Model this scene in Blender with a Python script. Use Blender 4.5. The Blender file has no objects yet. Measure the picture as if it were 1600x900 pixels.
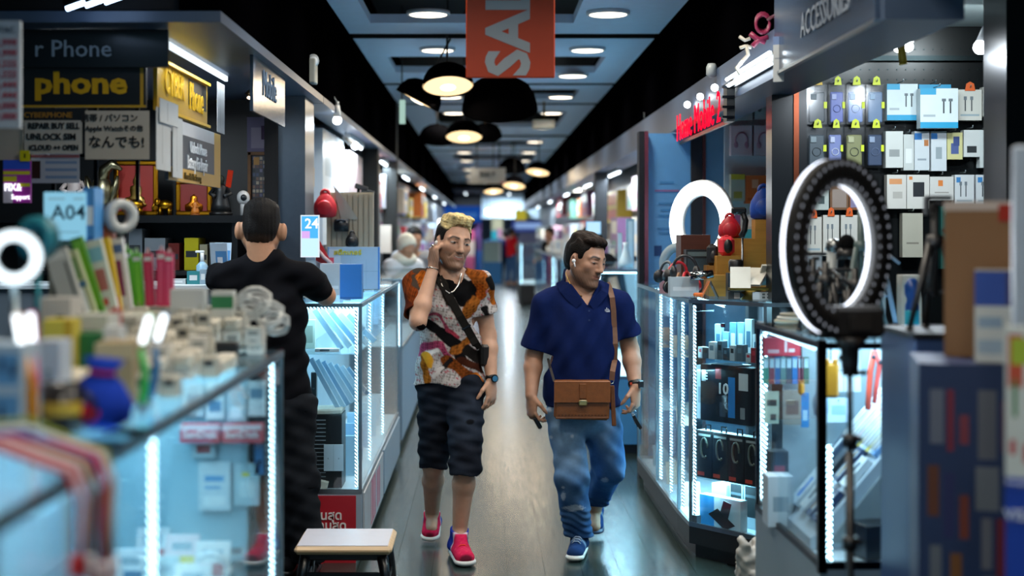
import bpy, math, random
import numpy as np
from mathutils import Vector, Matrix, Euler

SC = bpy.context.scene
COL = SC.collection
# ---------------------------------------------------------------- camera, world, exposure
F, VX, VY, H = 2200.0, 757.0, 360.0, 1.65      # focal length in pixels of the 1600x900 frame, vanishing point, eye height
cam = bpy.data.cameras.new('camera'); camo = bpy.data.objects.new('camera', cam); COL.objects.link(camo)
camo.location = (0, 0, H); camo.rotation_euler = (math.pi/2, 0, 0)
cam.sensor_width = 36; cam.lens = F*36/1600
cam.shift_x = (800-VX)/1600; cam.shift_y = -(450-VY)/1600
cam.clip_start = .05; cam.clip_end = 120
cam.dof.use_dof = True; cam.dof.focus_distance = 7.0; cam.dof.aperture_fstop = 1.5
SC.camera = camo
w = bpy.data.worlds.new('world'); SC.world = w; w.use_nodes = True
w.node_tree.nodes['Background'].inputs[0].default_value = (.36, .70, 1, 1)
w.node_tree.nodes['Background'].inputs[1].default_value = .42
SC.view_settings.view_transform = 'Standard'; SC.view_settings.look = 'None'
SC.view_settings.gamma = 1; SC.view_settings.use_curve_mapping = False
SC.view_settings.exposure = 0.30
SC.cycles.transparent_max_bounces = 32; SC.cycles.max_bounces = 7; SC.cycles.diffuse_bounces = 3
SC.cycles.glossy_bounces = 3; SC.cycles.caustics_reflective = False; SC.cycles.caustics_refractive = False
SC.cycles.sample_clamp_indirect = 4
def area_light(name, loc, rot, size, power, col, sy=None, spread=math.pi):
    l = bpy.data.lights.new(name, 'AREA'); l.energy = power; l.color = col; l.size = size
    if sy: l.shape = 'RECTANGLE'; l.size_y = sy
    l.spread = spread
    o = bpy.data.objects.new(name, l); COL.objects.link(o); o.location = loc; o.rotation_euler = rot
    return o
LAMP_P, LAMP_C = 10.0, (1.0, .90, .76)
# rows of ceiling downlights over the aisle: the lit discs are built below, their light comes from here
DOWN_L = [-.36, .79]
DOWN_Y = [1.0, 2.6, 4.2, 5.8, 7.3, 9.0, 10.8, 12.6, 14.6, 16.6, 19, 22, 25, 28, 32, 36, 40]
for lx in DOWN_L:
    for ly in DOWN_Y:
        area_light('downlight_beam', (lx, ly, 3.0), (0, 0, 0), .22, LAMP_P*(1 if ly < 20 else 2.2), LAMP_C, spread=2.6)

rng = random.Random(11)
# ---------------------------------------------------------------- helpers
def W(px, py, Y): return Vector(((px-VX)*Y/F, Y, H-(py-VY)*Y/F))
def hx(s):
    if not isinstance(s, str): return s
    s = s.lstrip('#'); out = []
    for i in (0, 2, 4):
        c = int(s[i:i+2], 16)/255
        out.append(c/12.92 if c <= .04045 else ((c+.055)/1.055)**2.4)
    return tuple(out)
MATS = {}
def mat(kind):
    if kind in MATS: return MATS[kind]
    m = bpy.data.materials.new(kind); m.use_nodes = True; nt = m.node_tree; N = nt.nodes; L = nt.links
    b = N['Principled BSDF']; out = N['Material Output']
    at = N.new('ShaderNodeAttribute'); at.attribute_name = 'Col'
    def noise(scale, detail=3):
        tc = N.new('ShaderNodeTexCoord'); n = N.new('ShaderNodeTexNoise'); n.inputs['Scale'].default_value = scale
        n.inputs['Detail'].default_value = detail; L.new(tc.outputs['Object'], n.inputs['Vector']); return n
    def vary(scale, lo, hi, src=None):
        n = noise(scale); mr = N.new('ShaderNodeMapRange'); mr.inputs[3].default_value = lo; mr.inputs[4].default_value = hi
        L.new(n.outputs[0], mr.inputs[0]); mx = N.new('ShaderNodeMix'); mx.data_type = 'RGBA'; mx.blend_type = 'MULTIPLY'
        mx.inputs[0].default_value = 1; L.new(at.outputs['Color'], mx.inputs[6]); L.new(mr.outputs[0], mx.inputs[7])
        L.new(mx.outputs[2], b.inputs['Base Color']); return n
    def bump(n, s, d=.002):
        bp = N.new('ShaderNodeBump'); bp.inputs['Strength'].default_value = s; bp.inputs['Distance'].default_value = d
        L.new(n.outputs[0], bp.inputs['Height']); L.new(bp.outputs[0], b.inputs['Normal'])
    if kind.startswith('emit') or kind == 'bead':
        e = N.new('ShaderNodeEmission'); L.new(at.outputs['Color'], e.inputs[0]); L.new(e.outputs[0], out.inputs[0])
        if kind == 'bead':          # LED tape: a bright chip every 16 mm
            g = N.new('ShaderNodeNewGeometry'); d = N.new('ShaderNodeVectorMath'); d.operation = 'DOT_PRODUCT'
            d.inputs[1].default_value = (1, 1, 1); L.new(g.outputs['Position'], d.inputs[0])
            s = N.new('ShaderNodeMath'); s.operation = 'MULTIPLY'; s.inputs[1].default_value = 2*math.pi/.018
            L.new(d.outputs['Value'], s.inputs[0]); q = N.new('ShaderNodeMath'); q.operation = 'SINE'; L.new(s.outputs[0], q.inputs[0])
            r = N.new('ShaderNodeMapRange'); r.inputs[1].default_value = .1; r.inputs[2].default_value = .75
            r.inputs[3].default_value = .15; r.inputs[4].default_value = 15; L.new(q.outputs[0], r.inputs[0]); L.new(r.outputs[0], e.inputs[1])
        else: e.inputs[1].default_value = float(kind[4:])
        N.remove(b)
    elif kind in ('glass', 'clear'):
        t = N.new('ShaderNodeBsdfTransparent'); t.inputs[0].default_value = (.93, .975, .99, 1) if kind == 'glass' else (.97, .98, .99, 1)
        g = N.new('ShaderNodeBsdfGlossy'); g.inputs['Roughness'].default_value = .04 if kind == 'glass' else .16
        lw = N.new('ShaderNodeLayerWeight'); lw.inputs[0].default_value = .5
        p = N.new('ShaderNodeMath'); p.operation = 'POWER'; p.inputs[1].default_value = 4; L.new(lw.outputs['Facing'], p.inputs[0])
        r = N.new('ShaderNodeMapRange'); r.inputs[3].default_value = .045 if kind == 'glass' else .10; r.inputs[4].default_value = .6
        L.new(p.outputs[0], r.inputs[0])
        mx = N.new('ShaderNodeMixShader'); L.new(r.outputs[0], mx.inputs[0]); L.new(t.outputs[0], mx.inputs[1]); L.new(g.outputs[0], mx.inputs[2])
        L.new(mx.outputs[0], out.inputs[0]); N.remove(b)
    else:
        P = dict(matte=(.75, .35), paper=(.92, .2), void=(1, 0), gloss=(.28, .5), plastic=(.42, .5), metal=(.32, .5), chrome=(.14, .5), fabric=(.95, .1), leather=(.42, .5),
                 skin=(.5, .4), hair=(.6, .15), wood=(.5, .4), plank=(.2, .6), black=(.35, .4), lacquer=(.2, .5))[kind]
        b.inputs['Roughness'].default_value = P[0]; b.inputs['Specular IOR Level'].default_value = P[1]
        if kind in ('metal', 'chrome'): b.inputs['Metallic'].default_value = 1; vary(30, .85, 1.05)
        elif kind == 'fabric': vary(60, .8, 1.12); bump(noise(420, 2), .35, .002)
        elif kind == 'skin':
            vary(35, .86, 1.08); bump(noise(160, 3), .12, .002)
            b.inputs['Subsurface Weight'].default_value = .08; b.inputs['Subsurface Radius'].default_value = (.02, .008, .004); b.inputs['Subsurface Scale'].default_value = .4
        elif kind == 'hair':
            n = vary(90, .55, 1.35); bump(noise(220, 2), .8, .004)
        elif kind in ('wood', 'plank'):
            tc = N.new('ShaderNodeTexCoord'); mp = N.new('ShaderNodeMapping'); mp.inputs['Scale'].default_value = (30, 2.2, 30) if kind == 'plank' else (3, 30, 30)
            n = N.new('ShaderNodeTexNoise'); n.inputs['Scale'].default_value = 1.6; n.inputs['Detail'].default_value = 6
            L.new(tc.outputs['Object'], mp.inputs[0]); L.new(mp.outputs[0], n.inputs['Vector'])
            mr = N.new('ShaderNodeMapRange'); mr.inputs[3].default_value = .65; mr.inputs[4].default_value = 1.3; L.new(n.outputs[0], mr.inputs[0])
            mx = N.new('ShaderNodeMix'); mx.data_type = 'RGBA'; mx.blend_type = 'MULTIPLY'; mx.inputs[0].default_value = 1
            L.new(at.outputs['Color'], mx.inputs[6]); L.new(mr.outputs[0], mx.inputs[7]); L.new(mx.outputs[2], b.inputs['Base Color'])
            if kind == 'plank':
                rr = N.new('ShaderNodeMapRange'); rr.inputs[3].default_value = .15; rr.inputs[4].default_value = .30
                L.new(n.outputs[0], rr.inputs[0]); L.new(rr.outputs[0], b.inputs['Roughness'])
                n2 = N.new('ShaderNodeTexNoise'); n2.inputs['Scale'].default_value = 1.0; mp2 = N.new('ShaderNodeMapping'); mp2.inputs['Scale'].default_value = (1.2, 5, 1)
                L.new(tc.outputs['Object'], mp2.inputs[0]); L.new(mp2.outputs[0], n2.inputs['Vector']); bump(n2, .045, .01)
        elif kind == 'leather': vary(45, .6, 1.2); bump(noise(260, 2), .4, .002)
        else: vary(14, .92, 1.05)
    MATS[kind] = m
    return m

WL = {}          # world position of each object's origin
def link(o, parent=None):
    COL.objects.link(o)
    if parent is not None: o.parent = parent
    return o
def tag(o, label=None, cat=None, group=None, kind=None):
    if label: o['label'] = label
    if cat: o['category'] = cat
    if group: o['group'] = group
    if kind: o['kind'] = kind
    return o
def thing(name, label, cat, loc, group=None, kind=None):
    o = bpy.data.objects.new(name, None); o.empty_display_size = .05; link(o); o.location = loc; WL[o.name] = Vector(loc)
    return tag(o, label, cat, group, kind)
def RZ(a): return Matrix.Rotation(a, 3, 'Z')
def RX(a): return Matrix.Rotation(a, 3, 'X')
def RY(a): return Matrix.Rotation(a, 3, 'Y')
I3 = Matrix.Identity(3)
class MB:
    def __init__(s): s.v = []; s.f = []; s.c = []; s.m = []; s.sm = []
    def add(s, vs, fs, col, mt='matte', smooth=False, orient=False):
        o = len(s.v); vs = [Vector(p) for p in vs]; s.v += vs; col = hx(col)
        cen = sum(vs, Vector())/max(1, len(vs)) if orient else None
        for f in fs:
            if orient:
                a, b, c = vs[f[0]], vs[f[1]], vs[f[2]]; fc = sum((vs[i] for i in f), Vector())/len(f)
                if (b-a).cross(c-a).dot(fc-cen) < 0: f = f[::-1]
            s.f.append(tuple(i+o for i in f)); s.c.append(col); s.m.append(mt); s.sm.append(smooth)
        return s
    def box(s, c, d, col, mt='matte', R=I3, bev=0):
        c = Vector(c); h = [x/2 for x in d]
        if bev <= 0:
            vs = [c+R@Vector((h[0]*x, h[1]*y, h[2]*z)) for x in (-1, 1) for y in (-1, 1) for z in (-1, 1)]
            return s.add(vs, [(0, 1, 3, 2), (4, 6, 7, 5), (0, 4, 5, 1), (2, 3, 7, 6), (0, 2, 6, 4), (1, 5, 7, 3)], col, mt)
        bev = min(bev, min(h)*.9)
        vs = []; ix = {}
        for x in (-1, 1):
            for y in (-1, 1):
                for z in (-1, 1):
                    for a in range(3):
                        q = [h[0]*x, h[1]*y, h[2]*z]
                        for k in range(3):
                            if k != a: q[k] -= math.copysign(bev, q[k])
                        ix[(x, y, z, a)] = len(vs); vs.append(c+R@Vector(q))
        fs = []
        for a in range(3):
            b, e = (a+1) % 3, (a+2) % 3
            for sg in (-1, 1):
                def key(sb, se):
                    k = [0, 0, 0]; k[a] = sg; k[b] = sb; k[e] = se; return tuple(k)
                fs.append(tuple(ix[key(*t)+(a,)] for t in ((-1, -1), (1, -1), (1, 1), (-1, 1))))
                for sb in (-1, 1):
                    fs.append((ix[key(sb, -1)+(a,)], ix[key(sb, -1)+(b,)], ix[key(sb, 1)+(b,)], ix[key(sb, 1)+(a,)]))
        for x in (-1, 1):
            for y in (-1, 1):
                for z in (-1, 1): fs.append(tuple(ix[(x, y, z, a)] for a in range(3)))
        return s.add(vs, fs, col, mt, orient=True)
    def pbox(s, c, d, prints, col, mt='plastic', R=I3):
        """box whose front face (local -Y) carries flat print: rectangles (u0,v0,u1,v1,colour)"""
        c = Vector(c); h = [x/2 for x in d]
        us = sorted({0, 1, *[round(min(1, max(0, r[i])), 4) for r in prints for i in (0, 2)]}); vs_ = sorted({0, 1, *[round(min(1, max(0, r[i])), 4) for r in prints for i in (1, 3)]})
        P = []; nu, nv = len(us), len(vs_)
        for v in vs_:
            for u in us: P.append(c+R@Vector((h[0]*(2*u-1), -h[1], h[2]*(2*v-1))))
        o = len(s.v); s.v += P
        base = hx(col)
        for j in range(nv-1):
            for i in range(nu-1):
                um, vm = (us[i]+us[i+1])/2, (vs_[j]+vs_[j+1])/2; cc = base
                for r in prints:
                    if r[0] < um < r[2] and r[1] < vm < r[3]: cc = hx(r[4])
                s.f.append((o+j*nu+i, o+j*nu+i+1, o+(j+1)*nu+i+1, o+(j+1)*nu+i)); s.c.append(cc); s.m.append(mt); s.sm.append(False)
        k = len(s.v)
        s.v += [c+R@Vector((h[0]*x, h[1], h[2]*z)) for z in (-1, 1) for x in (-1, 1)]
        a, b, e, g = o, o+nu-1, o+(nv-1)*nu, o+nv*nu-1
        for f in ((b, a, k, k+1), (e, g, k+3, k+2), (a, e, k+2, k), (g, b, k+1, k+3), (k+1, k, k+2, k+3)):
            s.f.append(f); s.c.append(base); s.m.append(mt); s.sm.append(False)
        return s
    def cyl(s, p0, p1, r0, col, mt='plastic', r1=None, n=12, smooth=True):
        p0, p1 = Vector(p0), Vector(p1); r1 = r0 if r1 is None else r1
        z = (p1-p0).normalized(); x = z.orthogonal().normalized(); y = z.cross(x)
        vs = []
        for p, r in ((p0, r0), (p1, r1)):
            for i in range(n): a = 2*math.pi*i/n; vs.append(p+(x*math.cos(a)+y*math.sin(a))*r)
        s.add(vs, [(i, (i+1) % n, n+(i+1) % n, n+i) for i in range(n)], col, mt, smooth)
        o = len(s.v)-2*n
        for f in (tuple(o+i for i in range(n))[::-1], tuple(o+n+i for i in range(n))):
            s.f.append(f); s.c.append(hx(col)); s.m.append(mt); s.sm.append(False)
        return s
    def tube(s, pts, r, col, mt='plastic', n=6, closed=False, flat=None):
        pts = [Vector(p) for p in pts]; m = len(pts); vs = []; up = None
        for i, p in enumerate(pts):
            t = (pts[(i+1) % m]-pts[i-1]) if closed else (pts[min(i+1, m-1)]-pts[max(i-1, 0)]); t.normalize()
            if up is None: up = t.orthogonal().normalized()
            up = (up-t*up.dot(t)).normalized(); y = t.cross(up); rr = r[i] if isinstance(r, (list, tuple)) else r
            for k in range(n): a = 2*math.pi*k/n; vs.append(p+(up*math.cos(a)+y*math.sin(a)*(flat or 1))*rr)
        fs = [(i*n+k, i*n+(k+1) % n, ((i+1) % m)*n+(k+1) % n, ((i+1) % m)*n+k) for i in range(m if closed else m-1) for k in range(n)]
        if not closed: fs += [tuple(range(n))[::-1], tuple((m-1)*n+k for k in range(n))]
        return s.add(vs, fs, col, mt, True)
    def lathe(s, prof, o, col, mt='plastic', R=I3, n=20, sx=1, sy=1):
        o = Vector(o); vs = []; fs = []
        for r, z in prof:
            for i in range(n): a = 2*math.pi*i/n; vs.append(o+R@Vector((r*sx*math.cos(a), r*sy*math.sin(a), z)))
        for j in range(len(prof)-1):
            for i in range(n): fs.append((j*n+i, j*n+(i+1) % n, (j+1)*n+(i+1) % n, (j+1)*n+i))
        fs += [tuple(range(n))[::-1], tuple((len(prof)-1)*n+i for i in range(n))]
        return s.add(vs, fs, col, mt, True)
    def ell(s, c, r, col, mt='plastic', R=I3, nu=12, nv=7):
        pr = [(max(.02, math.sin(math.pi*j/nv)), -math.cos(math.pi*j/nv)) for j in range(nv+1)]
        c = Vector(c); vs = []; fs = []
        for q, z in pr:
            for i in range(nu): a = 2*math.pi*i/nu; vs.append(c+R@Vector((r[0]*q*math.cos(a), r[1]*q*math.sin(a), r[2]*z)))
        for j in range(nv):
            for i in range(nu): fs.append((j*nu+i, j*nu+(i+1) % nu, (j+1)*nu+(i+1) % nu, (j+1)*nu+i))
        fs += [tuple(range(nu))[::-1], tuple(nv*nu+i for i in range(nu))]
        return s.add(vs, fs, col, mt, True)
    def ring(s, c, Ro, Ri, t, col, mt, R=I3, n=40, rim=None):
        """flat annulus in the local XZ plane, thickness t along local Y"""
        c = Vector(c); vs = []
        for i in range(n):
            a = 2*math.pi*i/n; ca, sa = math.cos(a), math.sin(a)
            for rr, yy in ((Ro, -t/2), (Ro, t/2), (Ri, t/2), (Ri, -t/2)): vs.append(c+R@Vector((rr*ca, yy, rr*sa)))
        fs = []
        for i in range(n):
            j = (i+1) % n
            for k in range(4): fs.append((i*4+k, i*4+(k+1) % 4, j*4+(k+1) % 4, j*4+k))
        return s.add(vs, fs, col, mt, True)
    def prism(s, poly, o, h, col, mt='matte', R=I3):
        """polygon (x,y) extruded by h along local z, placed at o"""
        o = Vector(o); n = len(poly)
        ar = sum(poly[i][0]*poly[(i+1) % n][1]-poly[(i+1) % n][0]*poly[i][1] for i in range(n))
        if ar < 0: poly = poly[::-1]
        vs = [o+R@Vector((x, y, z)) for z in (0, h) for x, y in poly]
        fs = [(i, (i+1) % n, n+(i+1) % n, n+i) for i in range(n)]+[tuple(range(n))[::-1], tuple(n+i for i in range(n))]
        return s.add(vs, fs, col, mt)
    def build(s, name, parent=None, loc=None):
        me = bpy.data.meshes.new(name)
        if parent is not None: base = WL[parent.name]
        elif loc is not None: base = Vector(loc)
        else:
            xs = [p.x for p in s.v]; ys = [p.y for p in s.v]; base = Vector(((min(xs)+max(xs))/2, (min(ys)+max(ys))/2, min(p.z for p in s.v)))
        me.from_pydata([p-base for p in s.v], [], s.f)
        kinds = list(dict.fromkeys(s.m))
        for k in kinds: me.materials.append(mat(k))
        ki = {k: i for i, k in enumerate(kinds)}
        me.polygons.foreach_set('material_index', [ki[k] for k in s.m]); me.polygons.foreach_set('use_smooth', s.sm)
        at = me.color_attributes.new('Col', 'FLOAT_COLOR', 'CORNER')
        buf = []
        for f, c in zip(s.f, s.c): buf += (list(c)+[1])*len(f)
        at.data.foreach_set('color', buf); me.update()
        o = bpy.data.objects.new(name, me); link(o, parent)
        if parent is None: o.location = base
        WL[o.name] = Vector(base)
        return o
TXT = {}
def text_mesh(body, bold=0, ext=.002, align='CENTER'):
    k = (body, bold, ext, align)
    if k not in TXT:
        c = bpy.data.curves.new('lettering', 'FONT'); c.body = body; c.extrude = ext; c.offset = bold; c.resolution_u = 2; c.align_x = align; c.align_y = 'CENTER'
        o = bpy.data.objects.new('lettering', c); me = bpy.data.meshes.new_from_object(o); bpy.data.objects.remove(o)
        TXT[k] = ([v.co.copy() for v in me.vertices], [tuple(p.vertices) for p in me.polygons])
    return TXT[k]
def lettering(body, o, size, col, parent, R=None, mt='matte', bold=0, sx=1, align='CENTER', ext=.002, name='lettering'):
    """letters facing -Y unless R turns them; size = height of the em box, sx = stretch"""
    vs, fs = text_mesh(body, bold, ext/size, align); Q = (R or I3) @ RX(math.pi/2)
    m = MB(); o = Vector(o); m.add([o+Q@Vector((p.x*size*sx, p.y*size, p.z*size)) for p in vs], fs, col, mt)
    ob = m.build(name, parent); ob['kind'] = 'stuff' if False else 'thing'; del ob['kind']
    return ob
def copy_thing(o, loc, label=None, rz=0):
    c = o.copy(); COL.objects.link(c); c.location = loc; c.rotation_euler = (0, 0, rz); WL[c.name] = Vector(loc)
    if label: c['label'] = label
    for ch in o.children:
        d = ch.copy(); COL.objects.link(d); d.parent = c
        for g in ch.children: e = g.copy(); COL.objects.link(e); e.parent = d
    return c
def one(name, label, cat, fn, group=None, kind=None, loc=None):
    m = MB(); fn(m); return tag(m.build(name, None, loc), label, cat, group, kind)
def part(name, parent, fn): m = MB(); fn(m); return m.build(name, parent)
ORD = 'first second third fourth fifth sixth seventh eighth ninth tenth eleventh twelfth thirteenth fourteenth fifteenth sixteenth seventeenth eighteenth nineteenth'.split()
def ordw(n):
    if n < 19: return ORD[n]
    t, u = divmod(n+1, 10); return ('twentieth thirtieth fortieth fiftieth sixtieth seventieth eightieth ninetieth'.split()[t-2] if u == 0 else 'twenty thirty forty fifty sixty seventy eighty ninety'.split()[t-2]+'-'+ORD[u-1])
LED = (.48, .82, 1.0)
# ================================================================ the building
def slab(name, x0, x1, y0, y1, z0, z1, col, mt='matte', parent=None):
    m = MB(); m.box(((x0+x1)/2, (y0+y1)/2, (z0+z1)/2), (x1-x0, y1-y0, z1-z0), col, mt); o = m.build(name, parent)
    if parent is None: o['kind'] = 'structure'
    return o
floor = slab('floor', -3.3, 3.3, -2, 50, -.12, -.004, '#222c2e', 'plank')
ncol = 11; pw = 2.0/ncol
for i in range(ncol):
    y = 5.4-(i*.37 % 1.2)
    while y < 22:
        m = MB(); k = rng.uniform(.95, 1.05); c = tuple(v*k for v in hx('#25312f'))
        m.box((-.80+pw*(i+.5), y+.6, -.004), (pw-.0018, 1.1985, .008), c, 'plank'); m.build('plank', floor); y += 1.2
ceiling = slab('ceiling', -3.3, 3.3, -2, 50, 3.6, 3.7, '#050608')
CZ = 3.05
def panel(y0, y1, hole, x0=-.97, x1=1.24, t=.06):
    m = MB(); X = [x0, x1]; vs = []
    if hole:
        a, b, c, d = hole
        out = [(x0, y0), (x1, y0), (x1, y1), (x0, y1)]; inn = [(a, c), (b, c), (b, d), (a, d)]
        for z in (CZ, CZ+t): vs += [(x, y, z) for x, y in out]+[(x, y, z) for x, y in inn]
        fs = []; ed_ = []
        for i in range(4):
            j = (i+1) % 4
            fs += [(j, i, 4+i, 4+j), (8+i, 8+j, 12+j, 12+i), (4+j, 4+i, 12+i, 12+j)]; ed_.append((i, j, 8+j, 8+i))
        m.add(vs, fs+ed_, '#c3d6ec', 'matte'); m.c[-4:] = [hx('#06080c')]*4  # outer edges painted near-black so the gaps between panels stay dark
    else: m.box(((x0+x1)/2, (y0+y1)/2, CZ+t/2), (x1-x0, y1-y0, t), '#c3d6ec')
    return m.build('ceiling_panel', ceiling)
panel(-1.5, 2.2, (-.7, .95, .2, 1.6)); panel(2.35, 6.1, (-.7, .95, 3.2, 5.2))
panel(6.25, 10.03, (-.77, .60, 6.9, 9.5))
panel(10.27, 13.4, (-.79, .98, 11.35, 12.5)); panel(13.57, 15.5, (-.5, .95, 14.0, 15.0)); panel(15.7, 20.7, (-.6, .98, 16.6, 19.0))
panel(21.1, 24.6, (-.6, .95, 22, 23.6)); panel(24.9, 29.5, (-.6, .95, 26, 28)); panel(29.8, 35, (-.6, .95, 31, 33)); panel(35.3, 41, (-.6, .95, 37, 39))
# small panels of the side bay left of the aisle
for y in (9.0, 13.5, 17.5, 22, 27): slab('ceiling_panel', -2.6, -1.62, y, y+1.4, 2.9, 2.96, '#c3d6ec', parent=ceiling)
# headers over the stalls: a grey band with black fascia above
slab('trim_1', 1.25, 1.5, 4.4, 46, 2.31, 2.52, '#3f4f66', 'plastic'); slab('wall_right_header', 1.27, 1.5, 1, 46, 2.52, 3.6, '#020203', 'void')
slab('wall_left_header', -1.1, -.96, 5.07, 46, 2.445, 3.6, '#020203', 'void'); slab('trim_2', -3.2, -.95, 5.07, 8.3, 2.40, 2.44, '#46566c', 'plastic')
slab('wall_left_fascia', -3.2, -.97, 5.10, 5.2, 2.45, 3.6, '#08090c')
slab('trim_3', -1.12, -.95, 8.32, 46, 2.40, 2.44, '#46566c', 'plastic')
slab('wall_left', -3.3, -3.2, -2, 50, 0, 3.6, '#2b2e33'); slab('wall_right', 3.2, 3.3, -2, 50, 0, 3.6, '#2b2e33'); slab('wall_back', -3.2, 3.2, 49.4, 49.5, 0, 3.6, '#8fa3b5')
slab('wall_left_partition', -3.2, -1.15, 8.1, 8.2, 0, 2.4, '#0b0d11', 'plastic')
slab('column_1', -1.15, -1.0, 7.85, 8.25, 0, 3.6, '#5b6672', 'metal'); slab('column_2', -1.22, -1.15, 7.8, 8.25, 0, 3.0, '#101318')
slab('wall_right_pegboard', 1.5, 2.75, 7.0, 7.06, 0, 2.9, '#0a0d0e', 'gloss')
slab('column_3', 1.40, 1.57, 6.86, 7.0, 0, 2.6, '#090a0d', 'gloss'); slab('trim_4', 1.505, 1.53, 6.85, 6.86, .2, 2.4, '#8a4a34', 'metal')
slab('column_4', 2.02, 2.6, 5.45, 5.7, 0, 3.2, '#050506', 'gloss')
slab('trim_5', 1.46, 2.70, 5.9, 6.98, 2.66, 2.72, '#c9d6d6', 'matte')
# ================================================================ lamps of the ceiling
def downlight(x, y, label, group):
    o = thing('downlight', label, 'lamp', (x, y, CZ-.02), group)
    part('rim', o, lambda m: m.lathe([(.14, .02), (.14, .0), (.125, -.005), (.12, .004)], (x, y, CZ-.02), '#c8ced4', n=24))
    part('diffuser', o, lambda m: m.lathe([(.118, -.004), (.118, .0)], (x, y, CZ-.02), '#ffefd6', 'emit4', n=24))
for lx, side in zip(DOWN_L, ('left', 'right')):
    for i, y in enumerate(DOWN_Y):
        if y < 8: continue
        downlight(lx, y, f'round recessed ceiling downlight, {ORD[i-5]} visible in the {side} row' if y < 16 else f'small warm round downlight, {ordw(i-5)} along the {side} row, far down the aisle', 'recessed downlights over the aisle')
def pendant(px, py, Y, r, tilt, yaw, label):
    p = W(px, py, Y); R = RZ(yaw) @ RX(tilt)
    o = thing('pendant_lamp', label, 'lamp', p, 'black dome pendant lamps')
    pr = [(r, 0), (r*.99, r*.12), (r*.93, r*.38), (r*.78, r*.64), (r*.52, r*.82), (r*.2, r*.92), (.03, r*.95)]
    m = MB(); n = 32; vs = []; fs = []
    pr2 = pr+[(q-.006, z-.008) for q, z in pr[::-1] if z > .02]+[(r-.012, .002)]
    for q, z in pr2:
        for i in range(n): a = 2*math.pi*i/n; vs.append(p+R@Vector((q*math.cos(a), q*math.sin(a), z)))
    for j in range(len(pr2)-1):
        for i in range(n): fs.append((j*n+i, j*n+(i+1) % n, (j+1)*n+(i+1) % n, (j+1)*n+i))
    m.add(vs, fs, '#040405', 'void', True); m.build('shade', o)
    part('diffuser', o, lambda m: m.lathe([(r*.97, .012), (r*.5, .0), (.01, -.004)], p, '#ffd9a0', 'emit1.5', R=R, n=32))
    part('bulb', o, lambda m: m.ell(p+R@Vector((0, 0, -.004)), (r*.3, r*.3, .01), '#fff0d8', 'emit3', R=R))
    top = p+R@Vector((0, 0, r*.93))
    part('stem', o, lambda m: m.tube([top, top+Vector((0, 0, .06)), (top.x*.9+p.x*.1, top.y, 3.2), (p.x, top.y, 3.6)], .008, '#0a0a0a', n=6))
    area = area_light('pendant_beam', p+R@Vector((0, 0, -.03)), (R@RX(0)).to_euler(), r*1.6, 5, (1, .80, .55)); return o
T = math.radians
pendant(700, 136, 10.0, .185, T(-19), T(8), 'black dome pendant with its lit cream underside tilted to the viewer, largest of all')
pendant(652, 158, 10.3, .175, T(2), 0, 'black dome pendant tipped on edge beside the biggest lit one').rotation_euler = (0, T(28), 0)
pendant(781, 172, 10.4, .28, T(24), T(-4), 'big black dome pendant seen from its dark back under the orange banner')
pendant(725, 215, 14.4, .19, T(-18), 0, 'lit dome pendant of the middle cluster, cream oval below the big one')
pendant(682, 220, 14.8, .19, T(20), T(10), 'dark dome pendant of the middle cluster left of the lit one')
pendant(760, 215, 15.0, .17, T(24), T(-14), 'dark dome pendant of the middle cluster right of the lit one')
pendant(840, 270, 21.5, .185, T(-18), T(-24), 'lit dome pendant of the far cluster, highest of its three ovals')
pendant(803, 291, 22.5, .185, T(-19), T(-16), 'lit dome pendant of the far cluster, middle of its three ovals')
pendant(771, 300, 23.5, .165, T(-18), T(8), 'lit dome pendant of the far cluster, lowest of its three ovals')
pendant(800, 266, 22.8, .22, T(20), 0, 'dark dome pendant of the far cluster seen from behind')

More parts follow.
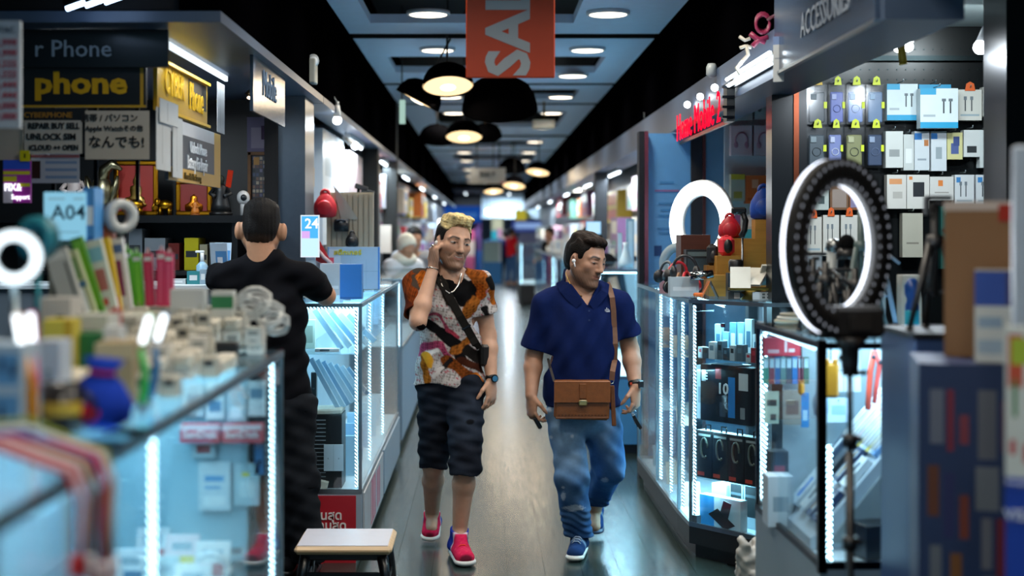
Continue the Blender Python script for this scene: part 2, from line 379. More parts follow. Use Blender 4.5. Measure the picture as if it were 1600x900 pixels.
# ================================================================ glass display cases
def case(label, poly, zb, zt, base, leds=(), shelves=(), opaque=(), group=None, top=True, led_from=None, mid=(), rail='#8d979e', toprail=None, basemat='plastic'):
    """polygon footprint, clockwise seen from above or not; walls of glass on a closed base"""
    ar = sum(poly[i][0]*poly[(i+1) % len(poly)][1]-poly[(i+1) % len(poly)][0]*poly[i][1] for i in range(len(poly)))
    if ar < 0: raise ValueError('poly must be ccw '+label)
    n = len(poly); cx = sum(p[0] for p in poly)/n; cy = sum(p[1] for p in poly)/n
    o = thing('display_case', label, 'display case', (cx, cy, 0), group)
    def inset(d):
        out = []
        for i in range(n):
            p, a, b = Vector(poly[i]), Vector(poly[i-1]), Vector(poly[(i+1) % n])
            e1 = (p-a).normalized(); e2 = (b-p).normalized(); n1 = Vector((-e1.y, e1.x)); n2 = Vector((-e2.y, e2.x))
            q = (n1+n2); q = q/max(.2, q.length_squared)*2; out.append(tuple(p+q*d))
        return out
    part('plinth', o, lambda m: m.prism(inset(.035), (0, 0, 0), .07, '#0b0c0e', 'plastic'))
    part('base_cabinet', o, lambda m: m.prism(poly, (0, 0, .07), zb-.07, base, basemat))
    part('deck', o, lambda m: m.prism(inset(.012), (0, 0, zb), .006, '#c9d9e2', 'plastic'))
    for i in range(n):
        p, q = Vector(poly[i]), Vector(poly[(i+1) % n]); d = (q-p); L = d.length; a = math.atan2(d.y, d.x); R = RZ(a); mid_ = (p+q)/2
        c = Vector((mid_.x, mid_.y, 0))+R@Vector((0, .006, 0))
        if i in opaque: part('back_panel', o, lambda m: m.box(c+Vector((0, 0, (zb+zt)/2)), (L-.02, .01, zt-zb-.03), '#b7cbd8', 'plastic', R))
        else: part('glass_pane', o, lambda m: m.box(c+Vector((0, 0, (zb+zt)/2)), (L-.024, .005, zt-zb-.03), '#ffffff', 'glass', R))
        part('top_rail', o, lambda m: m.box(c+Vector((0, 0, zt-.008)), (L-.004, .018, .018), toprail or rail, 'metal', R))
        part('bottom_rail', o, lambda m: m.box(c+Vector((0, 0, zb+.012)), (L-.004, .016, .022), rail, 'metal', R))
    ip = inset(.008); jp = inset(.030)
    for i in range(n): part('corner_post', o, lambda m: m.box((ip[i][0], ip[i][1], (zb+zt)/2), (.016, .016, zt-zb), rail, 'metal'))
    if top: part('glass_top', o, lambda m: m.prism(inset(.002), (0, 0, zt+.001), .007, '#ffffff', 'glass'))
    for z in shelves: part('shelf', o, lambda m: m.prism(inset(.02), (0, 0, z), .006, '#ffffff', 'glass'))
    for i in leds: part('led_strip', o, lambda m: m.box((jp[i][0], jp[i][1], ((led_from or zb+.03)+zt-.03)/2), (.013, .013, zt-.06-(led_from or zb+.03)+.03), LED, 'bead'))
    for (i, t) in mid:          # LED tape part of the way along a side
        p = Vector(jp[i]).lerp(Vector(jp[(i+1) % n]), t); part('led_strip', o, lambda m: m.box((p.x, p.y, (zb+zt)/2), (.012, .012, zt-zb-.06), LED, 'bead'))
    return o
def top_led(o, p, q, z, w=.012): part('led_strip', o, lambda m: m.box(((p[0]+q[0])/2, (p[1]+q[1])/2, z), (abs(p[0]-q[0])+w, abs(p[1]-q[1])+w, .010), LED, 'bead'))
L1 = case('long glass display case heaped with white chargers, lit by white strips', [(-1.2, 1.75), (-.61, 1.75), (-.61, 4.27), (-1.2, 4.27)], .34, 1.285, '#39465a', leds=(2,), mid=((1, .38),), shelves=(.72,), opaque=(3,), rail='#5b6468')
top_led(L1, (-.64, 1.9), (-.64, 4.2), 1.262); area_light('case_glow', (-.9, 3.1, 1.26), (0, 0, 0), .4, 15, (.5, .85, 1), 2.0)
L2 = case('glass display case with a red Thai sign on its base, where the black-shirted man leans', [(-.97, 7.0), (-.61, 7.0), (-.61, 10.0), (-.97, 10.0)], .34, 1.285, '#8ea0b0', leds=(1,), mid=((1, .28), (1, .62)), shelves=(1.03,), opaque=(3,))
top_led(L2, (-1.05, 7.05), (-.66, 7.05), 1.262); top_led(L2, (-1.06, 9.9), (-.64, 9.9), 1.262)
for i, (y0, y1, lb) in enumerate([(10.6, 13.6, 'glass display case behind the patterned-shirt man, grey base'), (15.5, 18.4, 'lit glass display case farther down the stalls, third of its row'), (18.6, 23.5, 'dim glass display case far down the stalls, fourth of its row'), (24, 31, 'long glass display case at the far end of its row')]):
    case(lb, [(-1.15, y0), (-.62, y0), (-.62, y1), (-1.15, y1)], .75 if i == 0 else .5, 1.28, '#6f8294', leds=(1, 2), shelves=(), opaque=(3,))
area_light('case_glow', (-.80, 8.4, 1.26), (0, 0, 0), .3, 17, (.45, .82, 1), 2.6)
R1 = case('black framed glass display case holding a white sloped stand, behind the ring light', [(1.04, 4.36), (1.78, 4.36), (1.78, 5.30), (1.02, 5.30)], .60, 1.30, '#74848c', leds=(3,), opaque=(1,), shelves=(), rail='#14161a', toprail='#101216', basemat='gloss')
part('corner_post', R1, lambda m: m.box((1.045, 4.365, .95), (.026, .026, .72), '#0c0d10', 'metal'))
part('led_strip', R1, lambda m: m.box((1.075, 4.39, .80), (.014, .014, .36), LED, 'bead'))
part('led_strip', R1, lambda m: m.box((1.046, 5.272, .95), (.022, .022, .62), LED, 'bead'))
top_led(R1, (1.3, 5.25), (1.75, 5.25), 1.272)
top_led(R1, (1.06, 4.42), (1.06, 5.24), 1.272); area_light('case_glow', (1.36, 4.82, 1.27), (0, 0, 0), .5, 10, (.55, .84, 1), .7)
R2 = case('tall corner glass display case with shelves of boxed gadgets, black base', [(1.02, 7.45), (1.035, 7.12), (1.34, 6.74), (1.80, 6.74), (1.80, 9.2), (1.0, 9.2), (1.01, 8.3)], .155, 1.30, '#17191c', leds=(0, 1, 6), shelves=(.40, .69, 1.0), opaque=(3,), mid=((6, .5),))
top_led(R2, (1.20, 7.05), (1.20, 7.9), 1.27); top_led(R2, (1.10, 9.1), (1.75, 9.1), 1.27)
for z_ in (1.27, .97, .67, .385): area_light('case_glow', (1.22, 7.35, z_), (0, T(-10), 0), .3, 11, (.38, .82, 1), .7)
R3 = case('brightly lit low glass counter beyond the blue polo man', [(.82, 10.4), (1.7, 10.4), (1.7, 13), (.82, 13)], .55, 1.36, '#4a8fc0', leds=(0, 1), mid=((0, .5),), shelves=(1.0,), opaque=(1,))
top_led(R3, (.86, 10.46), (1.6, 10.46), 1.335)
area_light('case_glow', (1.26, 11.6, 1.33), (0, 0, 0), .7, 36, (.42, .84, 1), 2.2)
case('glass counter farther along the far stalls, opposite the grey based one', [(.95, 14), (1.6, 14), (1.6, 19), (.93, 19)], .5, 1.3, '#5b6e80', leds=(0, 3), opaque=(1,))
case('glass counter deep in the far stalls near the seated vendors', [(.95, 20), (1.6, 20), (1.6, 26), (.93, 26)], .5, 1.3, '#46505c', leds=(0,), opaque=(1,))
FC = case('small glowing glass kiosk case on a black base standing far down the aisle', [(.78, 31), (1.75, 31), (1.75, 34), (.78, 34)], .45, 1.36, '#101214', leds=(0, 1), mid=((0, .55),), shelves=(.9,))
# ================================================================ people: bodies grown as one continuous surface
class SDF:
    def __init__(s, lo, hi, h):
        s.lo = np.array(lo, float); s.h = h; s.n = np.ceil((np.array(hi)-s.lo)/h).astype(int)+1
        s.d = np.full(s.n, .5, np.float32)
        s.ax = [s.lo[k]+h*np.arange(s.n[k]) for k in range(3)]
    def _win(s, lo, hi):
        a = np.clip(np.floor((np.array(lo)-s.lo)/s.h).astype(int), 0, s.n); b = np.clip(np.ceil((np.array(hi)-s.lo)/s.h).astype(int)+1, 0, s.n)
        sl = tuple(slice(int(a[k]), int(max(a[k], b[k]))) for k in range(3))
        X, Y, Z = np.meshgrid(*[s.ax[k][sl[k]] for k in range(3)], indexing='ij', sparse=True)
        return sl, X, Y, Z
    def op(s, sl, e, k, mode):
        d = s.d[sl]
        if mode == 'u':
            hh = np.clip(.5+.5*(d-e)/k, 0, 1); s.d[sl] = d+(e-d)*hh-k*hh*(1-hh)
        else:
            e = -e; hh = np.clip(.5-.5*(d-e)/k, 0, 1); s.d[sl] = d+(e-d)*hh+k*hh*(1-hh)
    def cone(s, a, b, ra, rb, k=.02, flat=None, mode='u'):
        """tapered limb; flat = (direction, factor): the section is squashed along direction"""
        a, b = np.array(a, float), np.array(b, float); m = max(ra, rb)*1.05+k+.012
        sl, X, Y, Z = s._win(np.minimum(a, b)-m, np.maximum(a, b)+m)
        ab = b-a; px, py, pz = X-a[0], Y-a[1], Z-a[2]; q = 1.0
        if flat is not None:
            n = np.array(flat[0], float); n /= np.linalg.norm(n); q = flat[1]
            t = (px*n[0]+py*n[1]+pz*n[2])*(1/q-1); px, py, pz = px+t*n[0], py+t*n[1], pz+t*n[2]
            ab = ab+n*(ab@n)*(1/q-1)
        L2 = max(1e-9, float(ab@ab)); t = np.clip((px*ab[0]+py*ab[1]+pz*ab[2])/L2, 0, 1)
        e = np.sqrt((px-t*ab[0])**2+(py-t*ab[1])**2+(pz-t*ab[2])**2)-(ra+(rb-ra)*t)
        if flat is not None: e = np.where(e < 0, e*q, e*(q+1)/2)
        s.op(sl, e, k, mode)
    def ell(s, c, r, R=None, k=.02, mode='u'):
        c = np.array(c, float); r = np.array(r, float); R = np.eye(3) if R is None else R; m = r.max()+k+.012
        sl, X, Y, Z = s._win(c-m, c+m); px, py, pz = X-c[0], Y-c[1], Z-c[2]
        u = [(px*R[0, i]+py*R[1, i]+pz*R[2, i])/r[i] for i in range(3)]
        l = np.sqrt(u[0]**2+u[1]**2+u[2]**2); g = np.sqrt((u[0]/r[0])**2+(u[1]/r[1])**2+(u[2]/r[2])**2)
        s.op(sl, l*(l-1)/np.maximum(g, 1e-6), k, mode)
    def fn(s, f, k=.004, mode='i'):
        """keep (i) or cut (s) where f(x,y,z) < 0"""
        X, Y, Z = np.meshgrid(*s.ax, indexing='ij', sparse=True); e = f(X, Y, Z)
        s.d = np.maximum(s.d, e) if mode == 'i' else np.maximum(s.d, -e)
        s.d = s.d.astype(np.float32)
    def disp(s, f):
        X, Y, Z = np.meshgrid(*s.ax, indexing='ij', sparse=True); s.d = (s.d+f(X, Y, Z)).astype(np.float32)
    def shell(s, th): s.d = np.maximum(s.d, -(s.d+th))
    def cut(s, c, n, R):
        """remove what lies beyond the plane (c, n) inside a ball of radius R"""
        c = npa(c); n = unit(n); m = R+.01; sl, X, Y, Z = s._win(c-m, c+m); px, py, pz = X-c[0], Y-c[1], Z-c[2]
        e = np.maximum(-(px*n[0]+py*n[1]+pz*n[2]), np.sqrt(px**2+py**2+pz**2)-R); s.d[sl] = np.maximum(s.d[sl], -e)
    def mesh(s):
        d = s.d; S = d < 0; n = s.n
        c = np.zeros(n-1, np.uint8)
        for i in (0, 1):
            for j in (0, 1):
                for k in (0, 1): c += S[i:n[0]-1+i, j:n[1]-1+j, k:n[2]-1+k]
        act = (c > 0) & (c < 8); idx = np.argwhere(act); vid = np.full(n-1, -1, np.int64); vid[act] = np.arange(len(idx))
        acc = np.zeros((len(idx), 3)); cnt = np.zeros(len(idx))
        cor = [(i, j, k) for i in (0, 1) for j in (0, 1) for k in (0, 1)]
        val = {q: d[idx[:, 0]+q[0], idx[:, 1]+q[1], idx[:, 2]+q[2]] for q in cor}
        for a in cor:
            for ax in range(3):
                if a[ax] == 0:
                    b = list(a); b[ax] = 1; b = tuple(b); x = (val[a] < 0) != (val[b] < 0)
                    t = val[a][x]/(val[a][x]-val[b][x]); p = np.tile(np.array(a, float), (x.sum(), 1)); p[:, ax] = t
                    acc[x] += p; cnt[x] += 1
        v = s.lo+s.h*(idx+acc/cnt[:, None]); F_ = []
        for ax in range(3):
            u, w_ = (ax+1) % 3, (ax+2) % 3
            a = [slice(None)]*3; b = [slice(None)]*3; a[ax] = slice(0, -1); b[ax] = slice(1, None)
            ch = S[tuple(a)] != S[tuple(b)]; e = np.argwhere(ch); e = e[(e[:, u] > 0) & (e[:, w_] > 0) & (e[:, u] < n[u]-1) & (e[:, w_] < n[w_]-1)]
            pos = S[tuple(e.T)]
            def g(du, dw):
                q = e.copy(); q[:, u] -= du; q[:, w_] -= dw; return vid[tuple(q.T)]
            Q = np.stack([g(1, 1), g(0, 1), g(0, 0), g(1, 0)], 1); Q[~pos] = Q[~pos][:, ::-1]; F_.append(Q)
        return v, np.concatenate(F_)
    def build(s, name, parent, mt, col, base=None, smooth=1):
        """col: colour or function(points)->rgb array"""
        v, q = s.mesh()
        base = np.array(WL[parent.name] if parent is not None else base)
        me = bpy.data.meshes.new(name); me.vertices.add(len(v)); me.loops.add(4*len(q)); me.polygons.add(len(q))
        for _ in range(smooth):     # one light relaxation takes the grid out of the surface
            acc = np.zeros_like(v); cnt = np.zeros(len(v))
            for i in range(4):
                a, b = q[:, i], q[:, (i+1) % 4]; np.add.at(acc, a, v[b]); np.add.at(cnt, a, 1)
            v = v*.5+acc/np.maximum(cnt, 1)[:, None]*.5
        me.vertices.foreach_set('co', (v-base).astype(np.float32).ravel()); me.loops.foreach_set('vertex_index', q.ravel().astype(np.int32))
        me.polygons.foreach_set('loop_start', np.arange(0, 4*len(q), 4, dtype=np.int32))
        me.polygons.foreach_set('use_smooth', np.ones(len(q), bool)); me.materials.append(mat(mt))
        at = me.color_attributes.new('Col', 'FLOAT_COLOR', 'POINT'); cc = np.ones((len(v), 4), np.float32)
        cc[:, :3] = np.array(hx(col)) if isinstance(col, (str, tuple)) else col(v)
        at.data.foreach_set('color', cc.ravel()); me.update(calc_edges=True); me.validate()
        o = bpy.data.objects.new(name, me); link(o, parent)
        if parent is None: o.location = base
        WL[o.name] = Vector(base); return o
def npa(v): return np.array(v, float)
def unit(v): v = npa(v); return v/np.linalg.norm(v)
def pick(*stops): return stops
def mixc(c, other, m): return c*(1-m[:, None])+np.array(hx(other))*m[:, None]
def sstep(x, a, b): t = np.clip((x-a)/(b-a), 0, 1); return t*t*(3-2*t)
def vnoise(p, f, seed=0):
    r = np.random.RandomState(seed); s = 0
    for i in range(5):
        k = r.normal(size=3)*f; s = s+np.sin(p@k+r.uniform(0, 6))
    return s/5
def head_frame(yaw, pitch, roll):
    """local x = person's own left... columns: side (image right when facing the camera), forward, up"""
    R = np.array(RZ(yaw) @ RX(pitch) @ RY(roll)); return R      # at rest faces +y; callers turn by pi to face the camera
def hand(S, wrist, fwd, back, thumb, L=.185, curl=(.5, .6, .7, .8), tcurl=.3, r=.0088, spread=.05, k=.005):
    """palm and five fingers; fwd along the hand, back = out of the back of the hand, thumb = side the thumb is on"""
    f = unit(fwd); b = unit(npa(back)-f*(npa(back)@f)); t = unit(np.cross(f, b)); t = t if t@npa(thumb) > 0 else -t
    w_ = npa(wrist); pl = L*.52; R = np.stack([t, f, b], 1)
    S.ell(w_+f*pl*.52, (.043, pl*.62, .0165), R, k=.012)
    S.cone(w_-f*.02, w_+f*.03, .024, .023, k=.015, flat=(b, .72))
    tips = []
    for i, (off, ln) in enumerate(zip((.030, .010, -.011, -.030), (.072, .080, .074, .058))):
        p = w_+f*(pl*(.97-.02*abs(i-1)))+t*off; d = unit(f+t*off*spread*20*.3); ln = ln*L/.185
        ang = 0
        for j, (fr, cv) in enumerate(((.45, 1), (.32, 1.25), (.25, .8))):
            ang += curl[i]*cv; d = unit(f*math.cos(ang)-b*math.sin(ang)+t*off*spread*60*(1-.5*j))
            q = p+d*ln*fr; S.cone(p, q, r*(1-.1*j), r*(.92-.1*j), k=k); p = q
        tips.append(p)
    p = w_+f*pl*.22+t*.030-b*.004; d = unit(f*.72+t*.62-b*.25*tcurl*2); q = p+d*.042; S.cone(p, q, .0125, .0108, k=.01)
    d2 = unit(d*.8+f*.4-t*tcurl*.5-b*tcurl); q2 = q+d2*.030; S.cone(q, q2, .0105, .009, k=k); q3 = q2+unit(d2-b*tcurl*.4)*.018; S.cone(q2, q3, .009, .0075, k=k)
    return tips
def head_sdf(S, c, R, beard=False, sc=1.0, smile=0, jaw=1.0, mouth_open=0, lid=0):
    """skull, face and ears round the centre c (mid height of the head); R columns: side, forward, up"""
    P = lambda x, y, z: npa(c)+R@(npa((x, y, z))*sc)
    def E(x, y, z, a, b, d, k=.02, mode='u', Q=None): S.ell(P(x, y, z), npa((a, b, d))*sc, R if Q is None else R@Q, k=k, mode=mode)
    def C(p, q, a, b, k=.01, mode='u'): S.cone(P(*p), P(*q), a*sc, b*sc, k=k, mode=mode)
    E(0, -.012, .040, .075, .094, .082); E(0, .022, -.012, .066, .072, .090, k=.03); E(0, .030, -.062, .050*jaw, .052, .050, k=.03)
    for s in (-1, 1):
        C((s*.058*jaw, .0, -.048), (s*.020, .066, -.098), .018, .016, k=.03)         # jaw line
        E(s*.044, .062, -.014, .020, .018, .018, k=.022)                              # cheekbone
        C((s*.014, .086, .030), (s*.050, .068, .026), .010, .008, k=.014)             # brow ridge
        E(s*.031, .089, .010, .017, .013, .0115, k=.010, mode='s')                    # eye socket
        E(s*.0325, .0735, .008, .0155, .013, .0145, k=.004)                            # eyeball bed / lids
        C((s*.018, .0845+.002*lid, .0150-.004*lid), (s*.046, .0765+.002*lid, .0128-.004*lid), .0046+.0012*lid, .0038+.001*lid, k=.004)        # upper lid
        C((s*.020, .083, .0005), (s*.044, .075, .0015), .0035, .003, k=.004)          # lower lid
        E(s*.0125, .096, -.030, .0085, .010, .0075, k=.006)                           # nostril wing
        Q = np.array(RZ(s*-.35)); E(s*.078, -.008, -.008, .010, .020, .034, k=.008, Q=Q); E(s*.084, -.004, -.008, .007, .011, .020, k=.006, mode='s', Q=Q)
        E(s*.079, -.003, -.038, .006, .010, .010, k=.006)
    C((0, .088, .022), (0, .106, -.020), .0085, .0115, k=.014); E(0, .110, -.027, .0105, .011, .009, k=.008)   # nose
    E(0, .077, -.060, .027+.006*smile, .0155, .020, k=.018)                                                    # muzzle
    u_ = .007*smile; w_ = .024+.005*smile
    for s in (-1, 1):
        C((0, .0930, -.0520), (s*w_, .0805, -.0535+u_), .0036, .0022, k=.005)                                  # upper lip
        C((0, .0925, -.0665-.003*mouth_open), (s*w_*.9, .080, -.0580+u_), .0046, .0024, k=.005)               # lower lip
        if smile: C((s*.024, .087, -.036), (s*.038, .072, -.060), .0028, .0028, k=.010, mode='s')
        C((0, .0985, -.0592), (s*w_*.92, .0885, -.0565+u_), .0026+.0022*mouth_open, .0016, k=.003, mode='s')
    E(0, .078, -.101, .024*jaw, .021, .018, k=.016)                                                            # chin
    return P
def face_paint(v, c, R, sc, skin, beard=0, brows='#17110d', lips='#9a5a50', beard_col='#33261f', smile=0):
    """colours painted on the face: brows, lips, stubble, in the head's own frame"""
    l = (v-npa(c))@R/sc; x, y, z = l[:, 0], l[:, 1], l[:, 2]; near = sstep(np.sqrt((l**2).sum(1)), .19, .16)
    col = np.tile(np.array(hx(skin)), (len(v), 1)); front = sstep(y, .03, .06)*near
    col = mixc(col, '#a8604f', .25*front*np.exp(-(((np.abs(x)-.042)/.018)**2+((z+.022)/.018)**2)))
    if beard:
        b = sstep(z+.35*np.clip(y-.02, 0, 1)*0, -.030, -.052)*sstep(y, -.035, .005)*near*sstep(z, -.135, -.115)
        mouth = np.exp(-((x/.030)**2+((z+.060)/.0125)**2)); mous = np.exp(-((x/.032)**2+((z+.0445)/.0065)**2))*front
        sl = sstep(z, .03, -.03)*sstep(np.abs(x), .052, .060)*sstep(y, .04, .015)*sstep(y, -.03, .0)*near
        n = .85+.3*vnoise(l, 300, 3)
        col = mixc(col, beard_col, np.clip(beard*n*np.clip(np.maximum(np.maximum(b*(1-.9*mouth*front), mous), sl*.8), 0, 1), 0, 1))
    col = mixc(col, lips, .9*front*np.exp(-(((x)/.024)**4+((z+.0600)/.0095)**4)))
    zz = z-.007*smile*np.clip(np.abs(x)/.028, 0, 1)
    col = mixc(col, '#2a1010', .85*front*np.exp(-((x/(.021+.005*smile))**6+((zz+.0596)/(.0022+.002*smile))**2)))
    if smile: col = mixc(col, '#cfc6bd', .9*front*np.exp(-((x/.019)**6+((zz+.0575)/.0024)**4)))
    ax = np.abs(x); bz = .0305+.004*sstep(ax, .012, .035)-.010*sstep(ax, .040, .058)
    col = mixc(col, brows, .95*front*np.exp(-((z-bz)/.0052)**4)*sstep(ax, .008, .014)*sstep(ax, .060, .050))
    col = mixc(col, '#5a3a30', .5*front*np.exp(-(((ax-.032)/.017)**2+((z-.004)/.012)**2)))  # darker tone round each eye
    return col
def eyes(parent, P, R, sc, look=(0, 0), op=1):
    for s in (-1, 1):
        m = MB(); c = Vector(P(s*.0325, .0765, .0085)); Q = Matrix(R.tolist()); m.ell(c, (.0168*sc, .0118*sc, .0082*sc*op), '#98908b', 'gloss', Q, 16, 9)
        g = Vector(R@npa((look[0]*.012, .0088, look[1]*.012))); m.ell(c+g*sc, (.0070*sc, .0042*sc, .0068*sc*op), '#1c110b', 'gloss', Q, 12, 6); m.build('eye', parent)
def BX(x0, x1, Y0, ya, yb, z0, z1): return (W(x0, 0, Y0).x, Y0+ya, z0), (W(x1, 0, Y0).x, Y0+yb, z1)
def sines(X, Y, Z, fs): return sum(a*np.sin(X*kx+Y*ky+Z*kz+p) for a, kx, ky, kz, p in fs)
def hair_sdf(name, parent, c, R, sc, col, top=(), inflate=1.0, keep=None, rough=.0025, h=.004, fr=(.0, 0)):
    S = SDF(npa(c)-.17, npa(c)+.19, h); P = lambda x, y, z: npa(c)+R@(npa((x, y, z))*sc)
    S.ell(P(0, -.014, .040), npa((.082*inflate, .103*inflate, .091*inflate))*sc, R, k=.01); S.ell(P(0, -.045, -.005), npa((.074, .068, .075))*sc*inflate, R, k=.02)
    for (x, y, z, a, b, d) in top: S.ell(P(x, y, z), npa((a, b, d))*sc, R, k=.018)
    ys = [-.2, -.07, -.035, -.012, .012, .016, .034, .040, .056, .066, .2]; zs = keep or [-.075, -.07, -.05, .032, .032, -.028, -.028, .040, .072, .088, .088]
    def f(X, Y, Z):
        px, py, pz = X-c[0], Y-c[1], Z-c[2]; l = [(px*R[0, i]+py*R[1, i]+pz*R[2, i])/sc for i in range(3)]
        return (np.interp(l[1], ys, zs)-l[2]+.003*np.sin(l[0]*170)+.002*np.sin(l[0]*310+1))*.8
    S.fn(f)
    S.disp(lambda X, Y, Z: sum(rough*np.sin(((X-c[0])*(R[0, 0]*a+R[0, 1]*b)+(Y-c[1])*(R[1, 0]*a+R[1, 1]*b)+(Z-c[2])*(R[2, 0]*a+R[2, 2]*.3*b))+p) for a, b, p in ((260, 60, 0), (170, -90, 2), (390, 40, 4)))/2)
    return S.build(name, parent, 'hair', col, smooth=0)
def shoe(parent, heel, toe, up, collar, ucol, scol, lace=None, tongue=None, w_=.040):
    heel, toe, up, collar = npa(heel), npa(toe), unit(up), npa(collar); f = unit(toe-heel); side = np.cross(f, up); lo = np.minimum(np.minimum(heel, toe), collar)-.09; hi = np.maximum(np.maximum(heel, toe), collar)+.09
    Lh = np.linalg.norm(toe-heel); S = SDF(lo, hi, .0045)
    S.cone(heel+f*.035+up*.016, heel+f*(Lh-.048)+up*.016, w_*.98, w_*1.12, k=.01, flat=(up, .42)); S.cut(heel+up*.002-f*-.12, -up, .4); S.cut(heel+f*.12+up*.030, up, .4)
    S.build('sole', parent, 'plastic', scol)
    S = SDF(lo, hi, .0045)
    S.cone(heel+f*.04+up*.045, heel+f*(Lh-.055)+up*.034, w_*.92, w_*.98, k=.02, flat=(up, .75)); S.cone(heel+f*.045+up*.05, collar, w_*.95, w_*.88, k=.03); S.cone(heel+f*(Lh*.55)+up*.055, collar, w_*.62, w_*.7, k=.03)
    S.cut(heel+up*.026+f*.12, -up, .4); S.cut(collar, collar-heel-f*.03, .12)
    o = S.build('upper', parent, 'fabric', ucol)
    if lace:
        for i in range(5):
            t = .36+.085*i; p = heel+f*(Lh*(1-t))+up*(.066+.052*t*t*1.6)*1.0
            m = MB(); m.tube([p-side*.022-up*.006, p-side*.010+up*.006, p+side*.010+up*.006, p+side*.022-up*.006], .0034, lace, 'fabric', 5); m.build('lace', o)
    return o
from mathutils.bvhtree import BVHTree
def bvh_of(*obs):
    vs = []; fs = []
    for o in obs:
        k = len(vs); b = WL[o.name]; vs += [v.co+b for v in o.data.vertices]; fs += [tuple(i+k for i in p.vertices) for p in o.data.polygons]
    return BVHTree.FromPolygons(vs, fs)
def on_front(bv, px, py, Y0, off=.006, sgn=1):
    p = W(px, py, Y0); hit = bv.ray_cast(Vector((p.x, p.y-1.2*sgn, p.z)), Vector((0, sgn, 0)))
    return (hit[0]-Vector((0, off*sgn, 0))) if hit[0] else p
def ribbon(m, pts, wd, th, col, mt, nrm=(0, -1, 0)):
    """flat strap through points, its face towards nrm"""
    vs = []; n = Vector(nrm)
    for i, p in enumerate(pts):
        t = (pts[min(i+1, len(pts)-1)]-pts[max(i-1, 0)]).normalized(); sd = t.cross(n).normalized()
        for a, b in ((-1, 0), (1, 0), (1, 1), (-1, 1)): vs.append(p+sd*a*wd/2-n*b*th*-1)
    k = len(pts); fs = [(i*4+j, i*4+(j+1) % 4, i*4+4+(j+1) % 4, i*4+4+j) for i in range(k-1) for j in range(4)]+[(3, 2, 1, 0), tuple((k-1)*4+j for j in range(4))]
    m.add(vs, fs, col, mt, False)
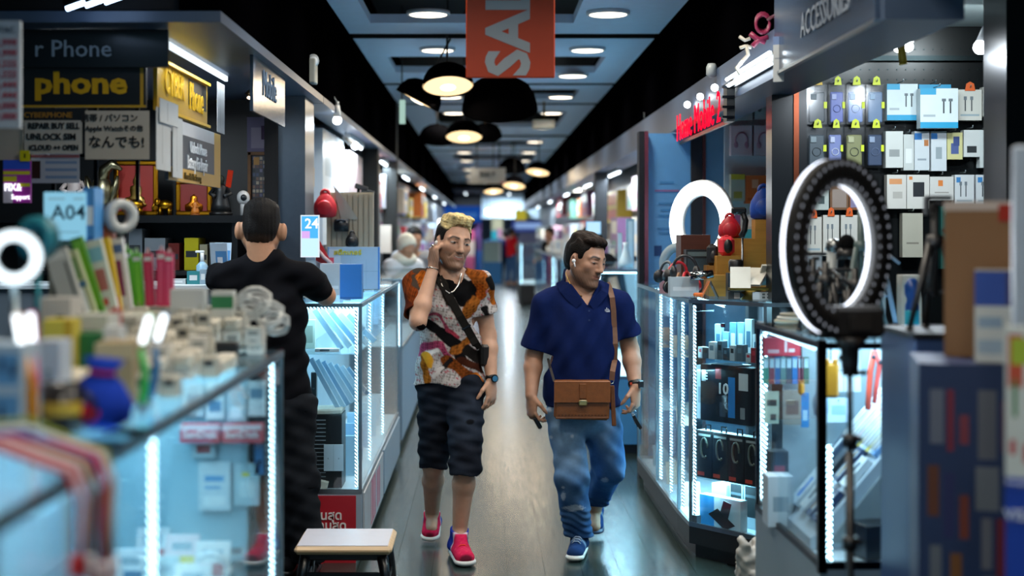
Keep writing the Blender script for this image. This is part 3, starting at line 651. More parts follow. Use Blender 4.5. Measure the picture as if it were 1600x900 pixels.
# ---------------------------------------------------------------- the man in the patterned shirt
def patterned_man():
    Y0 = 7.15; J = lambda x, y, dy=0: npa(W(x, y, Y0+dy)); Jy = lambda x, y, Y: npa(W(x, y, Y)); sc = 1.07
    R = head_frame(math.pi+T(24), T(-4), T(-9)); c = J(708, 381, .0)
    S = SDF(*BX(618, 800, Y0, -.38, .55, -.02, 1.83), .0042); dep = (0, 1, 0)
    sh1, el1, wr1 = J(652, 443, .02), J(653, 503, -.18), J(677, 418, -.07); sh2, el2, wr2 = J(749, 443, .02), J(763, 524, .05), J(768, 594, -.04)
    hp1, kn1, an1 = Jy(682, 607, 7.18), Jy(677, 728, 7.27), Jy(675, 806, 7.52); hp2, kn2, an2 = Jy(727, 607, 7.15), Jy(727, 728, 7.05), Jy(718, 832, 7.13)
    # trunk and limbs
    S.ell(J(701, 480, .02), (.150, .098, .175), k=.03); S.ell(J(702, 550, .02), (.135, .092, .15), k=.04); S.ell(J(704, 600, .02), (.148, .105, .11), k=.04)
    S.cone(J(704, 432, .02), sh1, .058, .050, k=.04); S.cone(J(704, 432, .02), sh2, .058, .050, k=.04)
    neck = c+R@npa((0, -.035, -.085)); S.cone(neck, J(704, 440, .03), .056, .064, k=.03)
    for a, b, d in ((sh1, el1, wr1), (sh2, el2, wr2)):
        S.cone(a, b, .050, .040, k=.02); m_ = b*.7+d*.3; S.cone(b, m_, .040, .042, k=.02); S.cone(m_, d, .042, .027, k=.02)
    for a, b, d in ((hp1, kn1, an1), (hp2, kn2, an2)):
        S.cone(a, b, .078, .056, k=.03); m_ = b*.72+d*.28+npa((0, .015, 0)); S.cone(b, m_, .052, .056, k=.02); S.cone(m_, d, .055, .036, k=.02)
    S.cone(an1, Jy(674, 826, 7.44), .034, .03, k=.02); S.cone(an2, Jy(720, 858, 7.04), .034, .03, k=.02)
    hand(S, wr1, (.02, .16, 1), (-.80, -.60, 0), (.2, .8, .2), L=.19, curl=(.85, .8, .8, .8), tcurl=.5, r=.0092)
    hand(S, wr2, (-.03, -.12, -1), (.75, -.6, .05), (-.6, -.9, 0), L=.185, curl=(.32, .36, .42, .46), r=.0092)
    P = head_sdf(S, c, R, sc=sc, smile=1, jaw=.90, mouth_open=.6)
    skin = '#c69a80'
    body = S.build('person', None, 'skin', lambda v: face_paint(v, c, R, sc, skin, .62, smile=1), base=Vector((J(704, 860)[0], Y0, 0)))
    tag(body, 'young man with bleached blond hair and patchwork print shirt, hand at his ear, walking', 'person')
    eyes(body, P, R, sc, (-.12, -.02), .82)
    def hc(v):
        l = (v-c)@R/sc; n = vnoise(l*[1, .35, 1], 330, 5); b = sstep(l[:, 2]+.25*np.clip(l[:, 1], -.1, .1), .070, .086)
        col = np.tile(np.array(hx('#15110f')), (len(v), 1)); bl = mixc(np.tile(np.array(hx('#e2cf96')), (len(v), 1)), '#6f5430', np.clip(.25+.8*n, 0, 1)); return col*(1-b[:, None])+bl*b[:, None]
    top = [(0, .0, .106, .068, .082, .034), (-.004, .038, .112, .054, .044, .028), (.0, -.03, .108, .06, .07, .034)]+[(x, .018+.012*math.sin(x*200), .130+.006*math.cos(x*150)-abs(x)*.12, .009, .056, .012) for x in (-.05, -.034, -.018, -.002, .014, .03, .046)]
    hair_sdf('hair', body, c, R, sc, hc, top, keep=[-.075, -.07, -.05, .032, .032, -.030, -.030, .048, .078, .094, .094])
    # shirt
    S = SDF(*BX(612, 795, Y0, -.32, .30, .82, 1.52), .0052); hem = W(700, 600, Y0).z
    S.ell(J(701, 482, .02), (.172, .118, .19), k=.03); S.cone(J(703, 540, .02), J(701, 625, .02), .160, .186, k=.04, flat=(dep, .70))
    S.cone(J(704, 437, .02), sh1, .070, .066, k=.04); S.cone(J(704, 437, .02), sh2, .070, .066, k=.04)
    cu1, cu2 = sh1*.22+el1*.78, sh2*.42+el2*.58
    S.cone(sh1, sh1*.05+el1*.95, .066, .064, k=.03); S.cone(sh2, sh2*.3+el2*.7, .066, .068, k=.03)
    S.disp(lambda X, Y, Z: sines(X, Y, Z, [(.004, 30, 10, 38, 0), (.003, -46, 0, 60, 1), (.0035, 18, 30, -26, 2)]))
    S.shell(.013); S.cut(cu1, el1-sh1, .11); S.cut(cu2, el2-sh2, .11); S.fn(lambda X, Y, Z: hem+.012*np.sin(X*22+1)-Z+0*Y)
    S.cone(J(704, 447, .005), J(706, 400, .0), .072, .078, k=.01, mode='s')
    strokes = [(640, 436, 640, 490, 15, '#813a12'), (652, 436, 664, 450, 9, '#3c332c'), (650, 416, 676, 424, 10, '#3a332d'), (659, 432, 666, 446, 8, '#b05a14'), (632, 465, 646, 492, 7, '#4a1c0c'),
               (700, 428, 728, 462, 17, '#08080a'), (690, 440, 700, 470, 7, '#2c2823'), (735, 446, 740, 464, 7, '#0a0a0b'), (736, 414, 752, 440, 13, '#96501c'), (748, 448, 750, 458, 7, '#a04a12'), (766, 452, 770, 470, 4, '#a85a18'), (766, 436, 770, 446, 6, '#0b0b0c'),
               (741, 468, 730, 488, 8, '#9c5a20'), (652, 500, 668, 508, 6, '#0c0b0d'), (668, 506, 690, 518, 7, '#0c0b0d'), (690, 518, 716, 536, 9, '#0c0b0d'), (716, 536, 722, 560, 7, '#0c0b0d'), (660, 492, 690, 492, 2, '#a04560'), (690, 494, 700, 514, 2.5, '#a04560'), (700, 514, 716, 522, 2.5, '#b03c50'),
               (656, 552, 668, 540, 5, '#b5486e'), (668, 540, 690, 538, 6, '#b5486e'), (690, 538, 704, 556, 5, '#b5486e'), (668, 552, 684, 548, 3, '#e9e4e2'), (712, 545, 735, 528, 7, '#9c5a20'), (664, 560, 668, 592, 6, '#a8641c'), (668, 556, 674, 566, 6, '#d69a2a'), (700, 560, 750, 600, 9, '#8a461a'), (722, 560, 754, 575, 5, '#3a1a0e'), (730, 545, 752, 560, 8, '#14110f'), (744, 585, 758, 600, 5, '#c06a20'),
               (692, 575, 706, 560, 4, '#1a1718'), (680, 585, 694, 572, 3, '#c4bcb8'), (757, 480, 764, 492, 4, '#101012')]
    def sc_(v):
        n = vnoise(v, 120, 1); col = mixc(np.tile(np.array(hx('#b8b1ae')), (len(v), 1)), '#5d5550', np.clip((vnoise(v, 210, 2)-.08)*2.6, 0, .7)); col = mixc(col, '#a33a4a', np.clip((vnoise(v, 150, 9)-.42)*6, 0, .8))
        x = VX+v[:, 0]*F/Y0+5*vnoise(v, 45, 6); y = VY+(H-v[:, 2])*F/Y0+5*vnoise(v, 45, 7); back = v[:, 1] > Y0+.03
        x = np.where(back, 1404-x, x)
        for (a, b, d, e, r, q) in strokes:
            t = np.clip(((x-a)*(d-a)+(y-b)*(e-b))/max(1e-6, (d-a)**2+(e-b)**2), 0, 1); dd = np.sqrt((x-a-t*(d-a))**2+(y-b-t*(e-b))**2)
            fl = np.tile(np.array(hx(q)), (len(v), 1))*(.72+.6*np.clip(vnoise(v, 230, 8), -1, 1)[:, None]) if q[1] in '89ab' else np.tile(np.array(hx(q)), (len(v), 1))
            m = sstep(dd, r+1.2, r-.6); col = col*(1-m[:, None])+fl*m[:, None]
        return np.clip(col, 0, 1)
    shirt = S.build('shirt', body, 'fabric', sc_)
    # shorts
    S = SDF(*BX(630, 780, Y0, -.3, .4, .38, 1.0), .0055)
    S.ell(J(704, 596, .02), (.168, .120, .12), k=.04); S.cone(hp1, kn1+npa((0, -.01, -.04)), .098, .074, k=.03); S.cone(hp2, kn2+npa((0, 0, -.04)), .098, .080, k=.03)
    S.disp(lambda X, Y, Z: sines(X, Y, Z, [(.004, 40, 20, 46, 0), (.003, -26, 30, 80, 1), (.002, 30, 10, 130, 2)])); S.shell(.012)
    S.fn(lambda X, Y, Z: W(0, 737, 7.12).z+.006*np.sin(X*40)-Z+0*Y)
    def dc(v):
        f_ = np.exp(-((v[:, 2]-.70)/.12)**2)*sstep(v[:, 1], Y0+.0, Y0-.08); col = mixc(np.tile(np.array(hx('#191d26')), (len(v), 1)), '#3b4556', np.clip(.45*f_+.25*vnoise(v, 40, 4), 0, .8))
        for (px, py, r) in ((735, 654, 5),): d = np.sqrt(((VX+v[:, 0]*F/Y0-px)/1.6)**2+(VY+(H-v[:, 2])*F/Y0-py)**2); col = mixc(col, '#0a0b0d', sstep(d, r, r-2)*.9)
        return col
    S.build('shorts', body, 'fabric', dc)
    def uc(h_, t_):
        f = unit(t_-h_); L_ = np.linalg.norm(t_-h_)
        def q(v):
            a = (v-h_)@f/L_; col = np.tile(np.array(hx('#d2214e')), (len(v), 1)); col = mixc(col, '#22389a', sstep(a, .42, .30)); col = mixc(col, '#e0405c', np.clip(vnoise(v, 160, 2), 0, 1)*sstep(a, .4, .6)); col = mixc(col, '#e8e4e6', .8*np.exp(-((a-.36)/.025)**2)); return mixc(col, '#1e1a24', sstep(a, .93, .97)*.8)
        return q
    h1, t1 = Jy(677, 836, 7.62), Jy(671, 846, 7.40); h1 = h1+npa((0, 0, .05)); t1[2] = .012; h2, t2 = Jy(713, 866, 7.20), Jy(729, 876, 6.88); h2[2] = .004; t2[2] = .006
    shoe(body, h1, t1, (0, -.25, 1), an1+npa((0, -.01, .02)), uc(h1, t1), '#d8d6d2', '#ef4a3a', w_=.047); shoe(body, h2, t2, (0, -.02, 1), an2+npa((0, 0, .02)), uc(h2, t2), '#d8d6d2', '#ef4a3a', w_=.050)
    # wristwatch, bracelet, ring, necklace, earphone
    d = unit(wr2-el2); m = MB(); p = Vector(wr2-d*.012); m.lathe([(.030, -.011), (.032, -.006), (.032, .006), (.030, .011)], p, '#0c0d10', 'plastic', Matrix(np.stack([unit(np.cross(d, dep)), np.cross(d, unit(np.cross(d, dep))), d], 1).tolist()), 20); wt = m.build('wristwatch', body)
    m = MB(); q = p+Vector((.014, -.027, 0)); m.cyl(q, q+Vector((.004, -.009, 0)), .019, '#0a0a0c', 'gloss', n=20); m.build('watch_case', wt); m = MB(); q2 = q+Vector((.0042, -.0095, 0)); m.cyl(q2, q2+Vector((.0006, -.0012, 0)), .0145, '#3f7fa8', 'gloss', n=20); m.build('watch_face', wt)
    d1 = unit(wr1-el1); m = MB(); a_ = unit(np.cross(d1, dep)); b_ = np.cross(d1, a_); m.tube([Vector(wr1-d1*.012+a_*.0315*math.cos(t)+b_*.0305*math.sin(t)) for t in np.linspace(0, 2*math.pi, 20)[:-1]], .0035, '#c9c6c0', 'chrome', 5, True); m.build('bracelet', body)
    bv = bvh_of(shirt, body)
    m = MB(); bs = bvh_of(shirt); pts = [p if p.y < Y0-.03 else Vector((p.x, Y0-.045-.03*(443-q[1])/40, p.z)) for q in ((689, 436), (691, 444), (696, 452), (703, 457), (710, 454), (716, 445), (719, 436), (721, 426)) for p in [on_front(bs, *q, Y0, .007)]]; m.tube(pts, .0048, '#d6d2cc', 'metal', 6); m.build('necklace', body)
    m = MB(); rp = wr1+unit((.02, .16, 1))*.112+unit((-.8, -.6, 0))*.006; m.ell(Vector(rp), (.012, .010, .006), '#d8d6d0', 'chrome'); m.build('finger_ring', body)
    m = MB(); e = Vector(P(.086, .004, -.008)); m.ell(e, (.011, .009, .012), '#e8e8ea', 'gloss'); m.build('earphone', body)
    # crossbody bag, worn over the shirt
    o = thing('crossbody_bag', 'dark grey crossbody bag strap slung over the patterned shirt', 'bag', W(748, 560, Y0))
    pts = [on_front(bv, 686+t*62, 432+t*112, Y0, .007) for t in np.linspace(0, 1, 14)]
    part('strap', o, lambda m: ribbon(m, pts, .040, .004, '#23211f', 'fabric', (0, -1, 0)))
    e = pts[-1]; part('bag_body', o, lambda m: m.box(e+Vector((.022, .03, -.035)), (.05, .07, .11), '#171616', 'leather', RZ(.5), .012)); part('buckle', o, lambda m: m.box(pts[9]+Vector((0, -.004, 0)), (.05, .006, .012), '#3a3a3c', 'metal', RY(-.5), .002))
    return body
patterned_man()

# ---------------------------------------------------------------- the man in the navy polo
def polo_man():
    Y0 = 7.1; J = lambda x, y, dy=0: npa(W(x, y, Y0+dy)); Jy = lambda x, y, Y: npa(W(x, y, Y)); sc = 1.07; dep = (0, 1, 0)
    R = head_frame(math.pi+T(43), T(-13), T(-5)); c = J(915, 407, -.02)
    S = SDF(*BX(806, 1012, Y0, -.34, .62, -.02, 1.74), .0042)
    sh1, el1, wr1 = J(852, 474, .02), J(834, 556, .05), J(830, 618, -.05); sh2, el2, wr2 = J(968, 474, .02), J(985, 548, .06), J(993, 604, -.04)
    hp1, kn1, an1 = Jy(884, 640, 7.1), Jy(893, 742, 7.06), Jy(904, 836, 7.24); hp2, kn2, an2 = Jy(936, 640, 7.12), Jy(952, 728, 7.22), Jy(928, 798, 7.66)
    S.ell(J(908, 500, .02), (.168, .110, .17), k=.03); S.ell(J(908, 572, .01), (.160, .108, .15), k=.04); S.ell(J(910, 632, .02), (.165, .115, .11), k=.04)
    S.cone(J(908, 455, .03), sh1, .062, .056, k=.04); S.cone(J(908, 455, .03), sh2, .062, .056, k=.04); neck = c+R@npa((0, -.035, -.085)); S.cone(neck, J(909, 462, .03), .060, .070, k=.03)
    for a, b, d in ((sh1, el1, wr1), (sh2, el2, wr2)):
        S.cone(a, b, .054, .044, k=.02); m_ = b*.7+d*.3; S.cone(b, m_, .043, .045, k=.02); S.cone(m_, d, .045, .030, k=.02)
    for a, b, d in ((hp1, kn1, an1), (hp2, kn2, an2)): S.cone(a, b, .080, .055, k=.03); S.cone(b, d, .052, .036, k=.02)
    S.cone(an1, Jy(901, 860, 7.12), .034, .03, k=.02); S.cone(an2, Jy(930, 822, 7.56), .034, .03, k=.02)
    hand(S, wr1, (.04, -.16, -1), (-.8, -.55, 0), (.7, -.9, 0), L=.188, curl=(.55, .7, .75, .8), r=.0096, tcurl=.45)
    hand(S, wr2, (-.02, -.16, -1), (.8, -.6, 0), (-.7, -.9, 0), L=.188, curl=(.5, .65, .8, .9), r=.0096, tcurl=.45)
    P = head_sdf(S, c, R, sc=sc, jaw=1.04, lid=1); skin = '#b58970'
    body = S.build('person', None, 'skin', lambda v: face_paint(v, c, R, sc, skin, .72, lips='#8f5a4e'), base=Vector((J(910, 860)[0], Y0, 0)))
    tag(body, 'dark-haired man in a navy polo shirt and ripped blue jeans, looking down to his side', 'person'); eyes(body, P, R, sc, (.05, -.18), .62)
    def hc(v):
        l = (v-c)@R/sc; return mixc(np.tile(np.array(hx('#0b0807')), (len(v), 1)), '#2c1d14', np.clip(.4*sstep(l[:, 2], .06, .11)*(1+vnoise(l*[1, .4, 1], 300, 2)), 0, 1))
    hair_sdf('hair', body, c, R, sc, hc, [(0, .022, .100, .064, .070, .028), (0, -.03, .100, .066, .065, .034), (.025, .054, .104, .034, .030, .020)], keep=[-.078, -.074, -.055, .030, .030, -.040, -.036, .040, .070, .086, .088])
    S = SDF(*BX(800, 1020, Y0, -.34, .32, .76, 1.50), .0052); hem = W(0, 634, Y0).z
    S.ell(J(908, 505, .02), (.192, .136, .18), k=.04); S.cone(J(908, 545, .01), J(909, 650, .01), .192, .194, k=.05, flat=(dep, .80)); S.cone(J(908, 454, .03), sh1, .082, .058, k=.05); S.cone(J(908, 454, .03), sh2, .082, .058, k=.05)
    S.cone(sh1, sh1*.15+el1*.85, .058, .080, k=.04); S.cone(sh2, sh2*.33+el2*.67, .058, .078, k=.04)
    S.disp(lambda X, Y, Z: sines(X, Y, Z, [(.003, 46, 8, 24, 0), (.0025, -58, 0, 32, 1), (.002, 74, 26, -50, 2), (.002, 60, 0, -35, 3)])); S.shell(.013)
    S.cut(sh1*.15+el1*.85, el1-sh1, .15); S.cut(sh2*.33+el2*.67, el2-sh2, .15); S.fn(lambda X, Y, Z: hem-Z+0*Y+0*X)
    vx, vz = W(916, 0, Y0).x, W(0, 476, Y0).z
    vee = lambda X, Y, Z: np.maximum(np.abs(X-vx+.10*(Z-vz))-(Z-vz)*.62, Y-Y0-.0)
    S.cone(J(908, 462, .03), J(906, 410, .02), .074, .078, k=.01, mode='s'); S.fn(vee, mode='s')
    shirt = S.build('polo_shirt', body, 'fabric', lambda v: mixc(np.tile(np.array(hx('#101f4e')), (len(v), 1)), '#0a1535', np.clip(.3*vnoise(v, 30, 3), 0, 1)))
    S = SDF(*BX(850, 970, Y0, -.2, .22, 1.28, 1.50), .0045); S.cone(J(908, 466, .035), J(903, 420, .05), .112, .074, k=.01); S.shell(.012); S.fn(lambda X, Y, Z: np.maximum(Z-(1.432+.30*(Y-Y0)), 1.335-.3*np.clip(Y0-Y, 0, .1)-Z)+0*X)
    S.fn(lambda X, Y, Z: np.maximum(np.abs(X-vx+.10*(Z-vz))-.012-(Z-vz)*.80, Y-Y0-.0), mode='s'); S.build('collar', shirt, 'fabric', '#0c1a42')
    bsh = bvh_of(shirt)
    for q in (((874, 440), (880, 452), (890, 464), (903, 475)), ((946, 441), (943, 455), (933, 467), (921, 477))): m = MB(); ribbon(m, [on_front(bsh, *p_, Y0, .010+.004*(2-k)) for k, p_ in enumerate(q)], .042, .004, '#0d1b46', 'fabric'); m.build('collar_flap', shirt)
    for py in (484, 498): m = MB(); p = on_front(bvh_of(shirt), 918, py, Y0, .001); m.cyl(p, p-Vector((0, .002, 0)), .005, '#24345f', 'gloss', n=10); m.build('button', shirt)
    m = MB(); p = on_front(bvh_of(shirt), 947, 485, Y0, .002)
    for k, (dx, hh) in enumerate(((-.010, .010), (-.003, .018), (.004, .013), (.010, .008))): m.box(p+Vector((dx, -.001, hh/2)), (.004, .002, hh), '#c6ccd6', 'fabric')
    m.box(p+Vector((0, -.001, -.002)), (.026, .002, .004), '#c6ccd6', 'fabric'); m.build('embroidered_emblem', shirt)
    # jeans
    S = SDF(*BX(840, 1000, Y0, -.32, .68, .05, .98), .0055)
    S.ell(J(910, 640, .02), (.178, .128, .13), k=.04); S.cone(hp1, kn1, .100, .082, k=.035); S.cone(kn1, an1+npa((0, 0, -.015)), .078, .078, k=.03); S.cone(hp2, kn2, .100, .086, k=.035); S.cone(kn2, an2+npa((0, 0, .02)), .080, .064, k=.03)
    S.disp(lambda X, Y, Z: sines(X, Y, Z, [(.0045, 30, 20, 26, 0), (.003, -44, 26, 48, 1), (.002, 42, 40, 80, 2)])+np.where(Z < .24, .003*np.sin(Z*170+X*50+2*np.sin(X*40)), 0)); S.shell(.012)
    S.fn(lambda X, Y, Z: np.where(Y < 7.42, .085, .175)-Z+0*X)
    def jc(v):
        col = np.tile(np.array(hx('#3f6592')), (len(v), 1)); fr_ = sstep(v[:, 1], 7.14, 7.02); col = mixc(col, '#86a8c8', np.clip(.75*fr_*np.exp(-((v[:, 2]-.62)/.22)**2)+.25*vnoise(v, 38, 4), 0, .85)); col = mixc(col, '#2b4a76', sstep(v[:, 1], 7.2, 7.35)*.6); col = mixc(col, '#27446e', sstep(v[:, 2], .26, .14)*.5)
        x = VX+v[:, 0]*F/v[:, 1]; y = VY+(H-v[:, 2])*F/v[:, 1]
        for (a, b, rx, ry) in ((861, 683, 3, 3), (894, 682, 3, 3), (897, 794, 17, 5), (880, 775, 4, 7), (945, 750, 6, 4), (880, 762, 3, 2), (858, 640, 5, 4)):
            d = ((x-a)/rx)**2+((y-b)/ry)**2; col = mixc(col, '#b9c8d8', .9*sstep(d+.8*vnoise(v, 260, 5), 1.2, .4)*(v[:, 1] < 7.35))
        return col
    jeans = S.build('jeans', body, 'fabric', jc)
    def uc(h_, t_):
        f = unit(t_-h_); L_ = np.linalg.norm(t_-h_)
        def q(v): a = (v-h_)@f/L_; return mixc(np.tile(np.array(hx('#1c3560')), (len(v), 1)), '#8fa3b8', np.exp(-((a-.45)/.06)**2)*.6)
        return q
    h1, t1 = Jy(908, 866, 7.26), Jy(896, 875, 6.98); h1[2] = .004; t1[2] = .004; h2, t2 = Jy(930, 826, 7.78), Jy(931, 838, 7.54); h2[2] = .085; t2[2] = .012
    shoe(body, h1, t1, (0, 0, 1), an1+npa((0, 0, .0)), uc(h1, t1), '#cfcfc8', '#9fb3c8', w_=.043); shoe(body, h2, t2, (0, -.28, 1), an2+npa((0, 0, .04)), uc(h2, t2), '#39445a', '#9fb3c8', w_=.042)
    # small worn items
    d = unit(wr2-el2); m = MB(); p = Vector(wr2-d*.015); a_ = unit(np.cross(d, dep)); Q = Matrix(np.stack([a_, np.cross(d, a_), d], 1).tolist()); m.lathe([(.034, -.012), (.036, -.006), (.036, .006), (.034, .012)], p, '#101114', 'plastic', Q, 20); wt = m.build('wristwatch', body)
    m = MB(); q = p+Vector((.026, -.026, 0)); m.box(q, (.034, .012, .038), '#2a2d32', 'gloss', RZ(.75), .004); m.build('watch_case', wt); m = MB(); m.box(p+Vector((-.024, -.030, .004)), (.012, .004, .012), '#b8432a', 'plastic'); m.build('strap_tab', wt)
    bv = bvh_of(body); m = MB(); m.tube([on_front(bv, *q, Y0, .004) for q in ((884, 426), (887, 436), (891, 445), (895, 452), (901, 458), (908, 462))], .0028, '#d9b264', 'metal', 5); m.build('gold_chain', body); m = MB(); e = on_front(bv, 892, 452, Y0, .006); m.ell(e, (.006, .003, .010), '#e0c070', 'metal'); m.build('pendant', body)
    m = MB(); e = Vector(P(.087, .006, -.006)); m.ell(e, (.010, .009, .010), '#eef0f2', 'gloss'); m.cyl(e, e+Vector((.006, -.008, -.030)), .004, '#eef0f2', 'gloss', n=8); m.build('earphone', body)
    # shoulder bag
    bY = 6.93; s_ = F/bY; o = thing('shoulder_bag', 'tan leather shoulder bag with brass clasp hanging at the waist of the polo man', 'bag', W(908, 655, bY))
    bx0, bx1, bz0, bz1 = W(866, 0, bY).x, W(952, 0, bY).x, W(0, 655, bY).z, W(0, 597, bY).z; bc = ((bx0+bx1)/2, bY, (bz0+bz1)/2); bw, bh = bx1-bx0, bz1-bz0
    part('bag_body', o, lambda m: m.box(bc, (bw, .062, bh), '#774620', 'leather', RY(.03), .012))
    part('flap', o, lambda m: m.prism([(-bw/2-.002, -.002), (bw/2+.002, -.002), (bw/2+.002, bh*.52), (-bw/2-.002, bh*.52)], (bc[0], bY-.032, bz0+bh*.49), .010, '#824c23', 'leather', RX(math.pi/2)))
    part('flap_top', o, lambda m: m.box((bc[0], bY-.004, bz1+.004), (bw+.004, .075, .010), '#824c23', 'leather', I3, .004))
    cl = part('clasp', o, lambda m: m.box((bc[0]+.003, bY-.047, bz0+bh*.47), (.042, .010, .026), '#e8c884', 'metal', I3, .004)); part('clasp_bar', cl, lambda m: m.box((bc[0]+.003, bY-.053, bz0+bh*.53), (.030, .006, .007), '#f4e2b4', 'metal', I3, .002))
    for k in range(15): part('stud', o, lambda m: m.cyl((bx0+.022+k*(bw-.044)/14, bY-.028, bz0+.024), (bx0+.022+k*(bw-.044)/14, bY-.034, bz0+.024), .005, '#5a3214', 'leather', n=8))
    part('bottom_trim', o, lambda m: m.box((bc[0], bY-.031, bz0+.010), (bw-.01, .006, .010), '#6a3c18', 'leather', I3, .002)); part('embossed_strip', o, lambda m: m.box((bc[0]+.003, bY-.0445, bz0+bh*.78), (.034, .005, bh*.40), '#7c4820', 'leather', I3, .002))
    bv = bvh_of(shirt, body); pts = [on_front(bv, *q, Y0, .008) for q in ((949, 441), (952, 450), (955, 464), (957, 485), (958, 510), (959, 535), (958.5, 560))]+[W(957, 580, bY), W(956, 594, bY)]
    part('strap', o, lambda m: ribbon(m, pts, .026, .004, '#6e4a34', 'leather')); part('strap_ring', o, lambda m: m.tube([W(956, 594, bY)+Vector((.009*math.cos(a), 0, .012*math.sin(a)-.006)) for a in np.linspace(0, 6.28, 12)[:-1]], .003, '#c9ccd0', 'chrome', 5, True))
    part('strap', o, lambda m: ribbon(m, [on_front(bv, 856, 560, Y0, .006), W(860, 575, bY+.02), W(866, 596, bY)], .012, .004, '#2a2422', 'leather')); part('strap_end', o, lambda m: m.box(W(958, 634, bY-.01), (.022, .008, .20), '#6e3f1c', 'leather', RY(-.05), .003))
    # things in his hands
    f1 = wr1+unit((.04, -.16, -1))*.135+npa((.026, -.012, 0)); tag(one('key_fob', '', '', lambda m: m.box(Vector(f1), (.022, .030, .062), '#0b0b0d', 'gloss', RY(-.5), .006)), 'small black fob held in the fingers of the polo man beside his thigh', 'key fob')
    f2 = wr2+unit((-.02, -.16, -1))*.125+npa((-.012, -.034, 0)); o = thing('key_bunch', 'black and silver keys dangling from the watch hand of the polo man', 'keys', f2)
    part('key_ring', o, lambda m: m.tube([Vector(f2)+Vector((.012*math.cos(a), 0, .012*math.sin(a))) for a in np.linspace(0, 6.28, 13)[:-1]], .002, '#c8ccd0', 'chrome', 5, True))
    for k in range(3): part('key', o, lambda m: m.box(Vector(f2)+Vector((.004+.008*k, -.006*k, -.030-.012*k)), (.016, .004, .060), ('#b9c2cc', '#0c0d0f', '#15171a')[k], 'metal' if k == 0 else 'gloss', RY(-.35-.1*k), .002))
    return body
polo_man()
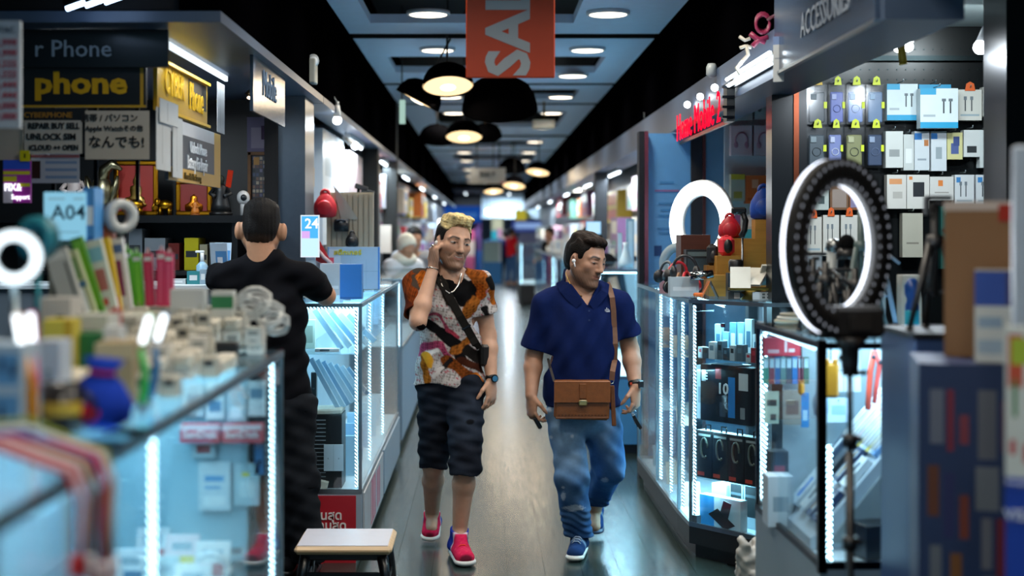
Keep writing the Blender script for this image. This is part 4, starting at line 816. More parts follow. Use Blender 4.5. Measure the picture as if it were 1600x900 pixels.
# ---------------------------------------------------------------- the man in black, seen from behind
def black_man():
    Y0 = 6.72; J = lambda x, y, dy=0: npa(W(x, y, Y0+dy)); sc = 1.16; dep = (0, 1, 0)
    R = head_frame(T(4), T(-6), T(2)); c = J(408, 358, .03); S = SDF(*BX(318, 540, Y0, -.32, .62, -.02, 1.84), .0055)
    sh1, el1, wr1 = J(354, 436, .0), J(336, 431, .15), J(372, 424, .42); sh2, el2, wr2 = J(482, 436, .02), J(509, 462, .20), J(462, 449, .46)
    S.ell(J(416, 492, 0), (.175, .115, .19), k=.03); S.ell(J(428, 570, 0), (.150, .105, .16), k=.04); S.ell(J(442, 632, 0), (.135, .10, .12), k=.04)
    S.cone(J(413, 416, .02), sh1, .064, .060, k=.04); S.cone(J(413, 416, .02), sh2, .064, .060, k=.04); S.cone(c+R@npa((0, -.03, -.08)), J(413, 424, .0), .064, .074, k=.03)
    for a, b, d in ((sh1, el1, wr1), (sh2, el2, wr2)): S.cone(a, b, .056, .046, k=.02); S.cone(b, d, .046, .032, k=.02)
    hp1, kn1, an1 = J(425, 640), J(438, 752), J(450, 872, .08); hp2, kn2, an2 = J(456, 640, 0), J(468, 752, -.02), J(482, 872, .0)
    for a, b, d in ((hp1, kn1, an1), (hp2, kn2, an2)): S.cone(a, b, .085, .06, k=.03); S.cone(b, d, .056, .04, k=.02)
    hand(S, wr1, (.9, .4, 0), (0, 0, 1), (0, 1, 0), curl=(.2, .25, .3, .3)); hand(S, wr2, (-.9, .35, .0), (0, 0, 1), (0, 1, 0), curl=(.2, .25, .3, .3)); head_sdf(S, c, R, sc=sc)
    for s_ in (-1, 1): S.ell(c+R@npa((s_*.092, -.006, -.010))*sc, npa((.016, .022, .038))*sc, R, k=.008)
    body = S.build('person', None, 'skin', lambda v: face_paint(v, c, R, sc, '#b98a6c', .4), base=Vector((J(455, 870)[0], Y0, 0))); tag(body, 'man in a black t-shirt seen from behind, leaning his elbow on the glass case', 'person')
    eyes(body, lambda x, y, z: npa(c)+R@(npa((x, y, z))*sc), R, sc)
    hair_sdf('hair', body, c, R, sc, lambda v: mixc(np.tile(np.array(hx('#0c0b0c')), (len(v), 1)), '#4b3a30', sstep((v-c)@R[:, 2]/sc, -.02, -.062)*.8), [(0, -.01, .085, .070, .085, .040)], rough=.0018, h=.005, inflate=.95, keep=[-.066, -.066, -.045, .034, .034, -.02, -.02, .040, .075, .09, .09])
    S = SDF(*BX(318, 540, Y0, -.32, .5, .74, 1.56), .006); S.ell(J(416, 496, 0), (.198, .138, .20), k=.04); S.cone(J(424, 550, 0), J(436, 640, 0), .165, .165, k=.05, flat=(dep, .75)); S.cone(J(412, 418, .02), sh1, .080, .070, k=.05); S.cone(J(412, 418, .02), sh2, .080, .070, k=.05); S.cone(J(412, 425, .02), J(412, 402, .02), .095, .076, k=.04)
    S.cone(sh1, sh1*.2+el1*.8, .070, .074, k=.03); S.cone(sh2, sh2*.42+el2*.58, .072, .074, k=.03); S.disp(lambda X, Y, Z: sines(X, Y, Z, [(.004, 26, 8, 34, 0), (.003, -38, 0, 52, 1), (.003, 14, 26, -70, 2)])); S.shell(.014)
    S.cut(sh1*.2+el1*.8, el1-sh1, .13); S.cut(sh2*.42+el2*.58, el2-sh2, .13); S.cone(J(412, 408, .03), J(411, 375, .03), .062, .070, k=.01, mode='s'); hem = W(0, 632, Y0).z; S.fn(lambda X, Y, Z: hem-Z+0*X+0*Y)
    S.build('t_shirt', body, 'fabric', '#0c0d12')
    S = SDF(*BX(360, 560, Y0, -.32, .4, .04, .98), .0065); S.ell(J(442, 636, 0), (.172, .130, .13), k=.04); S.cone(hp1, kn1, .100, .088, k=.03); S.cone(kn1, an1, .086, .080, k=.03); S.cone(hp2, kn2, .102, .090, k=.03); S.cone(kn2, an2, .088, .082, k=.03)
    S.disp(lambda X, Y, Z: sines(X, Y, Z, [(.005, 36, 20, 26, 0), (.004, -50, 26, 48, 1), (.0025, 32, 20, 90, 2)])); S.shell(.013); S.fn(lambda X, Y, Z: .07-Z+0*X+0*Y); S.build('trousers', body, 'fabric', '#181b20')
    for a in (an1, an2): h_ = npa((a[0], a[1]-.12, .004)); shoe(body, h_, h_+npa((.01, .28, 0)), (0, 0, 1), a+npa((0, 0, .0)), '#16171a', '#24262a')
black_man()
# ---------------------------------------------------------------- people farther down the aisle
def far_person(label, x, y, hgt, face, shirt_c, trouser_c, hair_c, arms=.3, bend=0, scarf=False, sleeve=.45):
    k = hgt/1.72; f = npa((math.sin(face), -math.cos(face), 0)); r = npa((-math.cos(face), -math.sin(face), 0)); up = npa((0, 0, 1)); h = .013
    b = npa((x, y, 0)); Q = lambda a, d, z: b+(r*a+f*(d+max(0, z-.9)*bend)+up*z)*k
    lo, hi = b-npa((.55, .55, .02)), b+npa((.55, .55, 1.85)); S = SDF(lo, hi, h); hd = Q(0, .03, 1.58); R = head_frame(face+math.pi, T(-12)-bend*.6, 0)
    def limbs(S, g, sl=1.0):
        for s in (-1, 1):
            a, e, w_ = Q(s*.17, 0, 1.38), Q(s*.24, .06*arms, 1.10), Q(s*.20, .30*arms, .88+.25*arms); S.cone(a, a*(1-sl)+e*sl if sl < 1 else e, .05+g, .042+g, k=.02)
            if sl >= 1: S.cone(e, w_, .042+g, .03+g, k=.02)
    def legs(S, g):
        for s in (-1, 1): S.cone(Q(s*.09, 0, .86), Q(s*.10, .03*s, .47), .085+g, .062+g, k=.03); S.cone(Q(s*.10, .03*s, .47), Q(s*.10, .06*s-.02, .08), .058+g, .042+g, k=.02)
    S.ell(Q(0, 0, 1.2), npa((.15, .11, .22))*k, k=.04); S.ell(Q(0, 0, .93), npa((.15, .11, .13))*k, k=.04); S.cone(Q(-.15, 0, 1.38), Q(.15, 0, 1.38), .058, .058, k=.04); S.cone(Q(0, 0, 1.38), hd, .055, .05, k=.03); limbs(S, 0); legs(S, 0)
    for s in (-1, 1): S.cone(Q(s*.10, .06*s-.05, .04), Q(s*.11, .06*s+.14, .03), .04, .036, k=.02); w_ = Q(s*.20, .30*arms, .88+.25*arms); S.ell(w_+f*.05-up*.04, (.035, .035, .06), k=.02)
    head_sdf(S, hd, R, sc=1.0*k); o = S.build('person', None, 'skin', '#a97e64', base=Vector(b)); tag(o, label, 'person')
    S = SDF(lo, hi, h); S.ell(Q(0, 0, 1.2), npa((.175, .135, .24))*k, k=.04); S.cone(Q(0, 0, 1.1), Q(0, 0, .88), .155, .165, k=.05); S.cone(Q(-.15, 0, 1.38), Q(.15, 0, 1.38), .072, .072, k=.04); limbs(S, .016, sleeve if sleeve < 1 else .999); S.fn(lambda X, Y, Z: .86*k-Z+0*X+0*Y); S.cone(Q(0, 0, 1.42), Q(0, .02, 1.6), .075, .08, k=.01, mode='s'); S.build('shirt', o, 'fabric', shirt_c)
    S = SDF(lo, hi, h); S.ell(Q(0, 0, .92), npa((.165, .125, .13))*k, k=.04); legs(S, .014); S.fn(lambda X, Y, Z: .09-Z+0*X+0*Y); S.build('trousers', o, 'fabric', trouser_c)
    if scarf:
        S = SDF(hd-.25, hd+.25, h); S.ell(hd+R@npa((0, -.012, .03)), npa((.098, .115, .115))*k, R); S.ell(Q(0, 0, 1.45), (.13, .11, .08), k=.04); S.cone(hd+R@npa((0, .05, -.02)), hd+R@npa((0, .2, -.02)), .068, .075, k=.01, mode='s'); S.build('headscarf', o, 'fabric', hair_c)
    else: hair_sdf('hair', o, hd, R, 1.0*k, hair_c, h=.010, inflate=1.05)
    return o
far_person('distant shopper in a red t-shirt and blue jeans beside the blue kiosk', .82, 42.8, 1.72, 2.2, '#c4202c', '#3c5f8c', '#15120f', .5)
far_person('distant person in dark blue standing behind the red-shirted shopper', .64, 44.9, 1.66, 2.8, '#1d2c5e', '#20242c', '#15120f', .3)
far_person('long-haired vendor in a black top standing past the far counters', 1.36, 27.6, 1.72, -.8, '#0d0e12', '#1b2a4a', '#0d0b0b', .8, .15)
far_person('vendor in black bending over the counter behind the blue poster wall', 1.26, 13.5, 1.70, -1.2, '#0a0b0e', '#15171b', '#0b0a0a', .9, .35)
far_person('vendor wearing a pale headscarf behind the far phone stall', -.86, 14.1, 1.62, .6, '#c7ccd4', '#2a2d33', '#d3d2c6', .8, .2, True, .99)
far_person('black-haired vendor in a grey shirt beside the headscarf vendor', -.80, 15.05, 1.70, .3, '#8d939c', '#1c1e22', '#0c0b0b', .8, .25)
# ================================================================ goods: helpers
def bx(name, label, cat, x0, y0, x1, y1, Y, d, col, prints=(), mt='plastic', rz=0, group=None, zb=None, tilt=0, parent=None):
    """box whose front shows at pixels x0..x1, y0..y1 of the frame when it stands at depth Y; zb = the height it stands on"""
    a, b = W(x0, y1, Y), W(x1, y0, Y); z0 = a.z if zb is None else zb; wd, hh = b.x-a.x, b.z-z0; R = RZ(rz) @ RY(tilt)
    m = MB(); m.pbox(((a.x+b.x)/2, Y+d/2, z0+hh/2), (wd, d, hh), list(prints), col, mt, R); o = m.build(name, parent)
    return o if parent is not None else tag(o, label, cat, group)
def board(name, label, cat, x0, y0, x1, y1, Y, col, prints=(), texts=(), group=None, d=.02, mt='plastic', tmt='matte', bolt=None):
    """flat sign: an Empty with its panel, border and lettering; texts = (string, px, py, height in px, colour, bold, stretch)"""
    a, b = W(x0, y1, Y), W(x1, y0, Y); o = thing(name, label, cat, ((a.x+b.x)/2, Y, a.z), group)
    part('panel', o, lambda m: m.pbox(((a.x+b.x)/2, Y+d/2, (a.z+b.z)/2), (b.x-a.x, d, b.z-a.z), list(prints), col, mt))
    for t in texts:
        s, px, py, hpx, c = t[:5]; p = W(px, py, Y-.003); lettering(s, p, hpx*Y/F*1.38, c, o, bold=t[5] if len(t) > 5 else 0, sx=t[6] if len(t) > 6 else 1, mt=tmt, align=t[7] if len(t) > 7 else 'CENTER')
    return o
def rods(name, o, segs, r, col, mt='metal'): return part(name, o, lambda m: [m.cyl(a, b, r, col, mt, n=6) for a, b in segs])
# ---------------------------------------------------------------- lamps and fittings of the left shop
def bulb_lamp(px, py, Y, label, wire, power=6, r=.028, up=(0, 0, 1)):
    p = W(px, py, Y); u = Vector(up).normalized(); o = thing('bulb_lamp', label, 'lamp', p)
    part('bulb', o, lambda m: m.ell(p, (r, r, r), (.85, .93, 1), 'emit26', nu=16, nv=10)); q = p+u*.02
    part('holder', o, lambda m: m.cyl(q, q+u*.075, .026, '#d4d6d6', 'plastic', .016, 14)); part('socket', o, lambda m: m.cyl(q+u*.07, q+u*.10, .013, '#b8bcc0', 'plastic', .011, 10))
    part('wire', o, lambda m: m.tube([q+u*.095]+[Vector(v) for v in wire], .004, '#c9cdd0', 'plastic', 5)); area_light('bulb_glow', p-u*.04, (0, 0, 0), .05, power, (.8, .9, 1)); return o
bulb_lamp(527, 188, 9.0, 'lit white bulb in a flared holder hanging by the left stall headers', [W(521, 150, 9), W(512, 138, 9), W(500, 139, 9), W(488, 150, 8.9)])
bulb_lamp(555, 228, 10.6, 'lit round bulb on a white clip arm lower than the flared one', [W(541, 214, 10.6), W(541, 200, 10.6), W(548, 192, 10.6), W(556, 190, 10.6)], up=(-.5, 0, .35))
o = thing('emergency_light', 'grey emergency light box with two round lamp heads on the pillar', 'emergency light', W(481, 133, 7.8))
part('housing', o, lambda m: m.box(W(481, 112, 7.78), (.095, .12, .135), '#9aa09c', 'plastic', I3, .006))
for dx, dz in ((-6, 0), (8, 5)):
    hd = part('lamp_head', o, lambda m: m.lathe([(.012, .03), (.03, .02), (.036, -.01), (.030, -.014)], W(481+dx, 89+dz, 7.76), '#b9c2c8', 'plastic', RX(-1.1), 14)); part('lens', hd, lambda m: m.ell(W(481+dx, 89+dz, 7.74)+Vector((0, 0, -.005)), (.028, .012, .028), '#dfe9f0', 'gloss'))
part('bracket', o, lambda m: m.box(W(477, 70, 7.84), (.018, .03, .16), '#8a9298', 'metal'))
# light panel and hanging signs that run along the aisle in the left shop
def side_board(name, label, cat, X, ya, yb, za, zb, col, prints=(), texts=(), face=1, d=.015, mt='plastic', light=None, group=None, tmt='matte'):
    """sign in a plane parallel to the aisle; face=+1 looks to +X. texts=(string, y, z, height, colour, bold, stretch)"""
    R = RZ(math.pi/2*face); o = thing(name, label, cat, (X, (ya+yb)/2, za), group)
    part('panel', o, lambda m: m.pbox((X-face*d/2, (ya+yb)/2, (za+zb)/2), (abs(yb-ya), d, zb-za), list(prints), col, mt, R))
    for t in texts: lettering(t[0], (X+face*.003, t[1], t[2]), t[3]*1.38, t[4], o, R=R, bold=t[5] if len(t) > 5 else 0, sx=t[6] if len(t) > 6 else 1, mt=tmt)
    return o
side_board('light_panel', 'white lit strip panel under the left shop ceiling', 'light panel', -1.25, 5.45, 6.86, 2.375, 2.465, (.80, .93, 1), mt='emit1.1')
area_light('light_panel_glow', (-1.22, 6.1, 2.40), (0, T(30), 0), .1, 10, (.85, .93, 1), 1.3)
o = side_board('shop_sign', 'yellow three-dimensional shop sign lettered in black, seen at a slant', 'sign', -1.26, 5.42, 6.40, 2.115, 2.315, '#b8900c', [(.58, .35, .98, .92, '#15120a')], [('CYBER', 5.72, 2.24, .11, '#d8a90e', .01, .8), ('Phone', 6.15, 2.22, .12, '#d8a90e', .01, .7)])
part('border', o, lambda m: [m.box((-1.25, 5.91, z), (.012, .98, .012), '#e0b418', 'plastic') for z in (2.12, 2.31)])
side_board('service_sign', 'dark and yellow sign reading Unlock Phone, Battery, Fix-Repair', 'sign', -1.245, 5.55, 6.64, 1.85, 2.10, '#25303f', [(0, 0, 1, .22, '#c79a1e'), (.86, .22, 1, 1, '#c79a1e'), (0, .78, .86, 1, '#c5cbd2')],
           [('Unlock Phone', 6.12, 2.0, .05, '#dfe5ea', .008, .9), ('Battery Fix-Repair', 6.10, 1.935, .058, '#dfe5ea', .008, .72), ('iPhone iPad Mac Samsung', 6.0, 1.875, .03, '#5b4a16', 0, .8)])
for i, (ya, yb, za, zb) in enumerate([(5.28, 5.52, 1.88, 2.115), (5.54, 5.72, 1.86, 2.10), (5.30, 5.62, 2.06, 2.15), (6.42, 6.6, 2.1, 2.33)]):
    side_board('paper_sheet', 'blank white paper sheet taped ' + ('below the yellow sign', 'beside the dark service sign', 'above the hanging sheets', 'at the far end of the yellow sign')[i], 'paper', -1.23+.004*i, ya, yb, za, zb, '#c3c9cd', [(.4, .1, .42, .9, '#7d858c')], d=.002, mt='paper')
board('hanging_sign', 'long black hanging sign with grey letters reading r Phone', 'sign', -40, 46, 262, 105, 5.24, '#030304', (), [('r Phone', 114, 77, 27, '#aeb4ba', .004, 1.02)], mt='gloss')
board('fascia_sign', 'black sign with yellow border and blocky yellow letters spelling phone', 'sign', -30, 104, 228, 168, 5.27, '#060605', [(0, 0, 1, .06, '#b8900c'), (.965, 0, .985, 1, '#b8900c')], [('phone', 126, 131, 34, '#d0a212', .035, 1.22)])
board('shop_name_strip', 'dark strip with small gold capitals reading CYBERPHONE', 'sign', -20, 170, 135, 190, 5.27, '#12110e', [(.0, -.1, 1, .02, '#b8900c')], [('CYBERPHONE', 75, 180, 8.5, '#a8792a', .01, 1.02)])
board('price_board', 'white price board with red numbers at the frame edge beside the black signs', 'price board', -110, 32, 31, 200, 4.0, '#b9c6d2', [(.965, .02, .97, .9, '#8a97a5')],
      [('DTAC', 6, 47, 9, '#23364e', .004)]+[(s, 9, 67+16.4*i, 11, '#b03048', .008) for i, s in enumerate(['2,999', '3,999', '4,222', '5,222', '6,444', '7,444', '8,000', '9,000'])]+[('-', 21, 67+16.4*i, 9, '#51606e') for i in range(8)])
board('handwritten_sign', 'hand lettered white sign reading REPAIR BUY SELL, UNLOCK SIM', 'sign', 38, 188, 128, 240, 5.266, '#b7b4ab', (), [('REPAIR BUY SELL', 84, 197, 9.5, '#14161a', .02, .82), ('UNLOCK SIM', 80, 214, 10, '#14161a', .02, .95), ('iCLOUD ++ OPEN', 84, 231, 8.5, '#14161a', .02, .82)], mt='paper', d=.004)
board('handwritten_sign', 'hand lettered white Japanese sign beside the repair sign', 'sign', 133, 173, 233, 249, 5.266, '#bdb6a8', (), [('携帯 / パソコン', 171, 185, 9.5, '#2c2c2e', .008), ('Apple Watch', 163, 201, 8, '#2c2c2e', .008), ('その他', 208, 201, 7.5, '#2c2c2e', .008), ('なんでも!', 182, 223, 15, '#14161a', .012)], mt='paper', d=.004)
board('paper_notice', 'faded notice with blue lines and a small dark picture below the repair sign', 'paper', 48, 240, 124, 286, 5.286, '#9fa6b4', [(.02, .15, .2, .75, '#2c1a18'), (.3, .65, .95, .75, '#6c84a6'), (.3, .4, .95, .5, '#6c84a6'), (.3, .15, .95, .25, '#6c84a6'), (.0, .86, 1, .96, '#9b5a5e')], mt='paper', d=.004)
board('neon_sign', 'pink and yellow glowing sign reading FIX and Support', 'sign', 5, 250, 47, 317, 5.27, '#b02fb0', [(0, .78, 1, 1, '#2f58d8'), (0, .66, 1, .74, '#d4d020'), (0, .5, .5, .62, '#d4d020'), (.55, .38, 1, .46, '#d4d020'), (.0, .0, .35, .45, '#d9d4e6')], [('FIX&', 20, 293, 12, '#f4f2fa', .01, .8), ('Support', 32, 308, 8, '#f4f2fa', .01, .8)], tmt='emit1.5')
bx('sticky_note', 'yellow sticky note stuck above the pink glowing sign', 'note', 31, 235, 46, 252, 5.264, .006, '#c9c21c', [(.4, .3, .6, .7, '#4a4a18')], 'paper')
bx('wall_sheet', 'plain grey sheet hanging beside the repair sign at the frame edge', 'paper', -30, 200, 36, 250, 5.286, .004, '#a9a49a', (), 'paper')
o = thing('tube_light', 'blue-white lit tubes hung over the left shop front', 'lamp', W(145, 8, 4.9))
for k in range(3): part('tube', o, lambda m: m.cyl(W(104+30*k, 14-5*k, 4.9), W(132+30*k, 4-5*k, 4.9), .008, (.45, .65, 1), 'emit12', n=8))
part('channel', o, lambda m: m.cyl(W(100, 3, 4.93), W(195, -18, 4.93), .012, '#1d2228', 'metal', n=8)); rods('hanger', o, [(W(120, 0, 4.93), W(120, -90, 4.93)), (W(180, -15, 4.93), W(180, -90, 4.93))], .004, '#222222')
o = thing('sign_rack', 'thin black rack of bars that carries the signs at the left shop front', 'rack', W(110, 310, 5.30))
for px in (12, 84, 150, 215): part('upright', o, lambda m: m.box((W(px, 0, 5.30).x, 5.30, 2.08), (.014, .014, .64), '#0c0c0e', 'metal'))
for py in (98, 160, 243): part('crossbar', o, lambda m: m.box((W(95, 0, 5.31).x, 5.312, W(0, py, 5.31).z), (.62, .010, .014), '#0c0c0e', 'metal'))
# ---------------------------------------------------------------- shrine shelf and back counter
o = thing('shelf_unit', 'black shelf unit carrying the gold framed shrine pictures', 'shelf', (-1.9, 7.8, 0)); zs = W(0, 337, 7.75).z
part('top_board', o, lambda m: m.box((-1.95, 7.82, zs-.02), (1.5, .5, .04), '#0b0b0d', 'gloss'))
for x in (-2.68, -1.95, -1.35): part('side_panel', o, lambda m: m.box((x, 7.84, zs/2-.02), (.03, .46, zs-.04), '#0a0a0c', 'gloss'))
for z in (.6, 1.2, 1.42): part('shelf_board', o, lambda m: m.box((-2.0, 7.84, z), (1.3, .44, .025), '#0c0c0e', 'gloss'))
part('back_board', o, lambda m: m.box((-2.0, 8.05, zs/2), (1.36, .02, zs-.05), '#070708', 'plastic'))
def frame_pic(label, x0, y0, x1, y1, Y, big):
    a, b = W(x0, y1, Y), W(x1, y0, Y); c = (a+b)/2; t = .026; o = thing('picture_frame', label, 'picture frame', (c.x, Y, a.z))
    part('frame', o, lambda m: [m.box((c.x, Y, z), (b.x-a.x, .03, t), '#b07a1a', 'metal', I3, .006) for z in (a.z+t/2, b.z-t/2)]+[m.box((x, Y, c.z), (t, .03, b.z-a.z-2*t), '#b07a1a', 'metal', I3, .006) for x in (a.x+t/2, b.x-t/2)])
    part('picture', o, lambda m: m.box((c.x, Y+.004, c.z), (b.x-a.x-.04, .012, b.z-a.z-.04), '#a3281c', 'plastic'))
    if big: part('gilt_figure', o, lambda m: (m.lathe([(.055, 0), (.062, .012), (.05, .022), (.052, .03), (.045, .05), (.028, .06), (.034, .09), (.03, .11), (.012, .118), (.017, .13), (.015, .148), (.007, .16), (.001, .185)], (c.x, Y-.004, a.z+.05), '#a98a4a', 'metal', n=16, sy=.25)))
    else: part('gilt_figure', o, lambda m: m.lathe([(.05, 0), (.05, .03), (.02, .05), (.02, .075), (.001, .09)], (c.x, Y-.004, a.z+.03), '#c87a20', 'metal', n=14, sy=.25))
    return o
frame_pic('gold framed red picture of a seated gilt figure on the shrine shelf', 178, 251, 247, 337, 7.72, True); frame_pic('smaller gold framed red picture behind the service sign', 275, 280, 331, 337, 7.85, False)
def figurine(label, cat, px, Y, h, cols, kind, base=None):
    z = zs if base is None else base; p = Vector((W(px, 0, Y).x, Y, z)); o = thing('figurine' if kind != 'elephant' else 'elephant_figurine', label, cat, p)
    if kind == 'bird':
        part('plinth', o, lambda m: m.cyl(p, p+Vector((0, 0, h*.12)), h*.22, cols[1], 'metal', n=12)); part('body', o, lambda m: (m.ell(p+Vector((0, 0, h*.42)), (h*.2, h*.18, h*.32), cols[0], 'metal'), m.tube([p+Vector((0, 0, h*.6)), p+Vector((h*.05, 0, h*.82)), p+Vector((h*.2, 0, h*.93)), p+Vector((h*.36, 0, h*.82))], [h*.13, h*.11, h*.10, h*.03], cols[0], 'metal', 8)))
        for s in (-1, 1): part('wing', o, lambda m: m.ell(p+Vector((s*h*.22, .01, h*.45)), (h*.07, h*.12, h*.28), cols[0], 'metal', RY(s*.25)))
    elif kind == 'elephant':
        part('body', o, lambda m: m.ell(p+Vector((0, 0, h*.55)), (h*.42, h*.28, h*.30), cols[0], 'metal')); part('head', o, lambda m: m.ell(p+Vector((-h*.42, 0, h*.72)), (h*.2, h*.19, h*.22), cols[0], 'metal'))
        part('trunk', o, lambda m: m.tube([p+Vector((-h*.55, 0, h*.68)), p+Vector((-h*.68, 0, h*.45)), p+Vector((-h*.66, 0, h*.2))], [h*.09, h*.07, h*.05], cols[0], 'metal'))
        for sx in (-1, 1):
            for sy in (-1, 1): part('leg', o, lambda m: m.cyl(p+Vector((sx*h*.24, sy*h*.14, 0)), p+Vector((sx*h*.24, sy*h*.14, h*.45)), h*.10, cols[0], 'metal', n=8))
    else:
        part('base', o, lambda m: m.lathe([(h*.26, 0), (h*.28, h*.05), (h*.22, h*.10)], p, cols[1], n=14)); part('robe', o, lambda m: m.lathe([(h*.24, h*.10), (h*.22, h*.25), (h*.13, h*.55), (h*.15, h*.66), (h*.06, h*.74)], p, cols[0], n=14, sy=.8)); part('head', o, lambda m: m.ell(p+Vector((0, 0, h*.83)), (h*.09, h*.09, h*.11), cols[2], 'plastic'))
        if len(cols) > 3: part('flag', o, lambda m: m.box(p+Vector((h*.2, 0, h*.85)), (h*.12, .01, h*.4), cols[3], 'fabric', RY(.15)))
        for s in (-1, 1): part('arm', o, lambda m: m.tube([p+Vector((s*h*.13, 0, h*.64)), p+Vector((s*h*.24, -h*.05, h*.5)), p+Vector((s*h*.1, -h*.16, h*.44))], h*.05, cols[0]))
    return o
figurine('pale gold bird statue with a curved beak left of the framed picture', 'statue', 159, 7.60, .30, ('#8b8468', '#6d2a24'), 'bird'); figurine('white and orange shrine figurine beside the bird statue', 'statue', 116, 7.62, .28, ('#c9b9b4', '#b5551e', '#d9a06a'), 'sit')
figurine('gold elephant figurine before the larger red picture', 'statue', 212, 7.62, .105, ('#a8781a',), 'elephant'); figurine('gold elephant figurine before the smaller red picture', 'statue', 258, 7.62, .10, ('#a8781a',), 'elephant'); figurine('black shrine figurine with a red and yellow flag', 'statue', 345, 7.66, .235, ('#12161a', '#0c0d0e', '#1d2a26', '#c5341c'), 'sit')
figurine('small orange robed figurine in front of the smaller red picture', 'statue', 305, 7.60, .10, ('#c4701c', '#8a4a12', '#c4701c'), 'sit')
o = thing('webcam', 'white round webcam at the end of the shrine shelf', 'camera', (W(380, 0, 7.7).x, 7.7, zs)); q = W(380, 309, 7.7)
part('stand', o, lambda m: m.cyl((q.x, 7.7, zs), q, .016, '#c9ccce')); hd = part('head', o, lambda m: m.ell(q, (.036, .034, .040), '#cdd0d2', 'gloss', nu=16, nv=10)); part('lens', hd, lambda m: m.ell(q+Vector((.008, -.030, 0)), (.018, .010, .018), '#101820', 'gloss'))
for i, (x0, y0, x1, y1, c, t) in enumerate([(192, 357, 222, 372, '#5b646c', 'stack of grey papers'), (226, 372, 258, 384, '#6d757c', 'thick grey binder'), (288, 372, 310, 386, '#a8a01e', 'yellow pouch'), (312, 382, 324, 402, '#8d8a72', 'pale envelope bundle'), (263, 380, 280, 400, '#5c2320', 'dark red notebook'), (327, 378, 338, 400, '#3c3a38', 'brown folder')]):
    bx('folder', f'{t} on the shelf under the shrine', 'folder', x0, y0, x1, y1, 7.66, .2, c, [(.1, .4, .9, .6, '#2f3438')], 'paper', zb=1.434)
o = thing('back_counter', 'white service counter standing behind the man in black', 'counter', (-1.85, 7.2, 0))
part('cabinet', o, lambda m: m.box((-1.85, 7.2, .68), (1.2, .5, 1.36), '#6f7a84', 'plastic')); part('worktop', o, lambda m: m.box((-1.85, 7.2, 1.37), (1.24, .54, .025), '#c3ccd2', 'plastic', I3, .004)); bz = 1.3825
o = thing('pump_bottle', 'clear hand gel pump bottle on the white counter', 'bottle', (W(316, 0, 7.1).x, 7.1, bz)); p = Vector(o.location)
part('bottle', o, lambda m: m.lathe([(.028, 0), (.03, .01), (.03, .09), (.012, .11)], p, '#8fb6cf', 'gloss', n=14)); part('pump', o, lambda m: (m.cyl(p+Vector((0, 0, .105)), p+Vector((0, 0, .155)), .009, '#d9dde0'), m.box(p+Vector((-.012, 0, .16)), (.045, .014, .012), '#d9dde0', 'plastic', I3, .003)))
o = thing('tent_card', 'blue and white tent card beside the pump bottle', 'card', (W(345, 0, 7.05).x, 7.05, bz)); p = Vector(o.location)
for s in (-1, 1): part('leaf', o, lambda m: m.pbox(p+Vector((0, s*.035, .105)), (.085, .004, .21), [(.3, .15, .95, .8, '#4b88c4'), (.4, .5, .7, .65, '#c9dcec')], '#a9c2d8', 'paper', RX(-s*.3)))
for i, (x0, y0, x1, y1, c, l) in enumerate([(292, 424, 312, 440, '#2f7f86', 'teal small box on the white counter'), (312, 421, 322, 440, '#8fa9bb', 'pale blue small box beside the teal one'), (266, 436, 290, 470, '#b9c2c6', 'white roll pack on the white counter')]): bx('small_box', l, 'box', x0, y0, x1, y1, 7.0, .08, c, [(.2, .3, .8, .7, '#dfe6ea')], zb=bz)
# posters on the dark partition
o = board('framed_poster', 'wood framed photo collage poster on the dark wall above the man in black', 'poster', 392, 242, 445, 313, 8.07, '#3b3f4c', [(.05+.105*i, .08+.09*j, .13+.105*i, .15+.09*j, rng.choice(['#8c6a5a', '#b9a48c', '#4a5878', '#6a4a4a', '#c9b8a0', '#23252e', '#7d7a9a'])) for i in range(9) for j in range(10) if rng.random() < .85]+[(.08, .78, .25, .95, '#c98a1c'), (.4, .75, .62, .97, '#2a2a30'), (.78, .12, .93, .24, '#c9a91c')])
part('frame', o, lambda m: [m.box(W((388+449)/2, y, 8.06), ((449-388)*8.06/F, .03, .018), '#8a5a2a', 'wood') for y in (240, 317)]+[m.box(W(x, 278, 8.06), (.018, .03, 80*8.06/F), '#8a5a2a', 'wood') for x in (390, 447)])
board('poster', 'pale lilac poster pinned above the framed collage', 'poster', 386, 183, 449, 237, 8.07, '#8d86a4', [(.1, .1, .5, .7, '#b7aec4'), (.35, .35, .55, .75, '#5a4a66'), (.6, .15, .9, .6, '#a89ab8'), (.55, .05, .95, .12, '#4a4a66')], mt='paper', d=.004)
side_board('glass_sign', 'dark glass sign with faint script under the left header', 'sign', -.985, 6.0, 6.95, 2.16, 2.40, '#26384f', [(.0, .0, .06, 1, '#5b7390')], [('Mobile', 6.45, 2.30, .12, '#6f8aa8', 0, .9)], mt='lacquer')
o = thing('swing_arm_lamp', 'small warm lamp tucked under the left header beside the light panel', 'lamp', W(395, 148, 7.2)); p = W(398, 148, 7.2)
part('shade', o, lambda m: m.lathe([(.05, -.02), (.03, .03), (.01, .04)], p, '#9a7a5a', 'metal', RY(.5), 16)); part('bulb', o, lambda m: m.ell(p+Vector((-.01, 0, -.015)), (.03, .03, .012), '#ffd9b0', 'emit5')); part('arm', o, lambda m: m.tube([p+Vector((.01, 0, .03)), W(392, 120, 7.2), W(388, 100, 7.2)], .006, '#2a2a2c', 'metal'))

